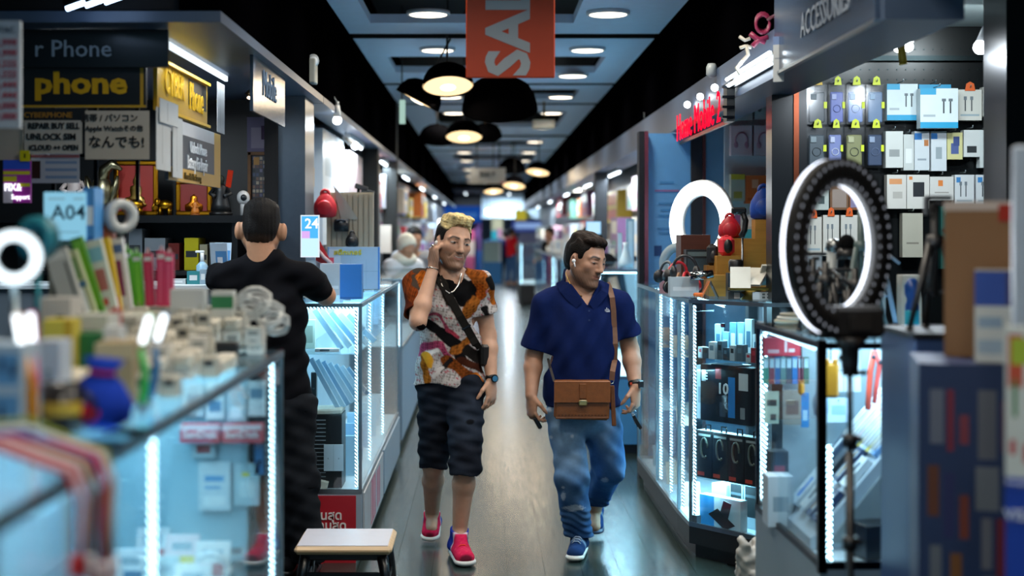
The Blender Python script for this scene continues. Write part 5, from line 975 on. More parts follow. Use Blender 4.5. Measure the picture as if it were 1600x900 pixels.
# ---------------------------------------------------------------- on top of the near left case
ZT = 1.2935
def LX(px, Y): return W(px, 0, Y).x
heap = 0; CH = 'white plug chargers heaped on the left counter'
def charger(x, y, z, rz, kind, h, at=''):
    o = thing('charger', {0: 'white plug charger', 1: 'white charger box', 2: 'grey charger'}[kind]+' in the counter heap, '+at, 'charger', (x, y, z), CH); R = RZ(rz); c = Vector((x, y, z))
    if kind == 0:
        part('body', o, lambda m: m.box(c+Vector((0, 0, .018)), (.046, .046, .036), '#cfcabb', 'plastic', R, .006))
        for s in (-1, 1): part('pin', o, lambda m: m.box(c+R@Vector((s*.008, -.030, .018)), (.003, .018, .006), '#b9b4a0', 'metal', R))
    elif kind == 1: part('body', o, lambda m: m.pbox(c+Vector((0, 0, h/2)), (.048, .040, h), [(.2, .55, .8, .8, '#8f938f'), (.3, .2, .7, .28, '#7b7f80'), (0, .92, 1, 1, '#b9b7ac')], '#d3d1c8', 'plastic', R))
    else:
        part('body', o, lambda m: m.box(c+Vector((0, 0, h/2)), (.044, .034, h), '#b9b6a8', 'plastic', R, .005)); part('port', o, lambda m: m.box(c+R@Vector((0, -.0172, h*.7)), (.022, .003, .014), '#35383a', 'plastic', R))
        for s in (-1, 1): part('pin', o, lambda m: m.box(c+Vector((s*.008, 0, h+.008)), (.003, .006, .018), '#b9b4a0', 'metal', R))
for iy in range(19):
    for ix in range(9):
        x = -1.13+ix*.058+rng.uniform(-.006, .006); y = 2.92+iy*.068+rng.uniform(-.008, .008); px = VX+x*F/y
        if y > 4.18 or px < -40 or (y < 3.35 and x > -.78 and rng.random() < .6): continue
        if 3.72 < y < 4.02 and x > -.76: continue
        lift = max(0, (y-3.0)/1.2)*.075*(1 if x < -.70 else .4); k = rng.choice([0, 0, 1, 2]); z = ZT
        if lift > .02: bx_h = lift
        else: bx_h = 0
        at = f'{ORD[ix]} of the {ordw(18-iy)} row'
        if bx_h: charger(x, y, ZT, rng.uniform(-.12, .12), 1, bx_h, 'under the '+at); z += bx_h
        charger(x, y, z+.0005, rng.uniform(-.3, .3), k, rng.uniform(.045, .075), at)
# white cable coils at the far end
for i, (px, Y, z, r) in enumerate([(398, 4.12, ZT+.135, .045), (420, 4.10, ZT+.10, .04), (385, 4.16, ZT+.115, .04), (432, 4.15, ZT+.07, .035)]):
    c = Vector((LX(px, Y), Y, z)); tag(one('cable_coil', '', '', lambda m: m.tube([c+Vector((r*(1+.1*math.sin(5*a))*math.cos(a), .3*r*math.sin(2*a+i), r*(.75+.1*j)*math.sin(a)*.8+.01*j)) for j in range(3) for a in np.linspace(0, 6.1, 16)], .0042, '#cfd2d0', 'plastic', 5)), f'white charging cable coil, {ORD[i]} of the loops at the aisle end of the charger heap', 'cable')
o = thing('power_adapter', 'black plug adapter on the front edge of the charger heap', 'charger', (LX(353, 3.86), 3.86, ZT)); c = Vector(o.location)
part('body', o, lambda m: m.box(c+Vector((0, 0, .026)), (.068, .05, .050), '#0e0f11', 'plastic', I3, .005))
for z in (.016, .036): part('pin', o, lambda m: m.box(c+Vector((.046, 0, z)), (.026, .006, .005), '#2a2c2e', 'metal'))
# tray behind the heap with bright standing packs
o = thing('goods_tray', 'pale tray box behind the charger heap holding upright packs', 'tray', (-.98, 4.2, ZT)); part('tray', o, lambda m: m.box((-.96, 4.215, ZT+.065), (.39, .09, .13), '#a7a69c', 'plastic')); part('lip', o, lambda m: m.box((-.96, 4.166, ZT+.12), (.40, .012, .02), '#8a8a80', 'plastic'))
tz = ZT+.131
def slim(px0, px1, ytop, Y, col, label, tilt, zb, tip=None, grp=None):
    s = F/Y; x = (LX(px0, Y)+LX(px1, Y))/2; w_ = (px1-px0)/s; ht = H-(ytop-VY)/s-zb; o = thing('slim_pack', label, 'package', (x, Y, zb), grp); R = RY(tilt); c = Vector((x, Y, zb))
    part('pack', o, lambda m: m.pbox(c+R@Vector((0, 0, ht/2)), (w_, .018, ht), [(.42, .05, .58, .8, tip or col), (.1, .86, .9, .94, '#d5d8d4')], col, 'gloss', R)); part('hang_tab', o, lambda m: m.prism([(-w_*.3, 0), (w_*.3, 0), (w_*.12, w_*.7), (-w_*.12, w_*.7)], c+R@Vector((0, 0, ht-.002)), .003, '#c9a8a8' if col[1] in 'cd' else '#a9c99a', 'clear' if 0 else 'plastic', R@RX(math.pi/2)))
for i, (a, b, y, c, t, d) in enumerate([(200, 214, 390, '#5cb420', -.10, '#7cc43a'), (213, 227, 396, '#64bc24', -.08, '#86cf40'), (229, 243, 396, '#c22c50', -.06, '#d9506e'), (245, 258, 392, '#cf3560', .01, '#e0688a'), (258, 271, 396, '#d23a66', .0, '#e27090')]):
    slim(a, b, y, 4.21, c, f'{"bright green" if i < 2 else "pink"} slim pack, {ORD[i]} of the five coloured packs from the white boxes', t, tz, d)
for i, (x0, x1, y, Y, c, ti, pr, l) in enumerate([(102, 136, 386, 3.74, '#a9aca6', -.30, [(.1, .2, .9, .25, '#7d8a7c'), (.72, .3, .85, .8, '#5a5f58'), (.1, .86, .9, .95, '#c3c8c2')], 'wide grey pack'), (129, 153, 388, 3.80, '#a8b48a', -.32, [(.2, .55, .8, .9, '#5c8a4a'), (.3, .05, .7, .4, '#d3dfe2'), (.05, .42, .95, .52, '#3c6a8a')], 'green and clear pack'),
        (147, 165, 366, 3.85, '#4a8a1c', -.30, [(.15, .1, .85, .95, '#6aae2c')], 'leafy green pack'), (160, 186, 372, 3.9, '#c8cfc6', -.24, [(.2, .3, .8, .6, '#b06a64'), (.1, .7, .9, .9, '#7cb3c6'), (.3, .1, .6, .2, '#c0504a')], 'white pack with red print'), (179, 192, 370, 3.95, '#d2b21c', -.18, [(.2, .02, .9, .2, '#c84a3a')], 'yellow pack'), (186, 208, 372, 4.0, '#ccd0d2', -.14, [(.3, .2, .7, .7, '#80325e'), (.1, .8, .9, .92, '#4a6a9a')], 'white pack with a plum drawing')]):
    s = F/Y; xm = (LX(x0, Y)+LX(x1, Y))/2; zb = ZT+.13; ht = H-(y-VY)/s-zb; R = RY(ti)
    tag(one('leaning_pack', '', '', lambda m: m.pbox(Vector((xm, Y, zb))+R@Vector((0, 0, ht/2)), ((x1-x0)/s, .022, ht), pr, c, 'gloss', R)), f'{l} leaning on the left counter among the tilted packs', 'package')
o = thing('goods_tray', 'low white tray under the leaning packs on the left counter', 'tray', (-1.1, 3.85, ZT)); part('tray', o, lambda m: m.box((-1.06, 3.87, ZT+.064), (.28, .30, .128), '#b3b2a8', 'plastic')); part('lip', o, lambda m: m.box((-1.06, 3.716, ZT+.11), (.29, .012, .02), '#9a9a90', 'plastic'))
o = thing('phone_box', 'pale blue glowing box marked A04 standing above the packs', 'box', W(115, 375, 4.1))
part('box', o, lambda m: m.pbox(W(107, 338, 4.12), (.122, .07, .14), [(.1, .84, .5, .88, '#7fa8b8'), (.7, .84, .95, .88, '#7fa8b8'), (.2, .16, .85, .18, '#6b93a4')], '#8fd0ec', 'emit0.7')); lettering('A04', W(107, 333, 4.08), .06, '#2f5a72', o, bold=.01)  # box faces made to glow, like a lit display
part('side_face', o, lambda m: m.pbox(W(146, 352, 4.14), (.032, .10, .22), [(.1, .5, .9, .75, '#e6f0f8'), (.1, .15, .9, .35, '#2a6fc0')], '#4f9ae0', 'plastic'))
for i, (c, d) in enumerate([('#3a4a48', '#8aa08e'), ('#4a5a56', '#a2b4a4'), ('#2f3c40', '#7d9488'), ('#52625c', '#93a898')]): bx('booklet', f'grey-green booklet, {ORD[i]} from the top of the stack under the A04 box', 'booklet', 78, 377+9*i, 138+2*i, 385.5+9*i, 4.1, .10, c, [(.05, .3, .95, .6, d)], 'paper')
bx('card_box', 'tall grey carton on the left counter under the booklets', 'box', 76, 413, 134, 470, 4.1, .1, '#7e837c', [(.1, .2, .2, .9, '#5c625e'), (.75, .3, .85, .85, '#5a605a')], 'paper', zb=ZT)
bx('orange_box', 'orange and purple slim box right of the A04 box', 'box', 157, 325, 176, 378, 4.21, .04, '#c2643a', [(0, 0, .25, 1, '#8a3a8a'), (.4, .4, .8, .5, '#8a3a20')], zb=tz+.0)
def ring_lamp(label, px, py, Y, rx, ri, col, yaw, mt, back, base, stand=True, depth=.014, cat='ring light'):
    p = W(px, py, Y); s = F/Y; o = thing('ring_light', label, cat, (p.x, p.y, base)); R = RZ(yaw)
    part('diffuser', o, lambda m: m.ring(p+R@Vector((0, -depth/2, 0)), rx/s, ri/s, depth, col, mt, R)); part('back_shell', o, lambda m: m.ring(p+R@Vector((0, depth/2, 0)), rx/s*1.04, ri/s*.96, depth, back, 'plastic', R))
    if stand: part('stand', o, lambda m: m.cyl((p.x, p.y, base+.006), (p.x, p.y, p.z-rx/s), .007, back, 'metal', n=8)); part('foot', o, lambda m: m.lathe([(.04, 0), (.04, .008), (.01, .014)], (p.x, p.y, base), back, 'plastic', n=18))
    return o
ring_lamp('small glowing selfie ring light at the frame edge on the left counter', 22, 402, 2.7, 42, 26, (.80, .93, 1), .25, 'emit1.6', '#9fb2ba', ZT)
ring_lamp('teal unlit ring lamp behind the small glowing ring', 58, 372, 3.0, 34, 12, '#2f7f8e', -.35, 'gloss', '#2a6a78', ZT)
o = ring_lamp('white oval ring lamp leaning above the upright packs', 189, 338, 4.215, 26, 13, '#b9c0c2', .75, 'gloss', '#a4abad', ZT+.131)
# USB lamps with bendy coloured stems
def usb_lamp(label, px, py, Y, dx, col, stem, base_px):
    p = W(px, py, Y); o = thing('usb_lamp', label, 'lamp', (LX(base_px, Y), Y, ZT)); b = Vector((LX(base_px, Y), Y, ZT)); u = Vector((dx, 0, 1)).normalized()
    part('light_head', o, lambda m: m.box(p, (.013, .008, .056), (.88, .95, 1), 'emit2.5', RY(math.atan2(dx, 1)), .003)); part('head_back', o, lambda m: m.box(p+Vector((0, .008, 0)), (.016, .008, .062), col, 'plastic', RY(math.atan2(dx, 1)), .003))
    q = p-u*.04; part('stem', o, lambda m: m.tube([q, q.lerp(b, .35)+Vector((.008, 0, 0)), q.lerp(b, .7)+Vector((.004, 0, 0)), b+Vector((0, 0, .02))], [.006, .008, .010, .010], col, 'plastic', 7)); part('plug', o, lambda m: m.box(b+Vector((0, 0, .012)), (.016, .008, .024), '#b9bcbe', 'metal'))
usb_lamp('lit USB lamp on an orange stem, first of the pink and orange pair', 30, 516, 2.45, -.18, '#c8821c', 0, 52); usb_lamp('lit USB lamp on a pink stem beside the orange one', 49, 514, 2.5, -.08, '#c4387a', 0, 42)
usb_lamp('lit USB lamp on a bright green stem', 228, 515, 2.75, .28, '#2ea84a', 0, 222); usb_lamp('lit USB lamp on a blue stem behind the green one', 251, 512, 2.85, .30, '#2a6a9c', 0, 232)
def counter_box(label, name, cat, px0, px1, ytop, Y, d, c, pr=(), mt='plastic', rz=0): return bx(name, label, cat, px0, ytop, px1, 0, Y, d, c, pr, mt, rz, zb=ZT)
counter_box('white box with blue plug pictures at the frame edge of the counter', 'plug_box', 'box', -60, 34, 538, 2.42, .1, '#a9bccb', [(.55, .56, .95, .9, '#5b92c0'), (.55, .1, .95, .45, '#5b92c0'), (.62, .7, .7, .85, '#1c2c44'), (.8, .65, .9, .8, '#1c2c44'), (.62, .2, .7, .35, '#1c2c44')])
counter_box('white box with a small mark behind the pink USB lamp', 'plug_box', 'box', 54, 93, 533, 2.62, .08, '#b9bfc8', [(.45, .4, .62, .65, '#5d6670')]); counter_box('yellow paper roll pack on the left counter', 'paper_roll', 'paper roll', 66, 112, 500, 2.95, .07, '#c3b24a', [(.75, 0, 1, 1, '#b5932c')], 'paper')
counter_box('white jar lying in a dark open box behind the yellow pack', 'open_box', 'box', 116, 168, 492, 3.1, .10, '#c3c3b8', [(.05, .1, .7, .8, '#3c423e'), (.05, .1, .55, .6, '#c9c6b8')]); counter_box('flat green mat box under the white jar box', 'mat_box', 'box', 112, 162, 522, 3.0, .08, '#1c6a34')
counter_box('small white cube box right of the green mat box', 'cube_box', 'box', 162, 186, 511, 2.98, .06, '#c9cccb'); counter_box('low tan cardboard tray on the left counter', 'cardboard_tray', 'tray', 148, 208, 536, 2.88, .10, '#a08e6e', [(0, .75, 1, 1, '#b8a684')], 'paper')
counter_box('white card box with barcode near the leaning packs', 'card_box', 'box', 60, 110, 466, 3.3, .10, '#b7b3aa', [(.05, .1, .9, .3, '#8d867e'), (.55, .6, .8, .8, '#5d5a56')]); counter_box('red capsule shaped holder between white boxes', 'capsule_holder', 'holder', 172, 184, 482, 3.2, .04, '#a8221c')
counter_box('blue and white flat phone box near the pink slim packs', 'phone_box', 'box', 266, 318, 452, 4.02, .06, '#c0c6c8', [(.0, .2, 1, .6, '#3c9ac8')]); counter_box('white box with a green band at the far end of the heap', 'cable_box', 'box', 330, 364, 455, 4.08, .05, '#c3c6c0', [(0, .72, 1, .92, '#2c7a48')])
# character-free toy: a blue cloth pouch with a red cord, and small things in front
o = thing('cloth_pouch', 'blue cloth pouch with a red drawstring on the near counter', 'pouch', (LX(150, 2.55), 2.55, ZT)); p = Vector(o.location)
part('pouch', o, lambda m: m.lathe([(.03, 0), (.055, .02), (.058, .05), (.035, .085), (.018, .10), (.034, .125)], p, '#1f3fae', 'fabric', RY(.12), 16, 1.1, .8)); part('drawstring', o, lambda m: m.tube([p+RY(.12)@Vector((.021*math.cos(a), .017*math.sin(a), .10)) for a in np.linspace(0, 6.28, 13)[:-1]]+[], .005, '#c02a3a', 'fabric', 5, True))
part('red_patch', o, lambda m: m.ell(p+Vector((-.012, -.046, .03)), (.030, .010, .018), '#b8203c', 'fabric'))
o = thing('oval_tag', 'yellow oval tag standing on the near counter', 'tag', (LX(180, 2.6), 2.6, ZT)); p = Vector(o.location); part('disc', o, lambda m: m.ell(p+Vector((-.006, 0, .052)), (.024, .006, .050), '#b8a412', 'plastic', RY(-.3))); part('foot', o, lambda m: m.box(p+Vector((.006, 0, .004)), (.03, .03, .008), '#8a7a10'))
for i, (px, Y, c, cc, lb) in enumerate([(98, 2.5, '#15161a', '#c9a83c', 'black mug with a yellow star'), (118, 2.75, '#c9c0a8', '#8a3a34', 'cream mug with a red band')]):
    o = thing('mug', lb+' on the near counter', 'mug', (LX(px, Y), Y, ZT)); p = Vector(o.location); part('cup', o, lambda m: m.lathe([(.033, 0), (.036, .004), (.036, .085), (.032, .085), (.030, .01)], p, c, 'gloss', n=18)); part('band', o, lambda m: m.lathe([(.0365, .03), (.0368, .032), (.0368, .052), (.0365, .054)], p, cc, 'plastic', n=18)); part('mug_handle', o, lambda m: m.tube([p+Vector((.034+.022*math.sin(a), 0, .043-.025*math.cos(a))) for a in np.linspace(0, 3.14, 8)], .005, c, 'gloss'))
for i, (px, Y, c) in enumerate([(190, 2.45, '#8d2a4a'), (150, 2.3, '#7a2a44'), (110, 2.3, '#a8a48c'), (75, 2.25, '#8a8d84')]): bx('cable_pack', f'flat {("plum", "dark red", "cream", "grey")[i]} cable pack lying before the blue pouch', 'package', px-34, 0, px+30, 0, Y, .09, c, (), 'gloss', rz=.2*i-.3).scale = (1, 1, 1)
# the flat packs above have no height in the frame: give them one
for ob in [x for x in bpy.data.objects if x.name.startswith('cable_pack')]:
    me = ob.data; zs_ = [v.co.z for v in me.vertices]; mid_ = (max(zs_)+min(zs_))/2
    for v in me.vertices: v.co.z = .012 if v.co.z > mid_ else 0
    ob.location.z = ZT; WL[ob.name] = Vector(ob.location)
# lanyard cables over the front edge
LC = ['#a81c24', '#c9b4ba', '#8a1438', '#c9c2c4', '#4d6a2c', '#a8344a', '#23409a', '#c0604a', '#c3c8cc', '#7d8a3c']
for i, c in enumerate(LC):
    y = 1.98+.022*i; dz = rng.uniform(.0, .03); x = -.585+.004*(i % 3); k = rng.uniform(-.02, .02)
    pts = [(-.93+k, y-.06, ZT+.016), (-.80, y-.03, ZT+.03+dz), (-.70, y, ZT+.035+dz), (-.635, y+.008, ZT+.030), (-.590, y+.012, ZT+.014), (x+.008, y+.014, ZT-.03), (x+.003, y+.018+k*.3, ZT-.09), (x+.003, y+.02, ZT-.13-.006*i+dz)]
    o = thing('lanyard', f'{("scarlet", "pale pink", "maroon", "white", "olive green", "rose", "dark blue", "coral", "pale grey", "yellow-green")[i]} cable lanyard draped over the near front edge of the left case', 'lanyard', pts[-1])
    part('cord', o, lambda m: m.tube(pts, .0055, c, 'fabric', 6, flat=.5)); part('end_clip', o, lambda m: m.box(Vector(pts[-1])-Vector((0, 0, .012)), (.014, .018, .034), ('#c4281c', '#7a1030', '#d8d8da')[i % 3], 'gloss', I3, .004))
# ---------------------------------------------------------------- inside the near left case
def pack(label, x0, y0, x1, y1, Y, c, pr=(), mt='plastic', hook=True, d=.012, group=None, wall=None):
    a, b = W(x0, y1, Y), W(x1, y0, Y); o = thing('blister_pack', label, 'package', ((a.x+b.x)/2, Y, a.z), group)
    part('card', o, lambda m: m.pbox(((a.x+b.x)/2, Y+d/2, (a.z+b.z)/2), (b.x-a.x, d, b.z-a.z), list(pr), c, mt))
    if hook: part('hook', o, lambda m: m.cyl(((a.x+b.x)/2, Y-.012, b.z-.006), ((a.x+b.x)/2, wall or Y+.05, b.z-.006), .0022, '#aab2b8', 'metal', n=5))
    return o
o = thing('hanging_board', 'pale blue hanging board inside the near left case', 'display board', (-.92, 3.97, .75)); part('panel', o, lambda m: m.box((-.92, 3.98, .99), (.5, .012, .55), '#8fb9c9', 'plastic')); part('foot', o, lambda m: m.box((-.92, 3.98, .729), (.5, .05, .012), '#9fb6c0'))
for i, (x0, y0, x1, y1, c, pr) in enumerate([(285, 600, 318, 650, '#a8bcc4', [(.2, .3, .8, .7, '#6d8a9a')]), (322, 598, 350, 655, '#b7c7cc', [(.15, .2, .85, .5, '#3f6a8a'), (.3, .6, .7, .8, '#a03a44')]), (354, 602, 384, 658, '#9db3bc', [(.2, .1, .8, .4, '#c9d8de')]), (388, 596, 414, 650, '#c2d0d4', [(.1, .5, .9, .8, '#5a7f96')]),
        (310, 722, 360, 798, '#b9cfd8', [(.2, .6, .8, .72, '#4f93c4'), (.2, .45, .7, .5, '#4f93c4'), (.15, .1, .85, .3, '#cfdfe4')]), (366, 725, 405, 790, '#9fc0cc', [(.2, .2, .8, .6, '#bcd6de'), (.3, .7, .6, .8, '#c9c23a')]), (300, 690, 336, 716, '#a8c4ce', [(.2, .3, .8, .8, '#9a4a50')]), (398, 695, 412, 742, '#2f6a9c', [(.2, .3, .8, .5, '#16324e')])]):
    pack(f'pale blister pack, {ORD[i]} on the hanging panel of the near left case', x0, y0, x1, y1, 3.95, c, pr)
for i, (px, w_) in enumerate([(312, 62), (378, 62)]):
    o = board('brand_strip', f'red and white brand header strip, {("farther from the lit corner", "closer to the lit corner")[i]}, inside the near left case', 'sign', px-w_/2, 664, px+w_/2, 692, 3.9, '#b84a56', [(0, .72, 1, 1, '#c9b9bf')], [('SanDisk', px, 679, 12, '#e6d3d6', .01)], d=.05, mt='plastic')
for i in range(13):
    y = 2.95+.085*i; o = bx('memory_card_pack', f'tilted memory card pack, {ORD[i]} along the shelf of the near left case', 'package', 0, 0, 50, 70, y, .012, rng.choice(['#b7c4cc', '#8fb0c0', '#c4b9c0', '#9cb4bc', '#cdd3d6']), [(.1, .1, .9, .45, rng.choice(['#3c6a8c', '#a04a54', '#c3b63a', '#4a5a64'])), (.2, .6, .8, .8, '#7f98a6')], tilt=0)
    me = o.data; ob_h = .10; xs = [v.co.x for v in me.vertices]; zz = [v.co.z for v in me.vertices]
    for v in me.vertices:
        v.co.x *= .09/(max(xs)-min(xs)); h_ = v.co.z/(max(zz))*ob_h; v.co.z = h_*math.cos(.35); v.co.y += h_*math.sin(.35)
    o.location = (-.72-.10*(i % 3), y, .7275); WL[o.name] = Vector(o.location)
for i, (px, py, Y, c) in enumerate([(225, 775, 2.55, '#c9bd94'), (130, 900, 2.3, '#c3c9cc'), (330, 830, 3.6, '#c4ced4'), (240, 850, 2.9, '#9cc0d0')]):
    o = thing('cable_roll', f'coiled {("cream", "white", "silver", "pale blue")[i]} cable bundle standing on the shelf of the near left case', 'cable', (LX(px, Y), Y, .727)); p = Vector(o.location)+Vector((0, 0, .052))
    part('coil', o, lambda m: [m.tube([p+Vector((.042*math.cos(a), .012*(j-1), .046*math.sin(a))) for a in np.linspace(0, 6.28, 15)[:-1]], .005, c, 'plastic', 5, True) for j in range(3)]); part('tie', o, lambda m: m.box(p+Vector((.042, 0, 0)), (.016, .042, .012), '#e0e4e6'))
# ================================================================ right side: wall of accessories
WY = 7.0
COLS = {'white': '#c3c5c0'}
def hung(label, x0, y0, x1, y1, c, pr=(), Y=6.93, d=None, mt='plastic', tab=None, group=None, kind='box', name='accessory_box'):
    """package on a peg hook of the black board"""
    d = d or .05; a, b = W(x0, y1, Y), W(x1, y0, Y); o = thing(name, label, 'package', ((a.x+b.x)/2, Y, a.z), group); c0 = ((a.x+b.x)/2, Y+d/2, (a.z+b.z)/2); w_, h_ = b.x-a.x, b.z-a.z
    if kind == 'box': part('carton', o, lambda m: m.pbox(c0, (w_, d, h_), list(pr), c, mt))
    else:          # phone case in a clear sleeve
        part('sleeve', o, lambda m: m.box(c0, (w_, .018, h_), '#ffffff', 'clear')); cw, chh = w_*.78, h_*.76; cc = Vector((c0[0], c0[1], c0[2]-h_*.07))
        cs = part('phone_case', o, lambda m: m.box(cc, (cw, .012, chh), c, 'plastic', I3, .005)); part('camera_bump', cs, lambda m: m.box(cc+Vector((-cw*.22, -.008, chh*.34)), (cw*.40, .006, chh*.20), pr[0] if pr else '#9fb0bc', 'gloss', I3, .003))
        if len(pr) > 1: part('ring_mark', cs, lambda m: m.tube([cc+Vector((cw*.27*math.cos(t), -.008, cw*.27*math.sin(t)-chh*.05)) for t in np.linspace(0, 6.28, 17)[:-1]], .002, pr[1], 'plastic', 4, True))
        part('side_label', o, lambda m: m.box((c0[0]+w_*.40, c0[1]-.010, c0[2]-h_*.02), (w_*.16, .004, h_*.16), '#c3cc18', 'plastic'))
    if tab: part('hang_tab', o, lambda m: m.prism([(-w_*.22, 0), (w_*.22, 0), (w_*.16, .035), (0, .045), (-w_*.16, .035)], (c0[0], Y, b.z-.006), .004, tab, 'plastic', RX(math.pi/2)))
    part('peg_hook', o, lambda m: m.tube([(c0[0], WY, b.z+.012), (c0[0], Y-.012, b.z+.012), (c0[0], Y-.016, b.z+.022)], .0028, '#aeb6ba', 'metal', 5)); return o
CAB = [(.28, .30, .33, .72, '#30363a'), (.24, .66, .37, .78, '#6a7278'), (.55, .30, .60, .72, '#30363a'), (.51, .66, .64, .78, '#6a7278'), (.1, .14, .9, .20, '#8fa0a6')]
TEAL = [(0, 0, 1, .15, '#2390b8'), (.0, .84, .42, 1, '#2390b8'), (.08, .28, .4, .34, '#9aa4a8')]+[(a, b+.05, c, d, e) for a, b, c, d, e in [(.60, .32, .64, .68, '#30363a'), (.57, .62, .68, .74, '#5a6268'), (.78, .32, .82, .68, '#30363a'), (.75, .62, .86, .74, '#5a6268')]]
R1o = ORD
for i, (x0, x1, c, pr) in enumerate([(1262, 1294, '#1e2c36', ('#3a4a54',)), (1296, 1322, '#5a66b0', ('#9aa0c8', '#3c4688')), (1324, 1353, '#6f86bc', ('#b0c0d8', '#8fa0c8')), (1355, 1384, '#5f7a9c', ('#8aa0b8',))]):
    hung(('dark phone case in a brown edged sleeve, first of the top row of cases', 'violet phone case with a ring mark in the top row of cases', 'light blue phone case with a ring mark in the top row of cases', 'plain steel blue phone case in the top row beside the teal boxes')[i], x0, 131, x1, 194, c, pr, tab='#c9a01c' if i == 0 else '#c3cc18', kind='case', name='phone_case_pack')
for i, (x0, x1, c, pr) in enumerate([(1262, 1293, '#46525a', ('#7d8a90', '#2c363c')), (1294, 1319, '#7a84b8', ('#b0b6d0', '#d0d4e4')), (1321, 1352, '#8a8a5a', ('#a8a884', '#30382c')), (1355, 1383, '#3a4a66', ('#8a98b0', '#5a6a8a'))]):
    hung(('grey phone case with a ring mark in the second row of cases', 'pale violet phone case in the second row of cases', 'olive phone case with a dark ring in the second row of cases', 'navy phone case in the second row beside the white boxes')[i], x0, 198, x1, 262, c, pr, tab='#c3cc18', kind='case', name='phone_case_pack')
hung('teal and white cable box hanging behind its twin, first from the phone cases', 1386, 131, 1434, 188, '#c2cdd0', TEAL, d=.06); hung('teal and white cable box hung in front, largest on the black wall', 1438, 138, 1497, 200, '#c6d0d3', TEAL, Y=6.86, d=.06); hung('solid teal box peeking out behind the large teal and white one', 1436, 132, 1486, 196, '#1f8ab4', (), Y=6.94, d=.04)
for i, (x0, y0, x1, y1, c, pr, tab, l) in enumerate([(1497, 140, 1534, 188, '#c3c1b8', CAB, '#d0581c', 'white cable box with an orange hook in the top row'), (1536, 136, 1580, 182, '#c6c4bb', CAB, '#d0581c', 'second white cable box with an orange hook in the top row'),
        (1384, 205, 1411, 262, '#c2c4bf', [(.2, .3, .8, .5, '#8a8e8c')], None, 'white box, first of the second row right of the phone cases'), (1412, 210, 1428, 266, '#b9bdb9', [(.2, .2, .8, .6, '#d3d6d3')], None, 'narrow white box in the second row'), (1429, 205, 1452, 266, '#c0c6c8', [(0, .78, .5, .95, '#2a6fb0'), (.65, .62, .95, .78, '#a86a3a'), (.2, .25, .8, .3, '#8a949a')], None, 'white box with blue mark and bronze seal in the second row'),
        (1455, 205, 1479, 267, '#c3c9cc', [(0, .8, .4, .95, '#2a6fb0'), (.3, .3, .7, .6, '#8f9a9e')], None, 'white box with blue corner and cable print in the second row'), (1480, 207, 1504, 249, '#c2bd86', [(.25, .2, .75, .6, '#4a5a8a'), (.4, .5, .8, .85, '#3a4a7a')], None, 'cream yellow box with a blue stick print in the second row'), (1506, 203, 1531, 245, '#c4c7c4', [(.2, .15, .8, .4, '#2c3032')], None, 'white box with a dark band in the second row'), (1531, 203, 1555, 262, '#bfc4c2', [(.4, .2, .7, .4, '#9aa0a0')], None, 'white box at the end of the second row'),
        (1386, 273, 1416, 326, '#c4c0b8', [(.12, .72, .78, .88, '#c88a5a'), (.3, .3, .8, .5, '#a8a49c')], None, 'white box with faint orange letters in the third row'), (1417, 273, 1452, 326, '#c6c3bb', [(.28, .35, .78, .78, '#25282b'), (.1, .85, .25, .95, '#c8783a')], None, 'white box with a black picture in the third row'), (1453, 276, 1490, 313, '#c5c3bd', [(.35, .6, .55, .85, '#d07a3a'), (.2, .3, .8, .36, '#9a9690')], None, 'white landscape box with an orange mark in the third row'), (1492, 273, 1522, 322, '#c3c6c6', [(.08, .75, .3, .92, '#3a7ab0')]+CAB, None, 'white cable box with blue corner in the third row'), (1525, 273, 1559, 322, '#c2c6c7', [(.08, .75, .3, .92, '#3a7ab0')]+CAB, None, 'last white cable box of the third row'),
        (1262, 297, 1295, 328, '#a9b0aa', [(.5, .3, .8, .7, '#3c4a4a')], None, 'white box seen through the ring light in the third row'), (1297, 290, 1326, 328, '#6a4a30', [(.12, .1, .88, .85, '#8a7a70')], None, 'brown framed box seen through the ring light'), (1327, 290, 1344, 328, '#7a4a2a', [(.12, .1, .88, .85, '#7a7290')], None, 'narrow brown box seen through the ring light'),
        (1259, 339, 1284, 400, '#bdbab0', CAB, '#d0581c', 'white cable box with orange hook, first seen through the ring light'), (1286, 336, 1311, 400, '#c2bfb6', CAB, '#d0581c', 'white cable box with orange hook, second seen through the ring light'), (1314, 336, 1340, 400, '#bfbcb3', CAB, '#d0581c', 'white cable box with orange hook, third seen through the ring light'), (1344, 336, 1362, 400, '#b5b2aa', CAB, '#d0581c', 'white cable box with orange hook, fourth seen through the ring light'),
        (1410, 333, 1442, 402, '#a8a494', [(.2, .3, .8, .34, '#7a766a')], None, 'beige box low on the wall behind the tripod'), (1470, 322, 1502, 420, '#0f4a44', [(.2, .85, .8, .92, '#3a7a70')], None, 'tall dark green box behind the tripod'), (1386, 206, 1410, 330, '#b0b2ae', (), None, 'plain pale box behind the second row')][:-1]):
    hung(l, x0, y0, x1, y1, c, pr, tab=tab)
pegs = part('peg_hole_board', bpy.data.objects['wall_right_pegboard'], lambda m: [m.cyl((1.60+.045*i, 6.999, 1.9+.05*j), (1.60+.045*i, 6.996, 1.9+.05*j), .004, '#2a3436', 'metal', n=5) for i in range(23) for j in range(14)]); pegs['kind'] = 'stuff'
part('rail', bpy.data.objects['wall_right_pegboard'], lambda m: m.box((2.1, 6.98, W(0, 92, 7).z), (1.1, .03, .025), '#2c3436', 'metal'))
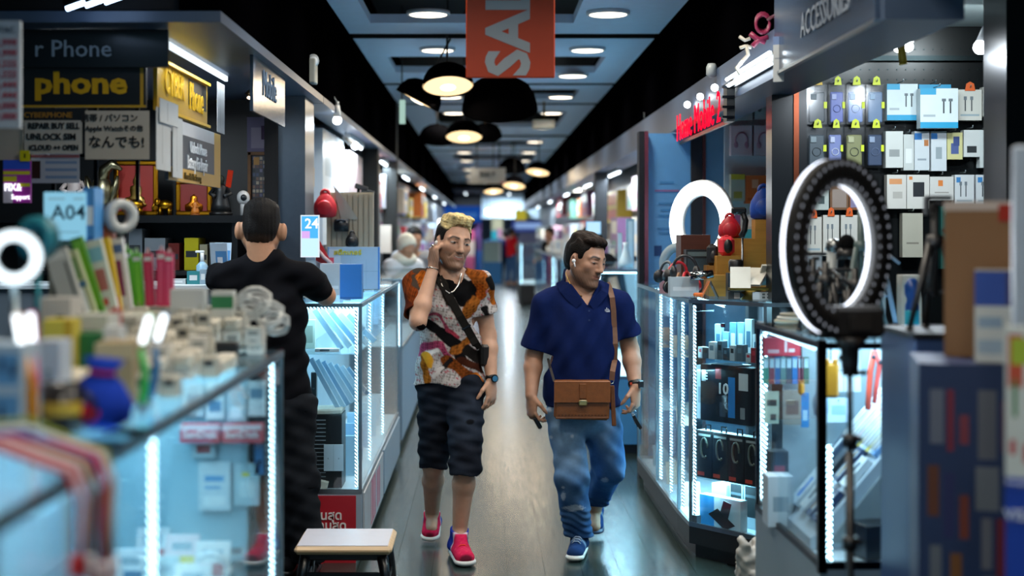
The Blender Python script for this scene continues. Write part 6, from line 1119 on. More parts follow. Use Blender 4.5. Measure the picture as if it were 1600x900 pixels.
for i, (px, py, u, l) in enumerate([(1532, 74, (.35, .2, 1), 'lit white bulb in a long holder at the black post'), (1404, 74, (0, .1, 1), 'lit bulb left of the yellow stick over the accessory wall'), (1419, 73, (0, .1, 1), 'lit bulb right of the yellow stick over the accessory wall')]):
    p = W(px, py, 6.0); bulb_lamp(px, py, 6.0, l, [p+Vector((.03, .05, .2)), p+Vector((.04, .06, .35))], 5, r=.030 if i == 0 else .022, up=u)
o = thing('selfie_stick', 'pink and yellow stick hanging in front of the accessory wall', 'selfie stick', W(1409, 98, 5.7)); part('stick', o, lambda m: m.cyl(W(1411, 98, 5.7), W(1404, 36, 5.7), .016, '#c79a1c', 'plastic', n=10)); part('grip', o, lambda m: m.cyl(W(1404, 36, 5.7), W(1400, -60, 5.7), .013, '#c48a9c', 'plastic', n=10)); part('clamp', o, lambda m: m.box(W(1425, 5, 5.75), (.11, .03, .12), '#14161a', 'plastic', I3, .01)); part('cap', o, lambda m: m.cyl(W(1411, 98, 5.7), W(1411.4, 101, 5.7), .017, '#e3b52a', 'plastic', n=10))
part('hanger', o, lambda m: m.cyl(W(1400, -60, 5.7), W(1400, -200, 5.7), .004, '#888888', 'metal', n=6))
for k, (px, ly) in enumerate(((1323, 6.3), (1434, 6.3), (1540, 6.3))): area_light('shelf_light', (W(px, 0, 6.6).x, 6.2, 2.62), (T(28), 0, 0), .12, 3.5, (.82, .95, 1.0))
# ---------------------------------------------------------------- header: sign letters, tubes, glass sign
o = thing('letter_sign', 'red lit letter sign reading Home Mobile 2 over the right stalls', 'sign', (1.2, 8.0, 2.19)); RR = RZ(-math.pi/2)
TT = 'Home Mobile 2'; mx_ = lambda t: max(p.x for p in text_mesh(t, -.004, .002/.235, 'LEFT')[0])
for i_, ch in enumerate(TT):
    if ch != ' ': lettering(ch, (1.200, 7.98+.235*1.10*(mx_(TT)/2-mx_(TT[:i_+1])+mx_(ch)), 2.275), .235, '#ff0a2c', o, R=RR, mt='emit1.6', bold=-.004, sx=1.10, ext=.002, align='LEFT', name='letter')
part('letter_back', o, lambda m: m.box((1.235, 7.98, 2.285), (.012, 1.75, .03), '#101114', 'metal')); part('frame_rail', o, lambda m: m.box((1.235, 7.98, 2.20), (.012, 1.78, .02), '#101114', 'metal')); part('end_cabinet', o, lambda m: m.box((1.22, 7.02, 2.285), (.04, .10, .19), '#0c0d10', 'plastic'))
for z in (2.21, 2.26, 2.31, 2.36): part('slat', o, lambda m: m.box((1.205, 6.965, z), (.06, .03, .012), '#14161a', 'metal'))
o = thing('neon_tube', 'pair of white neon tubes above the red letter sign', 'lamp', (1.2, 6.5, 2.36))
for k in range(2): part('tube', o, lambda m: m.cyl((1.205, 5.95, 2.40-.035*k), (1.205, 7.0, 2.40-.035*k), .009, (.80, .92, 1), 'emit12', n=8))
part('bracket', o, lambda m: m.box((1.235, 6.48, 2.385), (.012, 1.1, .06), '#1a1c20', 'metal')); area_light('neon_glow', (1.15, 6.5, 2.38), (0, T(70), 0), .05, 5, (.8, .92, 1), 1.0)
for i, y in enumerate((7.4, 7.9, 8.4)): tag(one('spot_bulb', '', '', lambda m: m.ell((1.21, y, 2.40), (.02, .02, .02), (.85, .93, 1), 'emit14')), f'tiny lit bulb above the red letters, {ORD[i]} from the neon tubes', 'lamp')
o = side_board('glass_sign', 'grey-blue glossy fascia sign lettered ACCESSORIES with a round badge', 'sign', 1.235, 4.45, 6.0, 2.315, 2.64, '#35445a', (), [('ACCESSORIES', 5.12, 2.44, .098, '#8f9cac', .004, .88)], face=-1, mt='lacquer')
part('badge', o, lambda m: m.cyl((1.2345, 4.63, 2.515), (1.231, 4.63, 2.515), .052, '#b9c2ca', 'plastic', n=22)); lettering('AHE', (1.229, 4.63, 2.515), .04, '#46566c', o, R=RR); part('small_print', o, lambda m: m.box((1.233, 4.62, 2.42), (.003, .10, .010), '#7f8da0'))
part('edge_trim', o, lambda m: m.box((1.238, 5.22, 2.312), (.02, 1.56, .012), '#9aa6b2', 'metal'))
tag(one('hanging_tag', '', '', lambda m: m.pbox(W(1217, 92, 5.9)+Vector((0, .006, 0)), (.046, .003, .19), [(.15, .5, .85, .53, '#8d97a0'), (0, .82, 1, 1, '#6f86b0')], '#b9c0c4', 'paper', RZ(-.5))), 'white paper tag hanging under the glass fascia sign', 'tag')
o = thing('clip_lamp', 'pink clip with a coiled cord on the right header', 'clip', W(1186, 62, 6.2)); part('clip_body', o, lambda m: [m.tube([W(1172, 52, 6.2), W(1182, 60, 6.2), W(1196, 66, 6.2)], .012, '#8a2a4c', 'plastic', 6), m.tube([W(1176, 72, 6.2), W(1186, 62, 6.2), W(1200, 58, 6.2)], .012, '#8a2a4c', 'plastic', 6)]); part('coil', o, lambda m: [m.tube([W(1192+11*math.cos(a), 38+14*math.sin(a)-2*k, 6.2+.02*k) for a in np.linspace(0, 6.28, 15)[:-1]], .007, '#8a2a4c', 'plastic', 6, True) for k in range(3)]); part('cord', o, lambda m: m.tube([W(1200, 30, 6.2), W(1215, 22, 6.1), W(1230, 30, 6.0), W(1240, 20, 5.9)], .008, '#6a2038', 'plastic', 6))
o = thing('flexible_arm', 'white bent flexible arm clipped under the pink clip', 'arm', W(1160, 116, 6.3)); part('arm', o, lambda m: m.tube([W(1166, 70, 6.25), W(1169, 86, 6.25), W(1158, 98, 6.25), W(1151, 106, 6.25), W(1156, 116, 6.25)], .009, '#b9b6aa', 'plastic', 7)); part('jaw', o, lambda m: [m.tube([W(1155, 57, 6.25), W(1164, 63, 6.25), W(1172, 60, 6.25)], .008, '#c4c0b4'), m.tube([W(1156, 75, 6.25), W(1164, 72, 6.25), W(1174, 74, 6.25)], .008, '#c4c0b4')])
for i, (px, py, Y) in enumerate([(1112, 108, 7.6), (1012, 178, 11.2)]): tag(one('ceiling_sensor', '', '', lambda m: m.lathe([(.02, .03), (.03, .01), (.03, -.03), (.012, -.045)], W(px, py, Y), '#9aa4a8', 'plastic', n=14)), ('small grey sensor on the header edge near the red letters', 'small grey sensor on the header farther from the red letters')[i], 'sensor')
# ---------------------------------------------------------------- blue poster wall, white pegboard, column
slab('column_5', 1.03, 1.09, 9.38, 9.5, 0, 2.31, '#0e1420'); slab('trim_6', 1.065, 1.09, 9.36, 9.38, .2, 2.31, '#7a4a58', 'metal')
o = thing('poster_wall', 'tall light blue poster panel with faint text beside the dark column', 'poster', (1.27, 9.45, 0)); part('panel', o, lambda m: m.box((1.235, 9.45, 1.15), (.29, .04, 2.30), '#5a97d0', 'plastic'))
for i, (py, w_, c) in enumerate([(285, 22, '#4a86be'), (298, 38, '#8a6a9c'), (318, 26, '#4a86be'), (328, 20, '#4a86be'), (337, 26, '#4a86be'), (357, 30, '#4a7fb4'), (364, 26, '#4a7fb4')]): part('text_line', o, lambda m: m.box(W(1042, py, 9.428), (w_*9.4/F, .003, 3*9.4/F), c, 'paper'))
part('picture', o, lambda m: m.box(W(1028, 392, 9.428), (.05, .003, .07), '#2f4a7c', 'paper'))
slab('column_6', 1.38, 1.47, 9.40, 9.5, 0, 2.31, '#20242e'); slab('trim_7', 1.455, 1.475, 9.38, 9.40, .2, 2.31, '#8a5a58', 'metal'); slab('wall_right_alcove', 1.47, 1.75, 9.44, 9.5, 0, 2.4, '#7fb0d6', 'plastic')
o = thing('pegboard', 'white pegboard holding pink headphone boxes', 'pegboard', (1.68, 8.95, 1.3)); part('panel', o, lambda m: m.box((1.69, 8.93, 1.85), (.34, .03, 1.1), '#a8b6bc', 'plastic')); part('leg', o, lambda m: m.box((1.69, 8.93, 1.305), (.30, .03, .006), '#8a949a'))
def hp(label, x0, y0, x1, y1, c, ring): 
    Y = 8.85; a, b = W(x0, y1, Y), W(x1, y0, Y); o = thing('headphone_box', label, 'package', ((a.x+b.x)/2, Y, a.z)); cc = Vector(((a.x+b.x)/2, Y+.03, (a.z+b.z)/2)); part('carton', o, lambda m: m.box(cc, (b.x-a.x, .06, b.z-a.z), c, 'plastic'))
    r = (b.x-a.x)*.28; part('headphone_print', o, lambda m: m.tube([cc+Vector((r*math.cos(t), -.031, r*1.3*math.sin(t))) for t in np.linspace(-.6, 3.74, 16)], .006, ring, 'plastic', 4)); part('ear_print', o, lambda m: [m.ell(cc+Vector((s*r*.9, -.031, -r*.75)), (.014, .003, .022), ring) for s in (-1, 1)]); part('peg_hook', o, lambda m: m.cyl((cc.x, 8.915, b.z+.006), (cc.x, Y-.01, b.z+.006), .003, '#c0c4c8', 'metal', n=5))
hp('white box with a grey headphone print, topmost on the white pegboard', 1145, 142, 1176, 188, '#a9b4b8', '#7d868c'); hp('white box with a dark headphone print, topmost beside the black post', 1179, 140, 1211, 186, '#a9b2b6', '#565e64')
hp('white box with a pink headphone print, middle of the white pegboard', 1142, 196, 1175, 243, '#c0b8c0', '#9a7a90'); hp('white box with a pink headphone print beside the black post', 1178, 196, 1211, 243, '#c2bcc4', '#a58498')
for i, (x0, y0, x1, y1, c, pr, l) in enumerate([(1165, 274, 1198, 318, '#c4622c', [(.3, .55, .6, .85, '#d8a080'), (.1, .1, .9, .2, '#a84c1c')], 'orange box on the lower pegboard'), (1142, 272, 1164, 314, '#9aa49a', [(0, .8, 1, 1, '#b0a42c'), (.2, .1, .8, .35, '#8a8a3a')], 'grey box with yellow top on the lower pegboard'), (1199, 272, 1213, 312, '#a4aaa4', [(0, .85, 1, 1, '#b8ac2c')], 'narrow grey box with yellow top by the black post')]): bx('gadget_box', l, 'box', x0, y0, x1, y1, 8.85, .06, c, pr)
# ---------------------------------------------------------------- on top of the tall corner case
Z2 = 1.3085
o = thing('ring_light', 'white glowing ring light standing behind the wooden blocks', 'ring light', (W(1096, 0, 8.4).x, 8.4, Z2)); p = W(1096, 350, 8.4); s_ = F/8.4; Rw = RZ(-.7)
part('diffuser', o, lambda m: m.ring(p+Rw@Vector((0, -.012, 0)), 67/s_*.70/.70, 46/s_, .022, (.92, .98, 1), 'emit5', RZ(-.95))); part('back_shell', o, lambda m: m.ring(p+Vector((.012, .014, 0)), 69/s_, 44/s_, .018, '#c9ced0', 'plastic', RZ(-.95))); part('stand', o, lambda m: m.cyl((p.x, p.y, Z2), (p.x, p.y, p.z-.24), .012, '#2a2c30', 'metal', n=8)); part('foot', o, lambda m: m.lathe([(.06, 0), (.06, .01), (.015, .02)], (p.x, p.y, Z2), '#1a1c20', n=18)); part('phone_clip', o, lambda m: m.box(p+Vector((-.06, 0, -.19)), (.07, .05, .05), '#23282a', 'plastic', I3, .008))
o = ring_lamp('grey unlit ring lamp leaning behind the headset pile', 1062, 412, 8.1, 32, 20, '#8fa4b0', -.4, 'plastic', '#7f929c', Z2)
def wood(label, x0, y0, x1, y1, Y, d, c, zb=None): o = bx('wooden_block', label, 'block', x0, y0, x1, y1, Y, d, c, (), 'wood', zb=zb, group=None); return o
b1 = wood('tall wooden display block, biggest of the block stack', 1161, 373, 1208, 400, 7.5, .16, '#a5772f', Z2); bt = WL[b1.name].z
zt1 = W(0, 373, 7.5).z; wood('square wooden block on top of the tall block', 1180, 343, 1208, 373, 7.5, .10, '#b07e33', zt1)
zt2 = W(0, 400, 7.4).z; wood('medium wooden block left of the tall block', 1120, 400, 1160, 430, 7.4, .14, '#a87a30', Z2); wood('low wooden block in front of the medium block', 1108, 430, 1142, 450, 7.28, .08, '#a67a33', Z2)
b5 = wood('dark brown wooden block under the glowing ring light', 1064, 367, 1110, 380, 7.7, .2, '#4a2416', Z2); zt5 = W(0, 367, 7.7).z
wood('wooden block carrying the red round speaker and gadgets', 1126, 372, 1160, 400, 7.55, .12, '#9a6e2c', Z2); zt6 = W(0, 372, 7.55).z
def speaker(label, px, z, Y, w_, h_, c, cone, shape='drop'):
    x = W(px, 0, Y).x; o = thing('speaker', label, 'speaker', (x, Y, z)); p = Vector((x, Y, z))
    if shape == 'drop':
        part('shell', o, lambda m: m.lathe([(w_*.30, 0), (w_*.46, h_*.06), (w_*.50, h_*.30), (w_*.46, h_*.52), (w_*.30, h_*.74), (w_*.18, h_*.86), (w_*.10, h_*.92)], p, c, 'plastic', n=24, sy=.55)); part('carry_handle', o, lambda m: m.tube([p+Vector((w_*.16*math.cos(t), 0, h_*.86+h_*.14*math.sin(t))) for t in np.linspace(-.3, 3.44, 9)], w_*.07, c, 'plastic', 7))
        dr = part('driver_rim', o, lambda m: m.lathe([(w_*.32, 0), (w_*.34, .012), (w_*.27, .02)], p+Vector((0, -w_*.20, h_*.34)), c, 'plastic', RX(math.pi/2), 24)); part('driver', dr, lambda m: m.lathe([(w_*.28, .014), (w_*.24, .008), (w_*.10, .004), (.003, .012)], p+Vector((0, -w_*.235, h_*.34)), cone, 'metal', RX(math.pi/2), 20))
    elif shape == 'can':
        part('shell', o, lambda m: m.cyl(p+Vector((-w_*.5, 0, h_/2)), p+Vector((w_*.5, .0, h_/2)), h_/2, c, 'plastic', n=22)); part('driver', o, lambda m: m.cyl(p+Vector((-w_*.5-.003, -.0, h_/2)), p+Vector((-w_*.5, 0, h_/2)), h_*.36, cone, 'metal', n=20)); part('strap', o, lambda m: m.tube([p+Vector((-w_*.3, -h_*.4, h_*.8)), p+Vector((0, -h_*.7, h_*.9)), p+Vector((w_*.3, -h_*.4, h_*.8))], .006, c, 'fabric'))
    else:
        part('shell', o, lambda m: m.box(p+Vector((0, 0, h_/2)), (w_, w_*.6, h_), c, 'plastic', I3, w_*.24)); part('grille', o, lambda m: m.lathe([(w_*.26, 0), (w_*.26, .006), (.004, .007)], p+Vector((w_*.05, -w_*.30, h_*.48)), cone, 'plastic', RX(math.pi/2), 20, 1, 1.7)); part('carry_loop', o, lambda m: m.box(p+Vector((0, 0, h_)), (w_*.3, w_*.2, h_*.10), c, 'plastic', I3, .004))
    return o
zt7 = W(0, 343, 7.5).z
speaker('blue teardrop speaker on the topmost wooden block', 1193, zt7, 7.56, .150, .185, '#1749a8', '#7d8a8c'); speaker('red round speaker between the ring light and the white boxed gadget', 1140, zt6, 7.6, .125, .13, '#b01a2a', '#1a1c20'); speaker('red rounded square speaker on the medium wooden block', 1135, zt2, 7.45, .085, .105, '#d8303c', '#16181a', 'box'); speaker('black small speaker beside the red square one', 1113, Z2+.155, 7.5, .06, .11, '#16181c', '#2a2c30', 'box')
wood('wooden riser under the black small speaker', 1104, 0, 1122, 0, 7.47, .1, '#8a5f26', Z2).scale = (1, 1, 1)
for ob in [x for x in bpy.data.objects if x.get('label') == 'wooden riser under the black small speaker']:
    for v in ob.data.vertices: v.co.z = .155 if v.co.z > .2 else 0
bx('gadget_box', 'white and teal boxed gadget on the block behind the handle stand', 'box', 1148, 336, 1178, 372, 7.62, .06, '#a7b4bc', [(.0, .0, 1, .38, '#2a9ab8'), (0, .4, .3, 1, '#6a4a7a'), (.5, .5, .9, .9, '#c3ccd0')], zb=zt6)
o = thing('phone_gimbal', 'black phone handle on a thin metal rod before the wooden blocks', 'phone holder', (W(1160, 0, 7.2).x, 7.2, Z2)); part('rod', o, lambda m: m.cyl((W(1160, 0, 7.2).x, 7.2, Z2), W(1160, 372, 7.2), .006, '#8a8f92', 'metal', n=8)); part('handle', o, lambda m: m.tube([W(1158, 370, 7.2), W(1163, 360, 7.2), W(1165, 345, 7.2), W(1160, 333, 7.2)], .016, '#101114', 'plastic', 8)); part('clamp', o, lambda m: m.box(W(1154, 329, 7.2), (.075, .04, .034), '#101114', 'plastic', I3, .008)); part('foot', o, lambda m: m.lathe([(.03, 0), (.03, .006), (.008, .01)], (W(1160, 0, 7.2).x, 7.2, Z2), '#101114', n=14))
for i, (px, Y, c, ty) in enumerate([(1070, 7.32, '#17191d', 0), (1058, 7.4, '#b3202c', .3), (1078, 7.38, '#b3202c', -.4), (1050, 7.45, '#8d6a4a', .6), (1040, 7.5, '#4a5056', .2)]):
    o = thing('headset', f'{("black", "red and black", "bright red", "brown", "grey")[i]} headset in the pile at the front of the tall corner case', 'headset', (W(px, 0, Y).x, Y, Z2)); p = Vector((W(px, 0, Y).x, Y, Z2+.06+.05*(i % 3 == 1)+.085*(i == 0))); Q = RY(ty) @ RZ(.5*i)
    part('band', o, lambda m: m.tube([p+Q@Vector((.06*math.cos(t), 0, .065*math.sin(t))) for t in np.linspace(-.2, 3.34, 12)], .008, c, 'plastic', 6)); [part('ear_cup', o, lambda m: m.ell(p+Q@Vector((s*.06, 0, -.02)), (.02, .034, .036), '#14161a' if i != 2 else c, 'plastic', Q)) for s in (-1, 1)]
bx('gadget_box', 'dark open box behind the headset pile', 'box', 1072, 390, 1118, 430, 7.6, .1, '#11161a', [(.05, .1, .95, .8, '#2c3c44'), (.05, .85, .95, .95, '#5a6a6c')], zb=Z2); bx('gadget_box', 'white low box under the headset pile', 'box', 1047, 433, 1092, 470, 7.26, .08, '#a9b6bd', [(.1, .3, .9, .5, '#c7d0d4')], zb=Z2)
tag(one('thermos', '', '', lambda m: m.cyl(W(1078, 432, 7.22), W(1114, 428, 7.22), .022, '#9aa0a0', 'chrome', n=16)), 'silver cylinder lying on the white low box', 'flask')
bx('letter_card', 'pink and red number card at the corner of the tall case', 'card', 1031, 422, 1044, 462, 7.62, .02, '#b48a90', [(.3, .2, .8, .35, '#a02a34'), (.6, .35, .8, .75, '#a02a34'), (.3, .65, .8, .8, '#a02a34')], zb=Z2)
o = thing('card_stand', 'small orange card stand on the tall case front', 'card stand', (W(1108, 0, 7.2).x, 7.2, Z2)); p = Vector(o.location)
for s in (-1, 1): part('leaf', o, lambda m: m.box(p+Vector((s*.022, 0, .042)), (.006, .07, .092), '#c4703c' if s < 0 else '#2a2c2e', 'plastic', RY(s*-.45)))
part('orange_clip', o, lambda m: m.box(p+Vector((-.055, 0, .012)), (.05, .03, .022), '#d06a2a', 'plastic', I3, .006))
o = thing('camera_box', 'dark boxed action camera with its round black top, letter F on it', 'camera', (W(1150, 0, 7.12).x, 7.12, Z2)); part('carton', o, lambda m: m.box(W(1150, 439, 7.14)+Vector((0, .02, -.02)), (.085, .07, .12), '#22303a', 'plastic')); part('camera', o, lambda m: m.lathe([(.034, 0), (.036, .01), (.036, .05), (.03, .06)], W(1150, 424, 7.16)+Vector((0, .01, 0)), '#0e1012', 'plastic', n=20)); lettering('F', W(1156, 443, 7.11), .07, '#b9cbd4', o, bold=.02)
o = thing('paper_tray', 'ornate tray heaped with white printed sheets on the tall corner case', 'tray', (W(1172, 0, 7.0).x, 7.0, Z2)); part('tray', o, lambda m: m.prism([(-.11, -.05), (.11, -.06), (.13, .05), (-.10, .06)], (W(1172, 0, 7).x, 7.0, Z2+.045), .012, '#7d6a34', 'metal')); part('tray_foot', o, lambda m: m.lathe([(.05, 0), (.03, .02), (.06, .045)], (W(1172, 0, 7).x, 7.0, Z2), '#7d6a34', 'metal', n=16))
for i, (dx, rz, ry) in enumerate([(-.05, .2, .5), (.03, -.3, .9), (.10, .5, -.7)]): tag(one('paper_sheet', '', '', lambda m: m.pbox((W(1172, 0, 7).x+dx, 6.99+.02*i, Z2+.10+.01*i), (.012, .10, .13), [(.1, .3, .9, .5, '#8a9096')], '#c3c2b8', 'paper', RZ(rz+1.2) @ RY(ry))), f'white printed sheet, {ORD[i]} sticking up from the ornate tray', 'paper')
bx('socket_block', 'white four hole socket block on the tall case front', 'socket', 1176, 456, 1206, 470, 6.95, .05, '#b9c8d0', [(.5, .55, .65, .8, '#4a5a64'), (.75, .55, .9, .8, '#4a5a64'), (.5, .15, .65, .4, '#4a5a64'), (.75, .15, .9, .4, '#4a5a64')], zb=Z2); bx('socket_block', 'dark speckled key block on the tall case front', 'socket', 1138, 456, 1156, 470, 6.98, .05, '#3a3f42', [(.5, .1, 1, .9, '#a9a49c')], zb=Z2)
# ---------------------------------------------------------------- inside the tall corner case: shelves at .155 .40 .69 1.0 follow the slanted front
dvx, dvy = (1.34-1.035), (6.74-7.12); DL = math.hypot(dvx, dvy); DA = math.atan2(dvy, dvx)
def slant(name, label, cat, t, z0, w_, h_, d, c, pr=(), back=.04, mt='plastic', parts=None, yaw=0):
    """thing standing behind the slanted glass: t metres along it from its aisle corner"""
    R = RZ(DA+yaw); base = Vector((1.035, 7.12, z0))+RZ(DA)@Vector((t, back+d/2, 0)); o = thing(name, label, cat, base); part('body', o, lambda m: m.pbox(base+Vector((0, 0, h_/2)), (w_, d, h_), list(pr), c, mt, R))
    if parts: parts(o, base, R)
    return o
zs0, zs1, zs2, zs3 = .162, .567, .697, 1.007
def keyb(o, b, R):
    part('tablet_print', o, lambda m: m.prism([(-.01, .02), (.03, .13), (.08, .12), (.05, .015)], b+R@Vector((.02, -.051, .02)), .003, '#2c3440', 'gloss', R@RX(math.pi/2))); part('keyboard_print', o, lambda m: m.prism([(-.06, .05), (.0, .085), (.115, .015), (.05, -.015)], b+R@Vector((.01, -.052, .02)), .003, '#23282e', 'plastic', R@RX(math.pi/2)))
slant('tablet_box', 'white and blue tablet keyboard box on the deck of the tall corner case', 'box', .16, zs0, .27, .155, .05, '#bccbd2', [(0, 0, .36, 1, '#1e7fb8')], .05, parts=keyb)
for i, t in enumerate((.17, .265)): slant('speaker_box', f'white box with a black handled speaker, {ORD[i]} behind the tablet box', 'speaker', t, zs0, .085, .228, .08, '#b4c0c8', [(.08, .25, .92, .92, '#14181c'), (.08, .68, .92, .74, '#5a646a')], .16)
slant('gadget_box', 'white plain box on the aisle side behind the tablet box', 'box', .075, zs0, .10, .20, .09, '#a9bcc6', [(.3, .55, .9, .7, '#2f5a3a')], .14)
o = slant('socket_box', 'grey socket on the deck corner of the tall corner case', 'socket', .028, zs0, .03, .05, .03, '#5a5f62', (), .01)
for i in range(4):
    def hang(o, b, R): part('hang_loop', o, lambda m: m.tube([b+R@Vector((-.016, 0, .235)), b+R@Vector((-.016, 0, .262)), b+R@Vector((.016, 0, .262)), b+R@Vector((.016, 0, .235))], .004, '#0c0d0f', 'plastic', 5)); part('headset_print', o, lambda m: m.tube([b+R@Vector((.022*math.cos(a), -.031, .15+.05*math.sin(a))) for a in np.linspace(0, 5.4, 12)], .006, '#5a6158', 'plastic', 5))
    slant('headset_box', f'black headset box with orange price, {ORD[i]} from the aisle on the lower shelf', 'package', .075+.104*i, .407, .10, .236, .06, '#17191b', [(.05, .04, .5, .12, '#c8442c'), (.1, .88, .9, .93, '#8f9694')], .03, parts=hang)
for i, (t, w_, h_, c, pr, l) in enumerate([(.085, .07, .28, '#10151c', [(.1, .7, .5, .9, '#c9d2d6')], 'narrow black gadget box marked E'), (.20, .16, .285, '#0f1720', [(.18, .75, .42, .95, '#7a2a2c'), (.7, .1, .98, .8, '#1f7ac0'), (.35, .1, .6, .35, '#3a4a56')], 'large black gadget box marked 10'), (.33, .10, .28, '#0c1118', [(.2, .6, .8, .9, '#b9c4c8'), (.3, .1, .6, .3, '#7a8488')], 'black gadget box beside the one marked 10'), (.03, .05, .27, '#8fa3ac', [(.2, .3, .8, .6, '#5f7c88')], 'grey-blue box at the aisle corner')]):
    def ten(o, b, R, i=i):
        if i == 1: lettering('10', b+R@Vector((0, -.062, .165)), .075, '#c9d6dc', o, R=R, bold=.02)
        if i == 0: lettering('E', b+R@Vector((0, -.062, .22)), .05, '#c9d6dc', o, R=R, bold=.02)
    slant('gadget_box', l+', middle shelf of the corner case', 'box', t, .697, w_, h_, .12 if i < 2 else .08, c, pr, .03+.02*(i == 3), parts=ten)
for i in range(9):
    t = .03+.045*i; slant('camera_gadget', f'small camera gadget, {ORD[i]} from the aisle on the top shelf of the tall corner case', 'gadget', t, zs3, rng.uniform(.026, .04), rng.uniform(.04, .10), .04, rng.choice(['#1a2830', '#2c3c46', '#9fb3bc', '#4a5f6a', '#b9c9d0', '#7a1f2a']), [(.2, .5, .8, .8, rng.choice(['#c9d6dc', '#5a7a8a', '#a83040', '#12181c']))], rng.uniform(.02, .05))
for i in range(8):
    t = .05+.05*i; slant('clear_case', f'clear case, {ORD[i]} of the back row on the corner case top shelf', 'package', t, zs3, .044, rng.uniform(.12, .2), .02, rng.choice(['#7fb0c4', '#a9c9d4', '#5f94b0', '#c4d8de']), [(.2, .3, .8, .7, rng.choice(['#d3e0e4', '#4a7a94', '#9fbcc8']))], .16, yaw=.0)
slant('price_card', 'small white and dark red price card behind the slanted glass', 'card', .21, 1.17, .022, .02, .01, '#1c2a3a', [(.1, .2, .9, .7, '#8a2a44')], .012); bpy.data.objects['price_card'].location.z = 1.17
part('card_stem', bpy.data.objects['price_card'], lambda m: m.box(WL['price_card']+Vector((0, .012, -.08)), (.004, .003, .17), '#b9ccd4', 'clear'))
for i in range(7):
    y = 7.6+.22*i; bx('tilted_display', f'tilted white gadget card, {ORD[i]} along the aisle side of the tall corner case', 'package', 0, 0, 40, 40, y, .02, rng.choice(['#a9c0cc', '#c3a08c', '#8fa9b8', '#b0b8bc']), [(.2, .2, .8, .8, '#6a8a9c')])
    ob = bpy.data.objects[[x.name for x in bpy.data.objects if x.name.startswith('tilted_display')][-1]]
    for v in ob.data.vertices: v.co.x = (.05 if v.co.x > 0 else -.05); v.co.z = .12 if v.co.z > .01 else 0; v.co.y += v.co.z*.5
    ob.location = (1.12, y, (.162, .567, .9265)[i % 3]); 
# ---------------------------------------------------------------- plastic bag on the floor
o = thing('plastic_bag', 'white crinkled plastic bag on the floor between the two corner cases', 'bag', (1.19, 5.9, 0))
S = SDF((.98, 5.68, -.01), (1.42, 6.15, .42), .011); S.ell((1.18, 5.9, .15), (.13, .14, .19), k=.05); S.ell((1.22, 5.9, .28), (.12, .09, .10), k=.04); S.cone((1.10, 5.85, .25), (1.06, 5.82, .36), .05, .02, k=.03); S.cone((1.25, 5.9, .28), (1.33, 5.88, .33), .06, .02, k=.03)
S.disp(lambda X, Y, Z: sines(X, Y, Z, [(.006, 90, 30, 60, 0), (.005, -60, 80, 90, 1), (.005, 40, -90, 120, 2)])); S.fn(lambda X, Y, Z: .002-Z+0*X+0*Y); S.build('bag', o, 'plastic', lambda v: mixc(np.tile(np.array(hx('#b4b0a8')), (len(v), 1)), '#4a4a6a', np.clip((vnoise(v, 70, 3)-.2)*2, 0, .7)*(v[:, 2] < .24)))
# ---------------------------------------------------------------- the big ring light on its stand
Yr = 3.70; sr = F/Yr; pr_ = W(1313, 386, Yr); Rr = RZ(T(-45)); Ro, Ri = 139/sr, 97/sr
o = thing('ring_light', 'large black ring light on a thin stand, its rim glowing white', 'ring light', (W(1328, 0, Yr).x, Yr, 0))
# its diffuser looks towards the aisle and away; the black back is towards the viewer
nb = Rr@Vector((0, -1, 0)); Rr2 = RZ(T(43)); back = Rr2@Vector((0, -1, 0))
part('back_plate', o, lambda m: m.ring(pr_, Ro, Ri, .026, '#050506', 'matte', Rr2, 64)); part('diffuser', o, lambda m: m.ring(pr_-back*.018, Ro*.995, Ri*1.006, .010, (.80, .86, 1), 'emit3', Rr2, 64))
def dots(name, r, n, rad):
    q = part(name, o, lambda m: [m.ell(pr_+Rr2@Vector((r*math.cos(2*math.pi*k/n), -.014, r*math.sin(2*math.pi*k/n))), (rad*.8, rad*.4, rad), (.80, .86, 1), 'emit0.3', Rr2, 6, 4) for k in range(n)]); q['kind'] = 'stuff'
dots('outer_vent_light', Ro-.014, 50, .0050); dots('inner_vent_light', Ri+.009, 40, .0044)
gl = part('rib', o, lambda m: [m.box(pr_+Rr2@(RY(-a)@Vector(((Ro+Ri)/2, -.0145, 0))), (.020, .003, .002), '#101114', 'plastic', Rr2@RY(-a)) for a in np.linspace(0, 6.28, 72)[:-1]]); gl['kind'] = 'stuff'
hp_ = W(1327, 503, Yr); part('control_box', o, lambda m: m.box(hp_, (.185, .05, .085), '#040405', 'matte', RZ(T(10)), .012)); part('panel_plate', o, lambda m: m.box(hp_+Vector((.022, -.029, 0)), (.06, .004, .04), '#100e0c', 'matte', RZ(T(10))))
part('neck', o, lambda m: m.lathe([(.020, 0), (.024, .03), (.026, .075), (.050, .10)], W(1328, 587, Yr), '#0b0b0d', n=18)); part('knob', o, lambda m: m.cyl(W(1337, 583, Yr), W(1354, 582, Yr), .007, '#0e0e10', n=8)); part('knob_side', o, lambda m: m.cyl(W(1318, 560, Yr), W(1310, 559, Yr), .008, '#0e0e10', n=8))
px_ = W(1328, 0, Yr).x; part('inner_pole', o, lambda m: m.cyl((px_, Yr, 1.06), (px_, Yr, W(0, 585, Yr).z), .0075, '#12151c', 'gloss', n=12)); part('outer_pole', o, lambda m: m.cyl((px_, Yr, .05), (px_, Yr, 1.07), .0115, '#0c0d10', 'gloss', n=12))
for py in (688, 848): part('collar', o, lambda m: m.cyl(W(1328, py+10, Yr), W(1328, py-10, Yr), .019, '#0a0a0c', n=12)); part('collar_knob', o, lambda m: m.cyl(W(1332, py, Yr), W(1346, py-2, Yr), .008, '#0a0a0c', n=8))
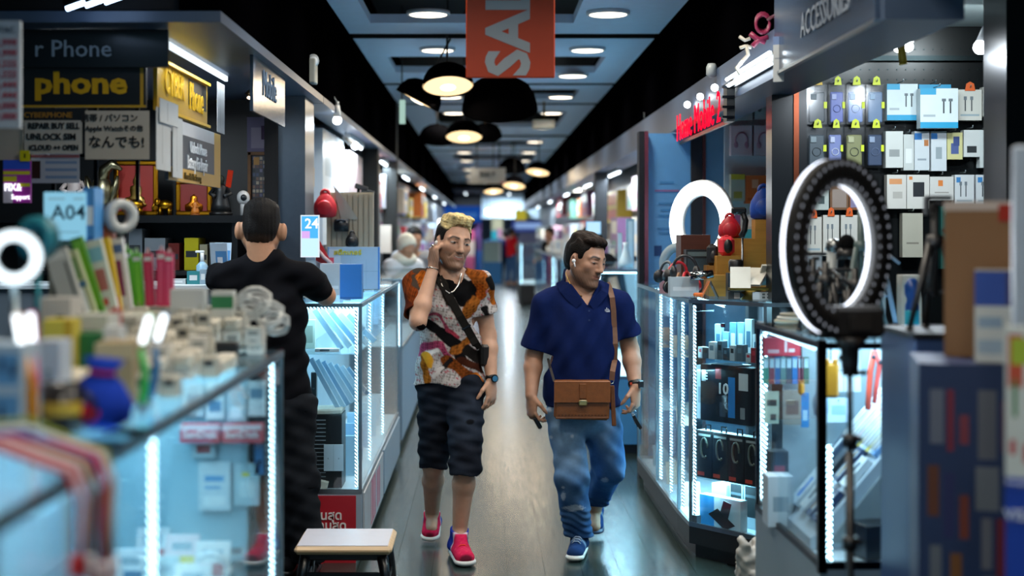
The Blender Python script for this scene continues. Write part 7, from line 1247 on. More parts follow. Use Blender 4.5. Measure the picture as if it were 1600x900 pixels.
for k in range(3): a = 2.1*k+.6; part('leg', o, lambda m: m.cyl((px_, Yr, .42), (px_+.30*math.cos(a), Yr+.30*math.sin(a), .012), .010, '#0c0d10', n=8))
area_light('ring_glow', pr_-back*.06, (Rr2@RX(-math.pi/2)).to_euler(), .4, 6, (.85, .92, 1))
# ---------------------------------------------------------------- the black framed near case: stand, tools, pouches
o = thing('display_stand', 'white sloped display stand inside the black framed case', 'display stand', (1.45, 4.8, .606)); prof = [(1.065, .606), (1.72, .606), (1.72, 1.10), (1.46, 1.10), (1.09, .66), (1.065, .64)]
part('wedge', o, lambda m: m.prism([(x, z+.002) for x, z in prof], (0, 5.1, 0), .5, '#b4c3d0', 'plastic', Matrix(((1, 0, 0), (0, 0, -1), (0, 1, 0))))); SL = math.atan2(1.10-.66, 1.46-1.09); UD = Vector((math.cos(SL), 0, math.sin(SL)))
part('end_cheek', o, lambda m: m.prism([(1.12, .63), (1.72, .63), (1.72, 1.08), (1.46, 1.06)], (0, 4.60, 0), .012, '#8a979c', 'plastic', Matrix(((1, 0, 0), (0, 0, -1), (0, 1, 0)))))
def on_slope(name, label, cat, u, y, L_, w_, h_, c, pr=(), mt='gloss', yaw=0, parts=None, group=None):
    """thing lying on the slope: u metres up it, its length up the slope"""
    nrm = Vector((-UD.z, 0, UD.x)); b = Vector((1.09, y, .664))+UD*(u+L_/2)+nrm*(h_/2+.001); R = Matrix((UD, Vector((0, 1, 0)), nrm)).transposed(); R = R@RZ(yaw); o = thing(name, label, cat, b-nrm*h_/2, group)
    part('body', o, lambda m: m.pbox(b, (L_, h_, w_), list(pr), c, mt, R@RX(-math.pi/2)))
    if parts: parts(o, b, R, nrm)
    return o
for i in range(12):
    y = 4.64+.036*i; c = ['#6a94c4', '#b9c4c8', '#c2b23c', '#9ab8cc', '#c8ccd0', '#b0a24a', '#7fa8c8', '#c43a44', '#a9c4d4', '#d0cfc4', '#5a88b8', '#9fb8c4'][i]
    on_slope('stylus_pack', f'{["blue", "clear", "yellow", "pale blue", "white", "gold", "light blue", "red", "icy blue", "cream", "deep blue", "grey-blue"][i]} stylus pack lying in the row on the white sloped stand', 'package', .31, y, .25, .030, .016, c, [(.1, .2, .35, .8, '#dfe6ea'), (.65, .1, .9, .9, c)], parts=lambda o, b, R, n: part('stylus', o, lambda m: m.cyl(b+R@Vector((-.11, 0, .010)), b+R@Vector((.10, 0, .010)), .005, '#d9dde0', 'gloss', n=7)))
for i, (u, y, L_, w_, c, pr, l) in enumerate([(.02, 4.66, .13, .06, '#2a3a5c', [(.15, .2, .85, .8, '#b9c8d4')], 'navy framed cutter set'), (.02, 4.74, .12, .06, '#3a4a6a', [(.2, .2, .8, .5, '#c3ccd0'), (.2, .6, .8, .8, '#a8814a')], 'navy tray of brass bits'), (.17, 4.66, .12, .07, '#c9d3da', [(.2, .3, .8, .7, '#4a5a6a')], 'white blade pack'), (.17, 4.76, .14, .06, '#2f3f60', [(.1, .15, .9, .3, '#b9c4cc'), (.1, .45, .9, .6, '#c4a04a'), (.1, .7, .9, .85, '#b9c4cc')], 'navy tray of gold and silver bits'), (.03, 4.84, .12, .08, '#c3ccd2', [(.3, .3, .7, .7, '#5a6a74')], 'white tool card'), (.18, 4.88, .14, .07, '#15181c', [(.2, .2, .8, .8, '#3a4048')], 'black flat case'), (.02, 4.96, .14, .08, '#b9c6cf', [(.2, .3, .8, .7, '#3c7ac0')], 'white card with blue earphones'), (.19, 5.0, .13, .07, '#39485c', [(.1, .3, .9, .6, '#c3ccd0')], 'slate tool box')]):
    on_slope('tool_pack', l+' lying on the white sloped stand', 'package', u, y, L_, w_, .022, c, pr)
tag(one('black_box', '', '', lambda m: m.box((1.24, 4.50, .663), (.11, .10, .11), '#08090b', 'gloss', RY(.0)@RZ(.3), .003)), 'black cube box at the foot of the white sloped stand', 'box')
def near_hang(label, px, py0, py1, w_px, Y, c, pr=(), mt='plastic', name='blister_pack'): return pack(label, px-w_px/2, py0, px+w_px/2, py1, Y, c, pr, mt, wall=5.22)
o = thing('hang_board', 'white back board with hooks inside the black framed case', 'display panel', (1.42, 5.24, .61)); part('panel', o, lambda m: m.box((1.42, 5.235, .95), (.62, .012, .66), '#a9bcc6', 'plastic')); part('foot', o, lambda m: m.box((1.42, 5.235, .614), (.6, .03, .012), '#8fa3ac'))
board('red_banner', 'red banner with white print inside the black framed case', 'banner', 1194, 528, 1252, 556, 5.18, '#b8303e', [(.55, .2, .62, .85, '#d9c4c8'), (.66, .2, .82, .4, '#d9c4c8'), (.1, .15, .4, .35, '#c9a0a8')], d=.04)
for i, px in enumerate(range(1197, 1262, 9)): near_hang(f'slim clear tool pack, {ORD[i]} of the row under the red banner', px, 558, 600, 8, 5.16, ['#3a7a6a', '#7a3a44', '#2a5a8c', '#5a7a7a', '#3c4a5a', '#2f6aa8', '#8a4a5a', '#4a6a5a'][i], [(.1, .6, .9, .95, '#a9c4d0')])
for i, (px, y0, y1, w_, c, pr, l) in enumerate([(1206, 612, 662, 22, '#a9b8a8', [(.15, .55, .85, .75, '#2c3438'), (.4, .1, .8, .3, '#3a4448')], 'pale green boxed gadget card'), (1238, 610, 664, 28, '#8d8a84', [(.15, .3, .85, .7, '#6a5a58')], 'tan boxed gadget card'), (1258, 614, 668, 12, '#2a7ab8', [(.2, .2, .8, .5, '#9fc4dc')], 'blue narrow gadget card'), (1320, 548, 612, 50, '#c3ccd0', [(.1, .5, .9, .54, '#8a969c'), (.45, 0, .48, 1, '#8a969c')], 'white wide card'), (1390, 548, 612, 36, '#c9d0d2', [(.2, .4, .8, .44, '#9aa4a8')], 'white square card'), (1310, 622, 660, 36, '#b9cfe0', [(.2, .3, .8, .7, '#8fb4d4')], 'pale blue pouch card')]): near_hang(l+' hanging in the black framed case', px, y0, y1, w_, 5.14, c, pr)
for i, (px, py0, py1, Y, l) in enumerate([(1298, 566, 622, 4.62, 'large'), (1252, 596, 618, 4.95, 'small')]):
    p = W(px, (py0+py1)/2, Y); hh = (py1-py0)*Y/F; o = thing('silicone_case', f'{l} orange-yellow silicone case hanging inside the black framed case', 'case', (p.x, Y, p.z-hh/2)); part('shell', o, lambda m: m.box(p, (hh*.46, .022, hh), '#c4861c', 'plastic', I3, .010))
    for s in (-1, 1): part('tab', o, lambda m: m.box(p+Vector((s*hh*.12, -.004, hh*.5)), (hh*.14, .014, hh*.2), '#b57814', 'plastic', I3, .004))
    part('hook', o, lambda m: m.tube([p+Vector((0, 0, hh*.55)), p+Vector((0, 0, 1.285-p.z))], .003, '#3a3c40', 'metal', 5))
o = thing('orange_strap', 'orange-red watch strap set hanging in the black framed case', 'strap', W(1362, 640, 4.9)); part('strap', o, lambda m: [m.tube([W(1366, 548, 4.9), W(1360, 580, 4.9), W(1358, 610, 4.9), W(1356, 640, 4.9)], .010, '#d0503a', 'plastic', 6), m.tube([W(1368, 548, 4.88), W(1374, 570, 4.88), W(1370, 600, 4.88), W(1366, 630, 4.88)], .008, '#c94a44', 'plastic', 6)]); part('button', o, lambda m: [m.ell(W(x, y, 4.86), (.008, .005, .008), '#1c2030') for x, y in ((1365, 558), (1376, 566))]); part('hook', o, lambda m: m.cyl(W(1367, 548, 4.9), (W(1367, 0, 4.9).x, 4.9, 1.29), .003, '#3a3c40', 'metal', n=5))
o = thing('pouch_stack', 'pale blue pouch with white cord hanging near the glass of the black framed case', 'pouch', W(1283, 660, 4.7)); part('pouch', o, lambda m: m.ell(W(1283, 632, 4.7), (.028, .014, .055), '#9fc0e0', 'plastic')); part('cord', o, lambda m: m.tube([W(1283, 610, 4.7), W(1285, 575, 4.7), W(1281, 545, 4.7)], .004, '#d0d8dc', 'plastic')); part('lit_clip', o, lambda m: m.box(W(1281, 550, 4.7), (.022, .012, .030), '#d8eaf4', 'gloss')); part('hook', o, lambda m: m.cyl(W(1281, 545, 4.7), (W(1281, 0, 4.7).x, 4.7, 1.29), .003, '#3a3c40', 'metal', n=5))  # the clip on the cord is plain pale gloss, not emissive
bx('earbud_box', 'dark boxed gadget behind the glass of the near case, left of the stand', 'box', 1204, 706, 1232, 790, 5.05, .08, '#20282e', [(.2, .6, .8, .8, '#8a2a30'), (.2, .3, .8, .5, '#3a4a52')], zb=.607); bx('earbud_box', 'white box tilted on the deck of the black framed case', 'box', 1200, 745, 1240, 800, 4.95, .1, '#aebdc6', [(.2, .3, .8, .6, '#7d929e')], zb=.607)
# ---------------------------------------------------------------- on top of the near case, seen through the ring
Z1 = 1.3085
def tripod(label, px, py_top, Y, z0, spread, col, head=True, cat='tripod'):
    x = W(px, 0, Y).x; zt = W(0, py_top, Y).z; o = thing('tripod', label, cat, (x, Y, z0)); hgt = zt-z0; jz = z0+hgt*.62
    part('centre_column', o, lambda m: m.cyl((x, Y, z0+hgt*.25), (x, Y, zt-.02), .011, col, 'plastic', n=10)); part('hub', o, lambda m: m.lathe([(.022, 0), (.026, .012), (.022, .035)], (x, Y, jz), col, n=14))
    for k in range(3):
        a = 2.09*k-.5; e = Vector((x+spread*math.cos(a), Y+spread*.8*math.sin(a), z0+.004)); q = Vector((x+.02*math.cos(a), Y+.02*math.sin(a), jz+.01)); lg = part('leg', o, lambda m: m.cyl(q, e, .011, col, 'plastic', .008, 8)); part('foot', lg, lambda m: m.ell(e, (.012, .012, .006), '#08080a')); mid_ = q.lerp(e, .55); part('brace', o, lambda m: m.cyl((x, Y, z0+hgt*.28), mid_, .004, col, 'plastic', n=6))
    if head: part('phone_clamp', o, lambda m: (m.box((x+.008, Y, zt-.004), (.075, .03, .012), col, 'plastic', I3, .003), m.box((x-.024, Y, zt-.03), (.012, .03, .05), col, 'plastic', I3, .003), m.lathe([(.012, 0), (.014, .012)], (x+.01, Y, zt-.026), col, n=10)))
    part('pan_handle', o, lambda m: m.cyl((x+.02, Y, jz+.05), (x+.07, Y-.04, jz+.0), .006, col, n=8)); return o
o = thing('desk_partition', 'steel blue desk panel under the black tripod', 'desk', (1.31, 4.05, 0)); part('panel', o, lambda m: m.box((1.31, 4.06, .675), (.24, .34, 1.35), '#2c4268', 'plastic', I3, .004)); part('top_edge', o, lambda m: m.box((1.31, 4.06, 1.358), (.25, .35, .014), '#14161a', 'plastic'))
tripod('black phone tripod standing on the steel blue desk panel', 1461, 307, 4.05, 1.365, .10, '#101114')
o = thing('microphone', 'black foam ball microphone on a black stand seen through the ring light', 'microphone', (W(1322, 0, 5.0).x, 5.0, Z1)); p = W(1323, 381, 5.0); part('foam_ball', o, lambda m: m.ell(p, (.030, .030, .034), '#0a0a0b', 'fabric', nu=16, nv=10)); part('shock_mount', o, lambda m: m.lathe([(.036, 0), (.040, .02), (.028, .04)], p+Vector((0, 0, -.055)), '#101114', n=16)); part('stand', o, lambda m: m.cyl((p.x, 5.0, Z1), p+Vector((0, 0, -.05)), .008, '#101114', n=8)); part('foot', o, lambda m: m.lathe([(.05, 0), (.05, .01), (.012, .02)], (p.x, 5.0, Z1), '#101114', n=18))
o = thing('microphone', 'silver mesh ball microphone beside the foam one', 'microphone', (W(1303, 0, 5.05).x, 5.05, Z1)); p = W(1303, 385, 5.05); part('mesh_ball', o, lambda m: m.ell(p, (.030, .030, .030), '#8a8f90', 'metal', nu=16, nv=10)); part('handle', o, lambda m: m.cyl((p.x-.02, 5.05, Z1), p+Vector((-.004, 0, -.02)), .016, '#9aa2a4', 'plastic', .02, 12))
tripod('grey tripod pole with a ball head seen through the ring light', 1345, 318, 4.95, Z1, .09, '#4a5f60', False); tripod('slim pale blue tripod pole seen through the ring light', 1370, 352, 5.08, Z1, .07, '#7f9ab0', False)
for i, (px, py, Y) in enumerate([(1270, 395, 4.8), (1290, 400, 4.62), (1308, 420, 4.7), (1336, 410, 4.6)]): tripod(f'small black octopus tripod, {ORD[i]} of the cluster behind the ring light', px, py, Y, Z1, .06, '#15171a', i % 2 == 0)
for i, (px, Y) in enumerate([(1280, 4.5), (1294, 4.47), (1306, 4.5), (1352, 4.5)]): o = thing('chrome_stand', f'small chrome stand, {ORD[i]} at the front of the near case top', 'stand', (W(px, 0, Y).x, Y, Z1)); p = Vector(o.location); part('dome', o, lambda m: m.lathe([(.016, 0), (.017, .012), (.012, .024), (.004, .030)], p, '#b9c0c4', 'chrome', n=14)); part('post', o, lambda m: m.cyl(p+Vector((0, 0, .028)), p+Vector((0, 0, .05)), .003, '#b9c0c4', 'chrome', n=6))
o = thing('bottle', 'translucent blue bottle behind the ring light', 'bottle', (W(1425, 0, 4.9).x, 4.9, Z1)); p = Vector(o.location); part('bottle', o, lambda m: m.lathe([(.022, 0), (.024, .02), (.024, .08), (.017, .10), (.025, .12), (.026, .15), (.012, .175)], p, '#16448a', 'gloss', n=18)); part('bottle_base', o, lambda m: m.lathe([(.0245, .0), (.025, .004), (.025, .06), (.0245, .064)], p, '#2a9ab0', 'gloss', n=18))
for i, (x0, y0, x1, Y, c, pr, l) in enumerate([(1262, 400, 1284, 5.18, '#a9b4bc', [(.2, .5, .8, .8, '#5a4a4a')], 'pale box behind the microphones'), (1356, 402, 1384, 5.18, '#c0c4c2', [(.15, .62, .5, .8, '#4a4e50')], 'white box lettered L behind the tripod poles'), (1410, 430, 1440, 5.1, '#b0ab9c', [(.2, .3, .8, .6, '#8a8678')], 'beige box behind the blue bottle')]): bx('carton', l, 'box', x0, y0, x1, 0, Y, .07, c, pr, zb=Z1)
o = thing('cable_stack', 'stack of folded white cables on the rear of the near case', 'cable', (1.15, 5.2, Z1)); [part('cable_loop', o, lambda m: m.tube([(1.13+.06*math.cos(a)+.01*j, 5.18+.05*math.sin(a), Z1+.008+.012*j) for a in np.linspace(0, 6.28, 17)[:-1]], .006, ('#b9b49c', '#cfd2cc', '#8d8a78')[j], 'plastic', 5, True)) for j in range(3)]
# ---------------------------------------------------------------- cartons and stands at the right edge
Rn = RZ(T(-13)); cN = Vector((1.155, 3.36, 0)); o = thing('poster_stand', 'navy display stand printed with rows of phones and watches, under the cartons', 'display stand', cN)
rows = []
for (u0, v0, u1, v1, c) in [(.10, .78, .24, .93, '#8f97ac'), (.25, .76, .33, .93, '#a8304a'), (.36, .78, .46, .86, '#b04a5a'), (.52, .74, .70, .93, '#8a8d98'), (.72, .76, .88, .9, '#8a5a78'), (.50, .60, .72, .72, '#9aa0a8'), (.08, .58, .2, .72, '#8a4a20'), (.22, .52, .34, .70, '#3a3a7c'), (.36, .52, .46, .64, '#a84a2a'), (.55, .44, .66, .58, '#9a9aa4'), (.68, .42, .84, .58, '#a02a3a'), (.10, .36, .22, .5, '#8c94a0'), (.28, .34, .40, .48, '#a86a2a'), (.56, .24, .7, .42, '#8d94a0'), (.12, .22, .3, .32, '#b0a8c4'), (.6, .1, .85, .2, '#a49ab8')]: rows.append((u0, v0*.62+.38, u1-.02, v1*.62+.38, tuple(q*.36 for q in hx(c))))
part('stand_body', o, lambda m: m.pbox(cN+Vector((0, 0, .672)), (.25, .30, 1.344), rows, '#1c2a4c', 'plastic', Rn)); part('side_edge', o, lambda m: m.box(cN+Rn@Vector((.134, 0, .672)), (.018, .302, 1.346), '#08090b', 'plastic', Rn))
zc = 1.3465
o = thing('carton', 'brown cardboard carton with clear tape on the navy display stand', 'box', (1.245, 3.42, zc)); part('carton_body', o, lambda m: m.box((1.245, 3.42, zc+.185), (.22, .16, .37), '#75583f', 'paper', RZ(T(-28)))); part('tape', o, lambda m: m.box(Vector((1.245, 3.42, zc+.362)), (.222, .163, .022), '#a89a90', 'gloss', RZ(T(-28)))); part('red_print', o, lambda m: m.box(Vector((1.245, 3.42, zc+.345))+RZ(T(-28))@Vector((.06, -.081, 0)), (.09, .003, .04), '#8a2a20', 'paper', RZ(T(-28))))
o = thing('carton', 'white and navy product carton in front of the brown one', 'box', (1.215, 3.26, zc)); Rc = RZ(T(-20)); part('carton_body', o, lambda m: m.pbox((1.215, 3.26, zc+.105), (.15, .10, .21), [(0, .62, .45, 1, '#2c4690'), (.45, .62, 1, 1, '#3a3560'), (.05, .38, .4, .5, '#8296a8'), (.05, .1, .4, .25, '#8fa0ae'), (.6, .4, .9, .46, '#5f6a70'), (.6, .2, .9, .26, '#5f6a70')], '#b7bab6', 'plastic', Rc)); part('lid_print', o, lambda m: m.box((1.215, 3.26, zc+.211), (.15, .10, .003), '#8a8a84', 'paper', Rc))
Rv = RZ(T(-22)); cV = Vector((1.058, 2.78, 0)); o = thing('payment_sign', 'tall card payment sign, white above and blue below with VISA', 'sign', cV)
part('panel', o, lambda m: m.pbox(cV+Vector((0, 0, .72)), (.055, .03, 1.48), [(0, .66, 1, .80, '#143a9c'), (0, .25, 1, .66, '#143a9c'), (0, .0, 1, .40, '#b9d4cc'), (.1, .92, .6, .99, '#b84a2a'), (.2, .95, .9, .985, '#9ab02a'), (.25, .88, .4, .93, '#3a7a44'), (.15, .83, .35, .85, '#b03a3a'), (.6, .82, .8, .845, '#b03a3a')], '#c4cac4', 'plastic', Rv))
for s, z, h_ in (('VISA', W(0, 808, 2.75).z, .030), ('PromptPay', W(0, 757, 2.75).z, .012)): lettering(s, cV+Vector((0, 0, z))+Rv@Vector((0, -.018, 0)), h_, '#cfd8ea', o, R=Rv, bold=.012)
part('foot', o, lambda m: m.box(cV+Vector((0, 0, .01)), (.12, .12, .02), '#2a2e34', 'plastic', Rv))
o = thing('screen_stand', 'upright screen with a pale frame cut by the frame edge', 'screen', (1.115, 2.9, 0)); part('frame', o, lambda m: m.box((1.14, 2.9, 1.30), (.10, .03, 1.05), '#9aa6b4', 'plastic', RZ(T(-12)), .006)); part('screen', o, lambda m: m.box((1.152, 2.882, 1.40), (.07, .006, .7), '#2a4a78', 'gloss', RZ(T(-12)))); part('post', o, lambda m: m.box((1.14, 2.92, .40), (.04, .03, .80), '#6a737c', 'metal'))
# ================================================================ the middle left case: what stands on and in it
ZL = 1.2935
o = thing('step_stool', 'folding step stool with a pale wooden top and black legs before the left cases', 'stool', (-.62, 6.32, 0)); zt = W(0, 850, 6.2).z; sx0, sx1 = W(459, 0, 6.14).x, W(612, 0, 6.14).x; sy0, sy1 = 6.14, 6.52
part('seat', o, lambda m: m.box(((sx0+sx1)/2, (sy0+sy1)/2, zt-.018), (sx1-sx0, sy1-sy0, .036), '#c9ab86', 'wood', I3, .014)); part('seat_mat', o, lambda m: m.box(((sx0+sx1)/2-.003, (sy0+sy1)/2, zt+.0015), (sx1-sx0-.03, sy1-sy0-.03, .003), '#b7b4bc', 'plastic'))
part('underframe', o, lambda m: m.box(((sx0+sx1)/2, (sy0+sy1)/2, zt-.052), (sx1-sx0-.05, sy1-sy0-.08, .034), '#0b0c0e', 'plastic', I3, .006))
for sx in (0, 1):
    for sy in (0, 1): part('leg', o, lambda m: m.tube([((sx0+.045, sx1-.045)[sx], (sy0+.05, sy1-.05)[sy], zt-.05), ((sx0+.030, sx1-.030)[sx], (sy0+.035, sy1-.035)[sy], zt*.5), ((sx0+.018, sx1-.018)[sx], (sy0+.02, sy1-.02)[sy], .005)], [.026, .022, .020], '#0c0d10', 'gloss', 8))
    part('side_brace', o, lambda m: m.box(((sx0+.03, sx1-.03)[sx], (sy0+sy1)/2, zt*.35), (.02, sy1-sy0-.08, .03), '#0c0d10', 'gloss'))
part('cross_brace', o, lambda m: m.box(((sx0+sx1)/2, sy0+.05, zt*.45), (sx1-sx0-.09, .015, .05), '#3a3d40', 'metal'))
# red sign on the base of the case
o = board('base_sign', 'red sign with white Thai letters on the base of the middle left case', 'sign', 430, 775, 556, 887, 6.985, '#a81c2a', (), [('ลุ้นสุด', 512, 806, 14, '#e0d8d8', .02), ('คลุมสุด', 513, 822, 14, '#e0d8d8', .02)], d=.012)
o = side_board('side_sign', 'pink and white striped print on the aisle side of the middle left case base', 'sign', -.600, 7.05, 8.35, .075, .335, '#a9b0b6', [(.30, .05, .55, .95, '#b8506a'), (.62, .1, .8, .9, '#b8607a'), (.33, .1, .36, .9, '#c9b4bc'), (.45, .1, .48, .9, '#c9b4bc'), (.70, .1, .72, .9, '#c9b4bc')], d=.008)
slab('trim_8', -.612, -.598, 8.42, 9.95, .075, .335, '#7c8fa0', 'plastic')
# contents: tilted clear sleeves, glass shelf goods, a rack of black cases, white box
def sleeve(x0, y0, x1, y1, Y, ang, c, label, w_=.02):
    a, b = W(x0, y0, Y), W(x1, y1, Y); m_ = (a+b)/2; L_ = (b-a).length; R = RY(-math.atan2(b.z-a.z, b.x-a.x)); o = thing('clear_sleeve', label, 'package', (m_.x, Y, min(a.z, b.z)))
    part('sleeve', o, lambda m: m.box(m_, (L_, .012, w_), c, 'plastic', R)); part('edge_line', o, lambda m: m.box(m_+R@Vector((0, -.007, w_*.42)), (L_*.96, .003, w_*.12), '#e0eef6', 'gloss', R)); return o
for i in range(5): sleeve(492+13*i, 484+2*i, 534+13*i, 545-3*i, 7.16+.03*i, 0, ['#9cc8e4', '#b5d8ea', '#86b8dc', '#c4e0ee', '#94c2e0'][i], f'pale blue clear sleeve, {ORD[i]} leaning in the upper middle left case', .03)
for i in range(7): sleeve(486+9.5*i, 560+2.5*i, 530+7.5*i, 640-4*i, 7.20+.03*i, 0, ['#8fb4d0', '#a9cce0', '#7fa8ca', '#b7d4e4', '#96bcd6', '#c4dcea', '#88aecb'][i], f'blue-grey clear sleeve, {ORD[i]} leaning in the lower middle left case', .026)
for i, (x0, y0, x1, y1, Y, c, pr, l, zb) in enumerate([(470, 500, 492, 545, 7.3, '#b9c4b4', [(.15, .2, .85, .8, '#8f9a8c')], 'pale card box on the glass shelf of the middle left case', 1.037), (492, 545, 530, 549, 7.1, '#c9d8e0', [(.2, .2, .6, .8, '#5a6a78')], 'flat white gadget lying on the glass shelf of the middle left case', 1.037),
        (486, 582, 494, 648, 7.35, '#1c2026', [(.3, .3, .7, .34, '#4a5058'), (.3, .6, .7, .64, '#4a5058')], 'dark slim remote standing in the middle left case', None), (474, 605, 482, 640, 7.3, '#2a2f36', (), 'narrow black stick in the middle left case', None)]): bx('gadget', l, 'gadget', x0, y0, x1, y1, Y, .05, c, pr, zb=zb)
rk = bx('case_rack', 'black rack of stacked phone cases under a white cloth, middle left case', 'rack', 468, 648, 534, 770, 7.12, .2, '#0e1012', [(.30+.0*i, .04+.055*i, .62, .052+.055*i, '#8a949c') for i in range(17)]+[(.05, .04+.055*i, .26, .052+.055*i, '#5a646c') for i in range(17)], zb=.347); part('cloth', rk, lambda m: m.box(W(500, 643, 7.12)+Vector((0, .10, -.006)), (.22, .19, .03), '#b9bdb2', 'fabric', RY(-.04), .008))
bx('white_case_box', 'white twin box leaning on the black rack in the middle left case', 'box', 506, 695, 536, 736, 7.09, .015, '#b4c4d0', [(.49, 0, .51, 1, '#8fa0ac'), (.2, .45, .25, .5, '#7d8a94'), (.75, .45, .8, .5, '#7d8a94')], zb=None); bx('tablet_tray', 'white slanted tray at the foot of the black rack', 'tray', 490, 752, 511, 772, 7.06, .05, '#c2c0b4', (), zb=.347, tilt=.25)
for i in range(10):
    y = 7.5+.24*i; o = bx('boxed_case', f'pale boxed phone case, {ORD[i]} along the aisle side of the middle left case', 'package', 0, 0, 40, 60, y, .03, ['#9cc4dc', '#b9d0dc', '#7fa8c8', '#c8d8e0', '#8fb8d4'][i % 5], [(.15, .2, .85, .7, ['#5f8fb8', '#c9dce8', '#3f6f9c'][i % 3])])
    for v in o.data.vertices: v.co.x = (.07 if v.co.x > 0 else -.07); v.co.z = .20 if v.co.z > .01 else 0; v.co.y += v.co.z*.35
    o.location = (-.76, y, 1.037 if i % 2 else .347)
# on its top
o = thing('phone_display', 'bright phone screen mock-up showing 24, by the man in black', 'phone', W(485, 400, 7.6)); a, b = W(470, 402, 7.6), W(499, 336, 7.6); c = (a+b)/2
part('phone', o, lambda m: m.pbox(c, (b.x-a.x, .02, b.z-a.z), [(.06, .03, .94, .97, '#4aa8f0'), (.06, .03, .94, .45, '#b9dcf6'), (.06, .45, .5, .62, '#c8a0dc')], '#c9d6e0', 'emit1.1')); lettering('24', W(487, 350, 7.58), .075, '#f0f6fc', o, bold=.01, mt='emit1.5'); part('stand', o, lambda m: m.box((c.x, 7.63, (ZL+a.z)/2), (.05, .03, a.z-ZL), '#8fa0ae', 'plastic'))
o = board('cardboard_display', 'white and blue cardboard display with yellow Thai heading on the middle left case', 'display', 512, 386, 593, 452, 8.3, '#8fb4d8', [(.02, .55, .25, .95, '#a9c8e4'), (.0, .0, .02, 1, '#3f86d0'), (.97, 0, 1, 1, '#2a78d0'), (.44, .05, .445, .7, '#7098c0'), (.74, .05, .745, .7, '#7098c0'), (.45, .42, .97, .43, '#7098c0'), (.03, .3, .12, .75, '#c9506a')], [('สติ๊กเกอร์', 543, 395, 7, '#c9c81c', .02, 1.2)], d=.06)
o = thing('red_ribbon_fan', 'red and white ribbon fan in front of the cardboard display', 'ribbon', (W(500, 0, 8.2).x, 8.2, W(0, 412, 8.2).z)); part('fan', o, lambda m: m.prism([(-.03, -.03), (.11, -.10), (.0, .10), (-.06, .12)], W(496, 396, 8.22), .01, '#b01c28', 'plastic', RX(math.pi/2))); part('white_edge', o, lambda m: m.tube([W(482, 372, 8.19), W(492, 385, 8.19), W(506, 402, 8.19), W(518, 412, 8.19)], .012, '#c9b4bc', 'plastic', 6)); part('support', o, lambda m: m.box(Vector((W(500, 0, 8.25).x, 8.25, (ZL+1.46)/2)), (.03, .02, 1.46-ZL), '#a9b8c4'))
bx('blue_box', 'plain bright blue box standing at the front of the middle left case top', 'box', 531, 413, 565, 468, 7.3, .10, '#2a76c8', [(0, .0, 1, .06, '#1f5fa8')], zb=ZL); bx('white_box', 'white box behind the elbow of the man in black', 'box', 500, 412, 532, 440, 7.75, .09, '#a9bccb', [(.1, .2, .9, .3, '#c9d8e4')], zb=ZL)
o = thing('slatwall', 'beige slatted display wall behind the red speaker', 'display wall', (-.90, 9.0, ZL)); part('panel', o, lambda m: m.box((-.86, 9.02, ZL+.30), (.30, .03, .60), '#a39a88', 'plastic'))
for k in range(9): part('slat', o, lambda m: m.box((-.995+.034*k, 9.0, ZL+.30), (.026, .012, .58), '#b0a794', 'plastic'))
speaker('red jug shaped speaker hung on the beige slatted wall', 508, W(0, 340, 8.93).z, 8.93, .15, .175, '#b81e2e', '#3a2028'); speaker('dark blue can speaker on the slatted wall', 534, W(0, 362, 8.95).z, 8.95, .09, .08, '#141c26', '#5a84a8', 'can'); speaker('dark blue ring speaker below the can speaker', 550, W(0, 386, 8.94).z, 8.94, .085, .10, '#10161e', '#2f5a80', 'drop')
o = thing('paper_sheet', 'white triangular paper hung beside the red speaker', 'paper', W(535, 340, 8.98)); part('sheet', o, lambda m: m.prism([(-.05, .12), (.03, .02), (.11, -.10), (.0, -.10)], W(533, 318, 8.98), .003, '#a8aca8', 'paper', RX(math.pi/2)))
for i, (px, y0, y1, c) in enumerate([(560, 293, 440, '#15181c'), (550, 310, 440, '#5a6468'), (570, 300, 440, '#20262a')]):
    x = W(px, 0, 9.5).x; o = thing('mic_stand', f'thin clip stand, {ORD[i]} of the three at the far end of the middle left case', 'stand', (x, 9.5, ZL)); zt_ = W(0, y0, 9.5).z; part('pole', o, lambda m: m.cyl((x, 9.5, ZL), (x, 9.5, zt_), .010, c, 'metal', n=8)); part('clip', o, lambda m: m.box((x+.02, 9.5, zt_), (.09, .03, .035), c, 'plastic', RY(.3), .006)); part('foot', o, lambda m: m.lathe([(.035, 0), (.035, .01), (.012, .018)], (x, 9.5, ZL), c, n=16))
for i, (px, h_, w_, c, l) in enumerate([(572, .16, .06, '#a8202c', 'red box'), (580, .12, .05, '#c9a0a8', 'pink box'), (590, .10, .06, '#c49a2a', 'amber box'), (603, .14, .07, '#c4ccd2', 'white box'), (612, .09, .07, '#3a4046', 'dark box')]): bx('small_box', f'{l} at the far end of the middle left case top', 'box', px-4, 0, px+4, 0, 9.75, .06, c)
for ob in [x for x in bpy.data.objects if x.name.startswith('small_box') and 'far end of the middle left' in x.get('label', '')]:
    k = {'red': (.16, .03), 'pink': (.12, .025), 'amber': (.10, .03), 'white': (.14, .035), 'dark': (.09, .035)}[ob['label'].split()[0]]; mx = max(v.co.z for v in ob.data.vertices)
    for v in ob.data.vertices: v.co.z = k[0] if v.co.z > mx/2 else 0; v.co.x = k[1] if v.co.x > 0 else -k[1]
    ob.location.z = ZL
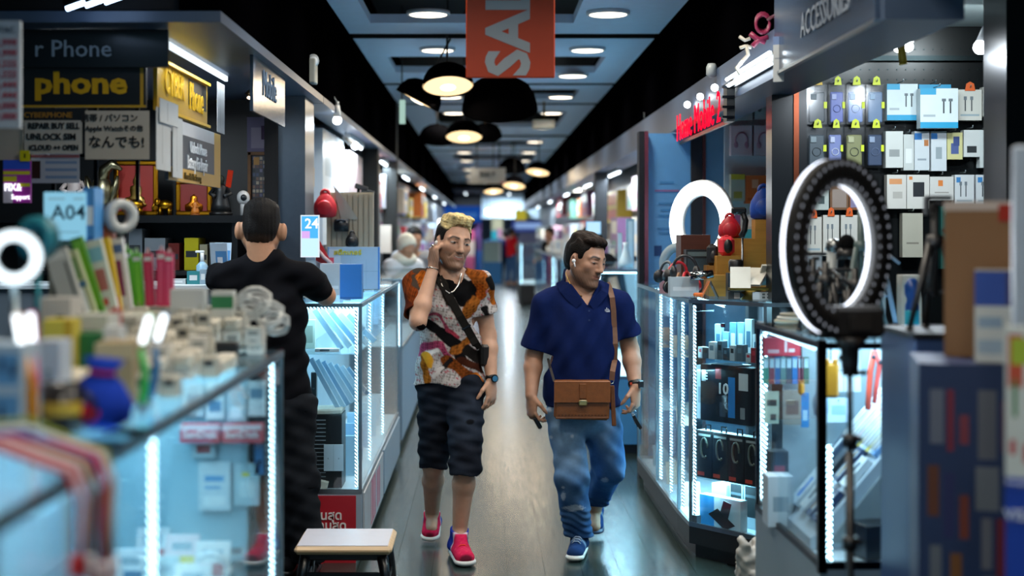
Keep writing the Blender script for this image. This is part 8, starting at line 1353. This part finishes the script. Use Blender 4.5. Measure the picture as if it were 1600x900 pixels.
# ================================================================ banner, hanging signs
o = thing('hanging_banner', 'orange hanging banner with white letters SALE running upwards', 'banner', W(798, 122, 5.6)); a, b = W(728, 122, 5.6), W(867, -178, 5.6); c = (a+b)/2
part('banner_panel', o, lambda m: m.box(c, (b.x-a.x, .012, b.z-a.z), '#dc4a1a', 'plastic', I3, .004)); RL = RY(-math.pi/2)
lettering('SALE', (W(797, 0, 5.6).x, 5.592, W(0, 119, 5.6).z), .235, '#c3c8ca', o, R=RL, bold=.035, sx=.96, align='LEFT')
for px in (745, 850): part('hanger', o, lambda m: m.cyl((W(px, 0, 5.6).x, 5.6, b.z), (W(px, 0, 5.6).x, 5.6, 3.06), .003, '#333333', 'metal', n=5))
o = board('soi_sign', 'white hanging aisle sign reading SOI 9 far down the aisle', 'sign', 735, 262, 790, 287, 22.0, '#a9a69e', [(.85, 0, 1, .12, '#b05a5a')], [('SOI 9', 761, 272, 7, '#3c3c3a', .02, 1.1)], d=.05); rods('hanger', o, [(W(745, 262, 22), W(745, 262, 22)+Vector((0, 0, .6))), (W(780, 262, 22), W(780, 262, 22)+Vector((0, 0, .6)))], .01, '#333333')
o = board('exit_sign', 'small pale green lit sign box hanging by the left panels', 'sign', 624, 156, 633, 193, 12.2, '#9fc0b4', (), (), d=.04, mt='emit0.9'); rods('hanger', o, [(W(628, 156, 12.2), W(628, 156, 12.2)+Vector((0, 0, .83)))], .006, '#333333')
bx('ceiling_unit', 'white boxy unit hanging under the middle ceiling panels', 'fixture', 833, 187, 867, 199, 15.2, .25, '#c9c2ac', [(.1, .2, .9, .8, '#d8d4c4')]); tag(one('hanger_rod', '', '', lambda m: m.cyl(W(850, 187, 15.3), W(850, 120, 15.3), .012, '#6a5a3a', 'metal', n=6)), 'thin rod holding the white boxy unit', 'rod')
# ================================================================ far stalls
slab('wall_left_stalls', -1.45, -1.30, 8.35, 46, 0, 2.40, '#596370', 'plastic'); slab('wall_right_stalls', 1.80, 1.95, 9.6, 46, 0, 2.6, '#59616a', 'plastic')
slab('column_7', -1.12, -.98, 12.9, 13.1, 0, 3.4, '#0c1012'); slab('column_8', -1.10, -.95, 15.2, 15.45, 0, 3.4, '#101618'); slab('column_9', -1.08, -1.02, 13.66, 13.74, 0, 3.0, '#7d868e', 'metal'); slab('column_10', 1.26, 1.40, 16, 16.2, 0, 2.4, '#14181e')
side_board('poster_board', 'gold and white poster board on the first far left stall', 'poster', -1.16, 8.5, 9.6, 1.95, 2.38, '#9fb0bc', [(0, .0, 1, .3, '#b0904a'), (.1, .35, .9, .6, '#c9d4dc'), (.1, .65, .9, .95, '#b8862a')], mt='plastic', d=.12)
side_board('sign_board', 'white panel with blue tint beyond the gold poster board', 'sign', -1.12, 9.75, 11.2, 1.55, 2.36, '#b4c4d2', [(.1, .1, .9, .5, '#c2ced8'), (.1, .6, .4, .9, '#8fa4b4')], d=.17); side_board('sign_board', 'pale pink and grey panel before the dark left columns', 'sign', -1.10, 11.4, 12.7, 1.5, 2.3, '#b0a8ae', [(.1, .6, .9, .9, '#c4b0b8'), (.2, .1, .8, .4, '#8a9298')], d=.19)
PAL = ['#c3c8cc', '#b0b8c0', '#c9a0ac', '#c4b02c', '#3a6aa8', '#a83038', '#5a8a7a', '#d0cabc', '#8a8f98', '#c06a2a', '#7f5a86', '#b8c4cc', '#d4d2ca', '#9fb4c4']
PN = ['white', 'grey', 'pink', 'yellow', 'blue', 'red', 'green', 'cream', 'slate', 'orange', 'purple', 'pale blue', 'ivory', 'light blue']
for side in (-1, 1):
    y = 11.0 if side > 0 else 13.3; k = 0
    while y < 43:
        wy = rng.uniform(.4, .8)*(1+y/40)
        for lv in range(2 if y < 28 and not (side > 0 and 16.2 < y < 19) else 1):
            i = rng.randrange(len(PAL)); d = rng.uniform(.10, .30); hh = rng.uniform(.25, .42); z = rng.uniform(1.38, 1.42)+lv*.47; xw = -1.30 if side < 0 else 1.80
            m = MB(); m.pbox((xw-side*d/2, y, z+hh/2), (wy, d, hh), [(.1, .55, .9, .9, rng.choice(PAL)), (.15, .1, .85, .35, rng.choice(PAL))], PAL[i], 'plastic', RZ(-side*math.pi/2)); o = m.build('hanging_goods'); tag(o, f'{PN[i]} block of packaged goods, {ordw(k)} along the wall of the far {"left" if side < 0 else "right"} stalls', 'goods', f'goods on the far {"left" if side < 0 else "right"} stall wall'); k += 1
        y += wy*1.08+rng.uniform(.0, .3)*(1+y/30)
for side in (-1, 1):          # things standing on the far counters
    for kk, yy in enumerate(np.linspace(10.8 if side < 0 else 14.2, 30, 22)):
        if side < 0 and (13.4 < yy < 15.7 or 18.3 < yy < 18.7): continue
        if side > 0 and 18.9 < yy < 20.1 or yy > 25.9 and side > 0: continue
        i = rng.randrange(len(PAL)); hh = rng.uniform(.06, .24); x = side*1.0+rng.uniform(-.14, .14)+(.2 if side > 0 else 0); z = 1.2885 if side < 0 else 1.3085
        if side < 0: x = max(-1.08, min(-.72, x))
        m = MB(); m.pbox((x, yy, z+.001+hh/2), (rng.uniform(.08, .2), .15, hh), [(.1, .3, .9, .8, rng.choice(PAL))], PAL[i], 'plastic'); tag(m.build('counter_box'), f'{PN[i]} box, {ordw(kk)} along the far {"left" if side < 0 else "right"} glass counters', 'box', f'boxes on the far {"left" if side < 0 else "right"} counters')
# things on the bright counter behind the polo man
Z3 = 1.3685
bx('tablet_display', 'lit tablet showing a pale blue screen above the bright counter', 'tablet', 916, 346, 939, 366, 11.6, .03, '#8fc4e8', [(.08, .08, .92, .92, '#b4dcf4')], 'emit1.0'); bpy.data.objects['tablet_display'].location.z += 0
part('tablet_stand', bpy.data.objects['tablet_display'], lambda m: m.box((W(927, 0, 11.64).x, 11.64, (Z3+W(0, 366, 11.6).z)/2), (.04, .03, W(0, 366, 11.6).z-Z3), '#7f98a8'))
for i, (px, w_, y0, Y, c) in enumerate([(985, 12, 342, 11.0, '#7fa8c4'), (969, 6, 364, 10.9, '#a9cce0'), (1000, 8, 380, 10.8, '#8fb8d0')]): bx('acrylic_tower', f'clear blue acrylic stand, {ORD[i]} on the bright counter behind the polo man', 'stand', px-w_/2, y0, px+w_/2, 0, Y, .05, c, [(.2, .05, .8, .95, '#b9d8ea')], 'gloss', zb=Z3)
tag(one('glass_vase', '', '', lambda m: m.lathe([(.05, 0), (.055, .04), (.03, .10), (.02, .16), (.024, .19)], (W(978, 0, 10.7).x, 10.7, Z3), '#b9d4e4', 'gloss', n=18)), 'pale glass vase shape on the bright counter', 'vase')
for i in range(6): bx('counter_card', f'white gadget card, {ORD[i]} inside the bright counter', 'package', 950+14*i, 0, 962+14*i, 0, 10.7+.2*(i % 3), .02, ['#b9dcec', '#d0e4ee', '#8fc4dc'][i % 3], [(.2, .2, .8, .6, '#5fa4cc')])
for ob in [x for x in bpy.data.objects if x.name.startswith('counter_card')]:
    mx = max(v.co.z for v in ob.data.vertices)
    for v in ob.data.vertices: v.co.z = .22 if v.co.z > mx/2 else 0; v.co.x *= 2
    ob.location.z = 1.0075
o = side_board('yellow_sign', 'yellow and red sign over the far right stalls', 'sign', 1.62, 17.2, 18.6, 1.75, 2.15, '#c9a81c', [(.1, .55, .9, .9, '#c4501c'), (.1, .1, .9, .4, '#c4341c')], face=-1, d=.18); side_board('red_sign', 'dark red sign box far down the right stalls', 'sign', 1.6, 29, 31, 1.95, 2.35, '#a01c2c', [(.1, .1, .9, .4, '#1c1c20')], face=-1, d=.2)
for i, (px, py, Y, w_, h_, l) in enumerate([(898, 297, 26, 20, 5, 'white lit tube sign over the far right stalls'), (676, 347, 40, 32, 8, 'yellow-white lit strip over the far left kiosk'), (763, 331, 46, 9, 9, 'bright round lamp at the end of the aisle'), (876, 325, 30, 6, 6, 'small round lamp by the far right stalls')]):
    p = W(px, py, Y); o = thing('shop_lamp', l, 'lamp', p); part('light', o, lambda m: m.box(p, (w_*Y/F, .05, h_*Y/F), (1, .97, .86), 'emit5', I3, .01) if w_ > 9 else m.ell(p, (w_*Y/F/2,)*3, (1, .95, .85), 'emit8')); part('wire', o, lambda m: m.cyl(p+Vector((0, .03, 0)), p+Vector((0, .03, 3.0-p.z)), .01, '#222222', n=5))
# end of the aisle
slab('wall_back_bulkhead', -.1, 3.2, 47.0, 49.4, 2.05, 2.85, '#c4dcf0'); slab('wall_back_dark', -3.2, -.1, 46.6, 49.4, 2.0, 3.05, '#0e1218'); slab('ceiling_lobby', -3.2, 3.2, 41.2, 49.4, 2.86, 2.95, '#0a0c10')
for i, (x0, y0, x1, y1, Y, c, pr, l, mt_) in enumerate([(685, 322, 752, 348, 45.6, '#1f5ac4', [(.1, .3, .9, .6, '#4a8ae4')], 'blue lit shop sign at the end of the aisle', 'emit0.4'), (742, 344, 752, 432, 45.8, '#5a3a6c', [(0, 0, 1, .5, '#2a5a9c')], 'purple and blue pillar sign at the end of the aisle', 'plastic'), (727, 360, 741, 438, 45.5, '#b04a6a', [(0, .5, 1, .8, '#c9b0a0')], 'pink poster stand at the end of the aisle', 'plastic'),
        (754, 376, 784, 443, 44.0, '#2f86cc', [(.05, .5, .85, .98, '#a9c8c4'), (.85, .5, .97, .97, '#e4f0f4')], 'blue kiosk with a lit pale window at the end of the aisle', 'plastic'), (768, 340, 786, 374, 45.4, '#b9c4b0', [(0, 0, .5, .4, '#3ac0dc'), (.5, .1, .9, .5, '#d8a8d0'), (.2, .5, .9, .9, '#dce4c8')], 'colourful lit display above the blue kiosk', 'emit0.6'), (805, 328, 822, 344, 46.61, '#c4b83a', (), 'yellow round sign at the end of the aisle', 'emit0.6'), (800, 345, 850, 362, 45.0, '#3a4a8c', [(.1, .3, .9, .8, '#8fb0e4')], 'blue lit sign over the far shops', 'emit0.7'), (812, 364, 846, 378, 44.8, '#8f8aa4', (), 'lilac table top at the end of the aisle', 'plastic'),
        (600, 318, 683, 342, 45.2, '#101418', [(.3, .3, .7, .6, '#8a9094')], 'dark shop fascia at the far left end', 'plastic'), (660, 362, 692, 392, 39.5, '#a8c43a', [(.1, .1, .9, .4, '#c9d4c0')], 'lime green lit kiosk in the far left stalls', 'emit0.5'), (1046, 0, 1047, 1, 45, '#333333', (), 'skip', 'plastic')][:-1]):
    bx('shop_sign', l, 'sign' if 'sign' in l or 'fascia' in l else 'kiosk', x0, y0, x1, y1, Y, .4 if 'kiosk' not in l else .8, c, pr, mt_, zb=0 if ('kiosk' in l and 'display' not in l) or 'stand' in l or 'pillar' in l or 'table' in l else None)
for i, (px, y, hh) in enumerate([(832, 31.5, .16), (850, 32.0, .12), (820, 32.4, .2), (862, 31.8, .14)]): bx('counter_box', f'{("grey", "white", "pale", "dark")[i]} box on the glowing kiosk case far down the aisle', 'box', px-6, 0, px+6, 0, y, .2, ['#5a6064', '#c3c8cc', '#a9bcc8', '#23282c'][i], [(.2, .2, .8, .8, '#7d868c')])
for ob in [x for x in bpy.data.objects if x.name.startswith('counter_box') and 'glowing kiosk' in x.get('label', '')]:
    mx = max(v.co.z for v in ob.data.vertices)
    for v in ob.data.vertices: v.co.z = .18 if v.co.z > mx/2 else 0
    ob.location.z = 1.3685
for i in range(4): bx('gadget_card', f'white and yellow gadget card, {ORD[i]} inside the glowing kiosk case', 'package', 818+12*i, 0, 828+12*i, 0, 31.4+.3*i, .05, ['#b9d8e8', '#c9b43a', '#dce8ee', '#8fb4cc'][i], [(.2, .2, .8, .6, '#e4eef4')])
for ob in [x for x in bpy.data.objects if x.name.startswith('gadget_card')]:
    mx = max(v.co.z for v in ob.data.vertices)
    for v in ob.data.vertices: v.co.z = .34 if v.co.z > mx/2 else 0
    ob.location.z = .9085 if ob.name[-1] in '13' else .4575
# fill lights added along the stalls and lobby, each given a visible tube
def batten(x, y, z, L_, p, label):
    o = thing('tube_lamp', label, 'lamp', (x, y, z), 'added fill lights over the stalls'); part('tube', o, lambda m: m.cyl((x, y-L_/2, z), (x, y+L_/2, z), .013, (.82, .93, 1), 'emit6', n=8)); part('batten', o, lambda m: m.box((x, y, z+.03), (.05, L_+.06, .035), '#c3c8cc')); area_light('tube_glow', (x, y, z-.03), (0, 0, 0), .08, p, (.80, .92, 1), L_)
for i, y in enumerate((11.5, 15, 19, 24, 30, 37)):
    batten(-1.06, y, 2.352, 1.2, 16+y*.8, f'white fill lamp added under the far left headers, {ORD[i]} from the pillar'); batten(1.42, y+.4, 2.262, 1.2, 16+y*.8, f'white fill lamp added under the far right headers, {ORD[i]} from the poster wall')
batten(-1.8, 6.4, 2.352, 1.2, 17, 'white fill lamp added under the left shop soffit'); batten(.8, 45.6, 2.813, 1.6, 120, 'white fluorescent batten in the lobby at the end of the aisle'); batten(-.6, 45.0, 2.813, 1.6, 110, 'second white fill lamp added in the lobby at the end of the aisle')
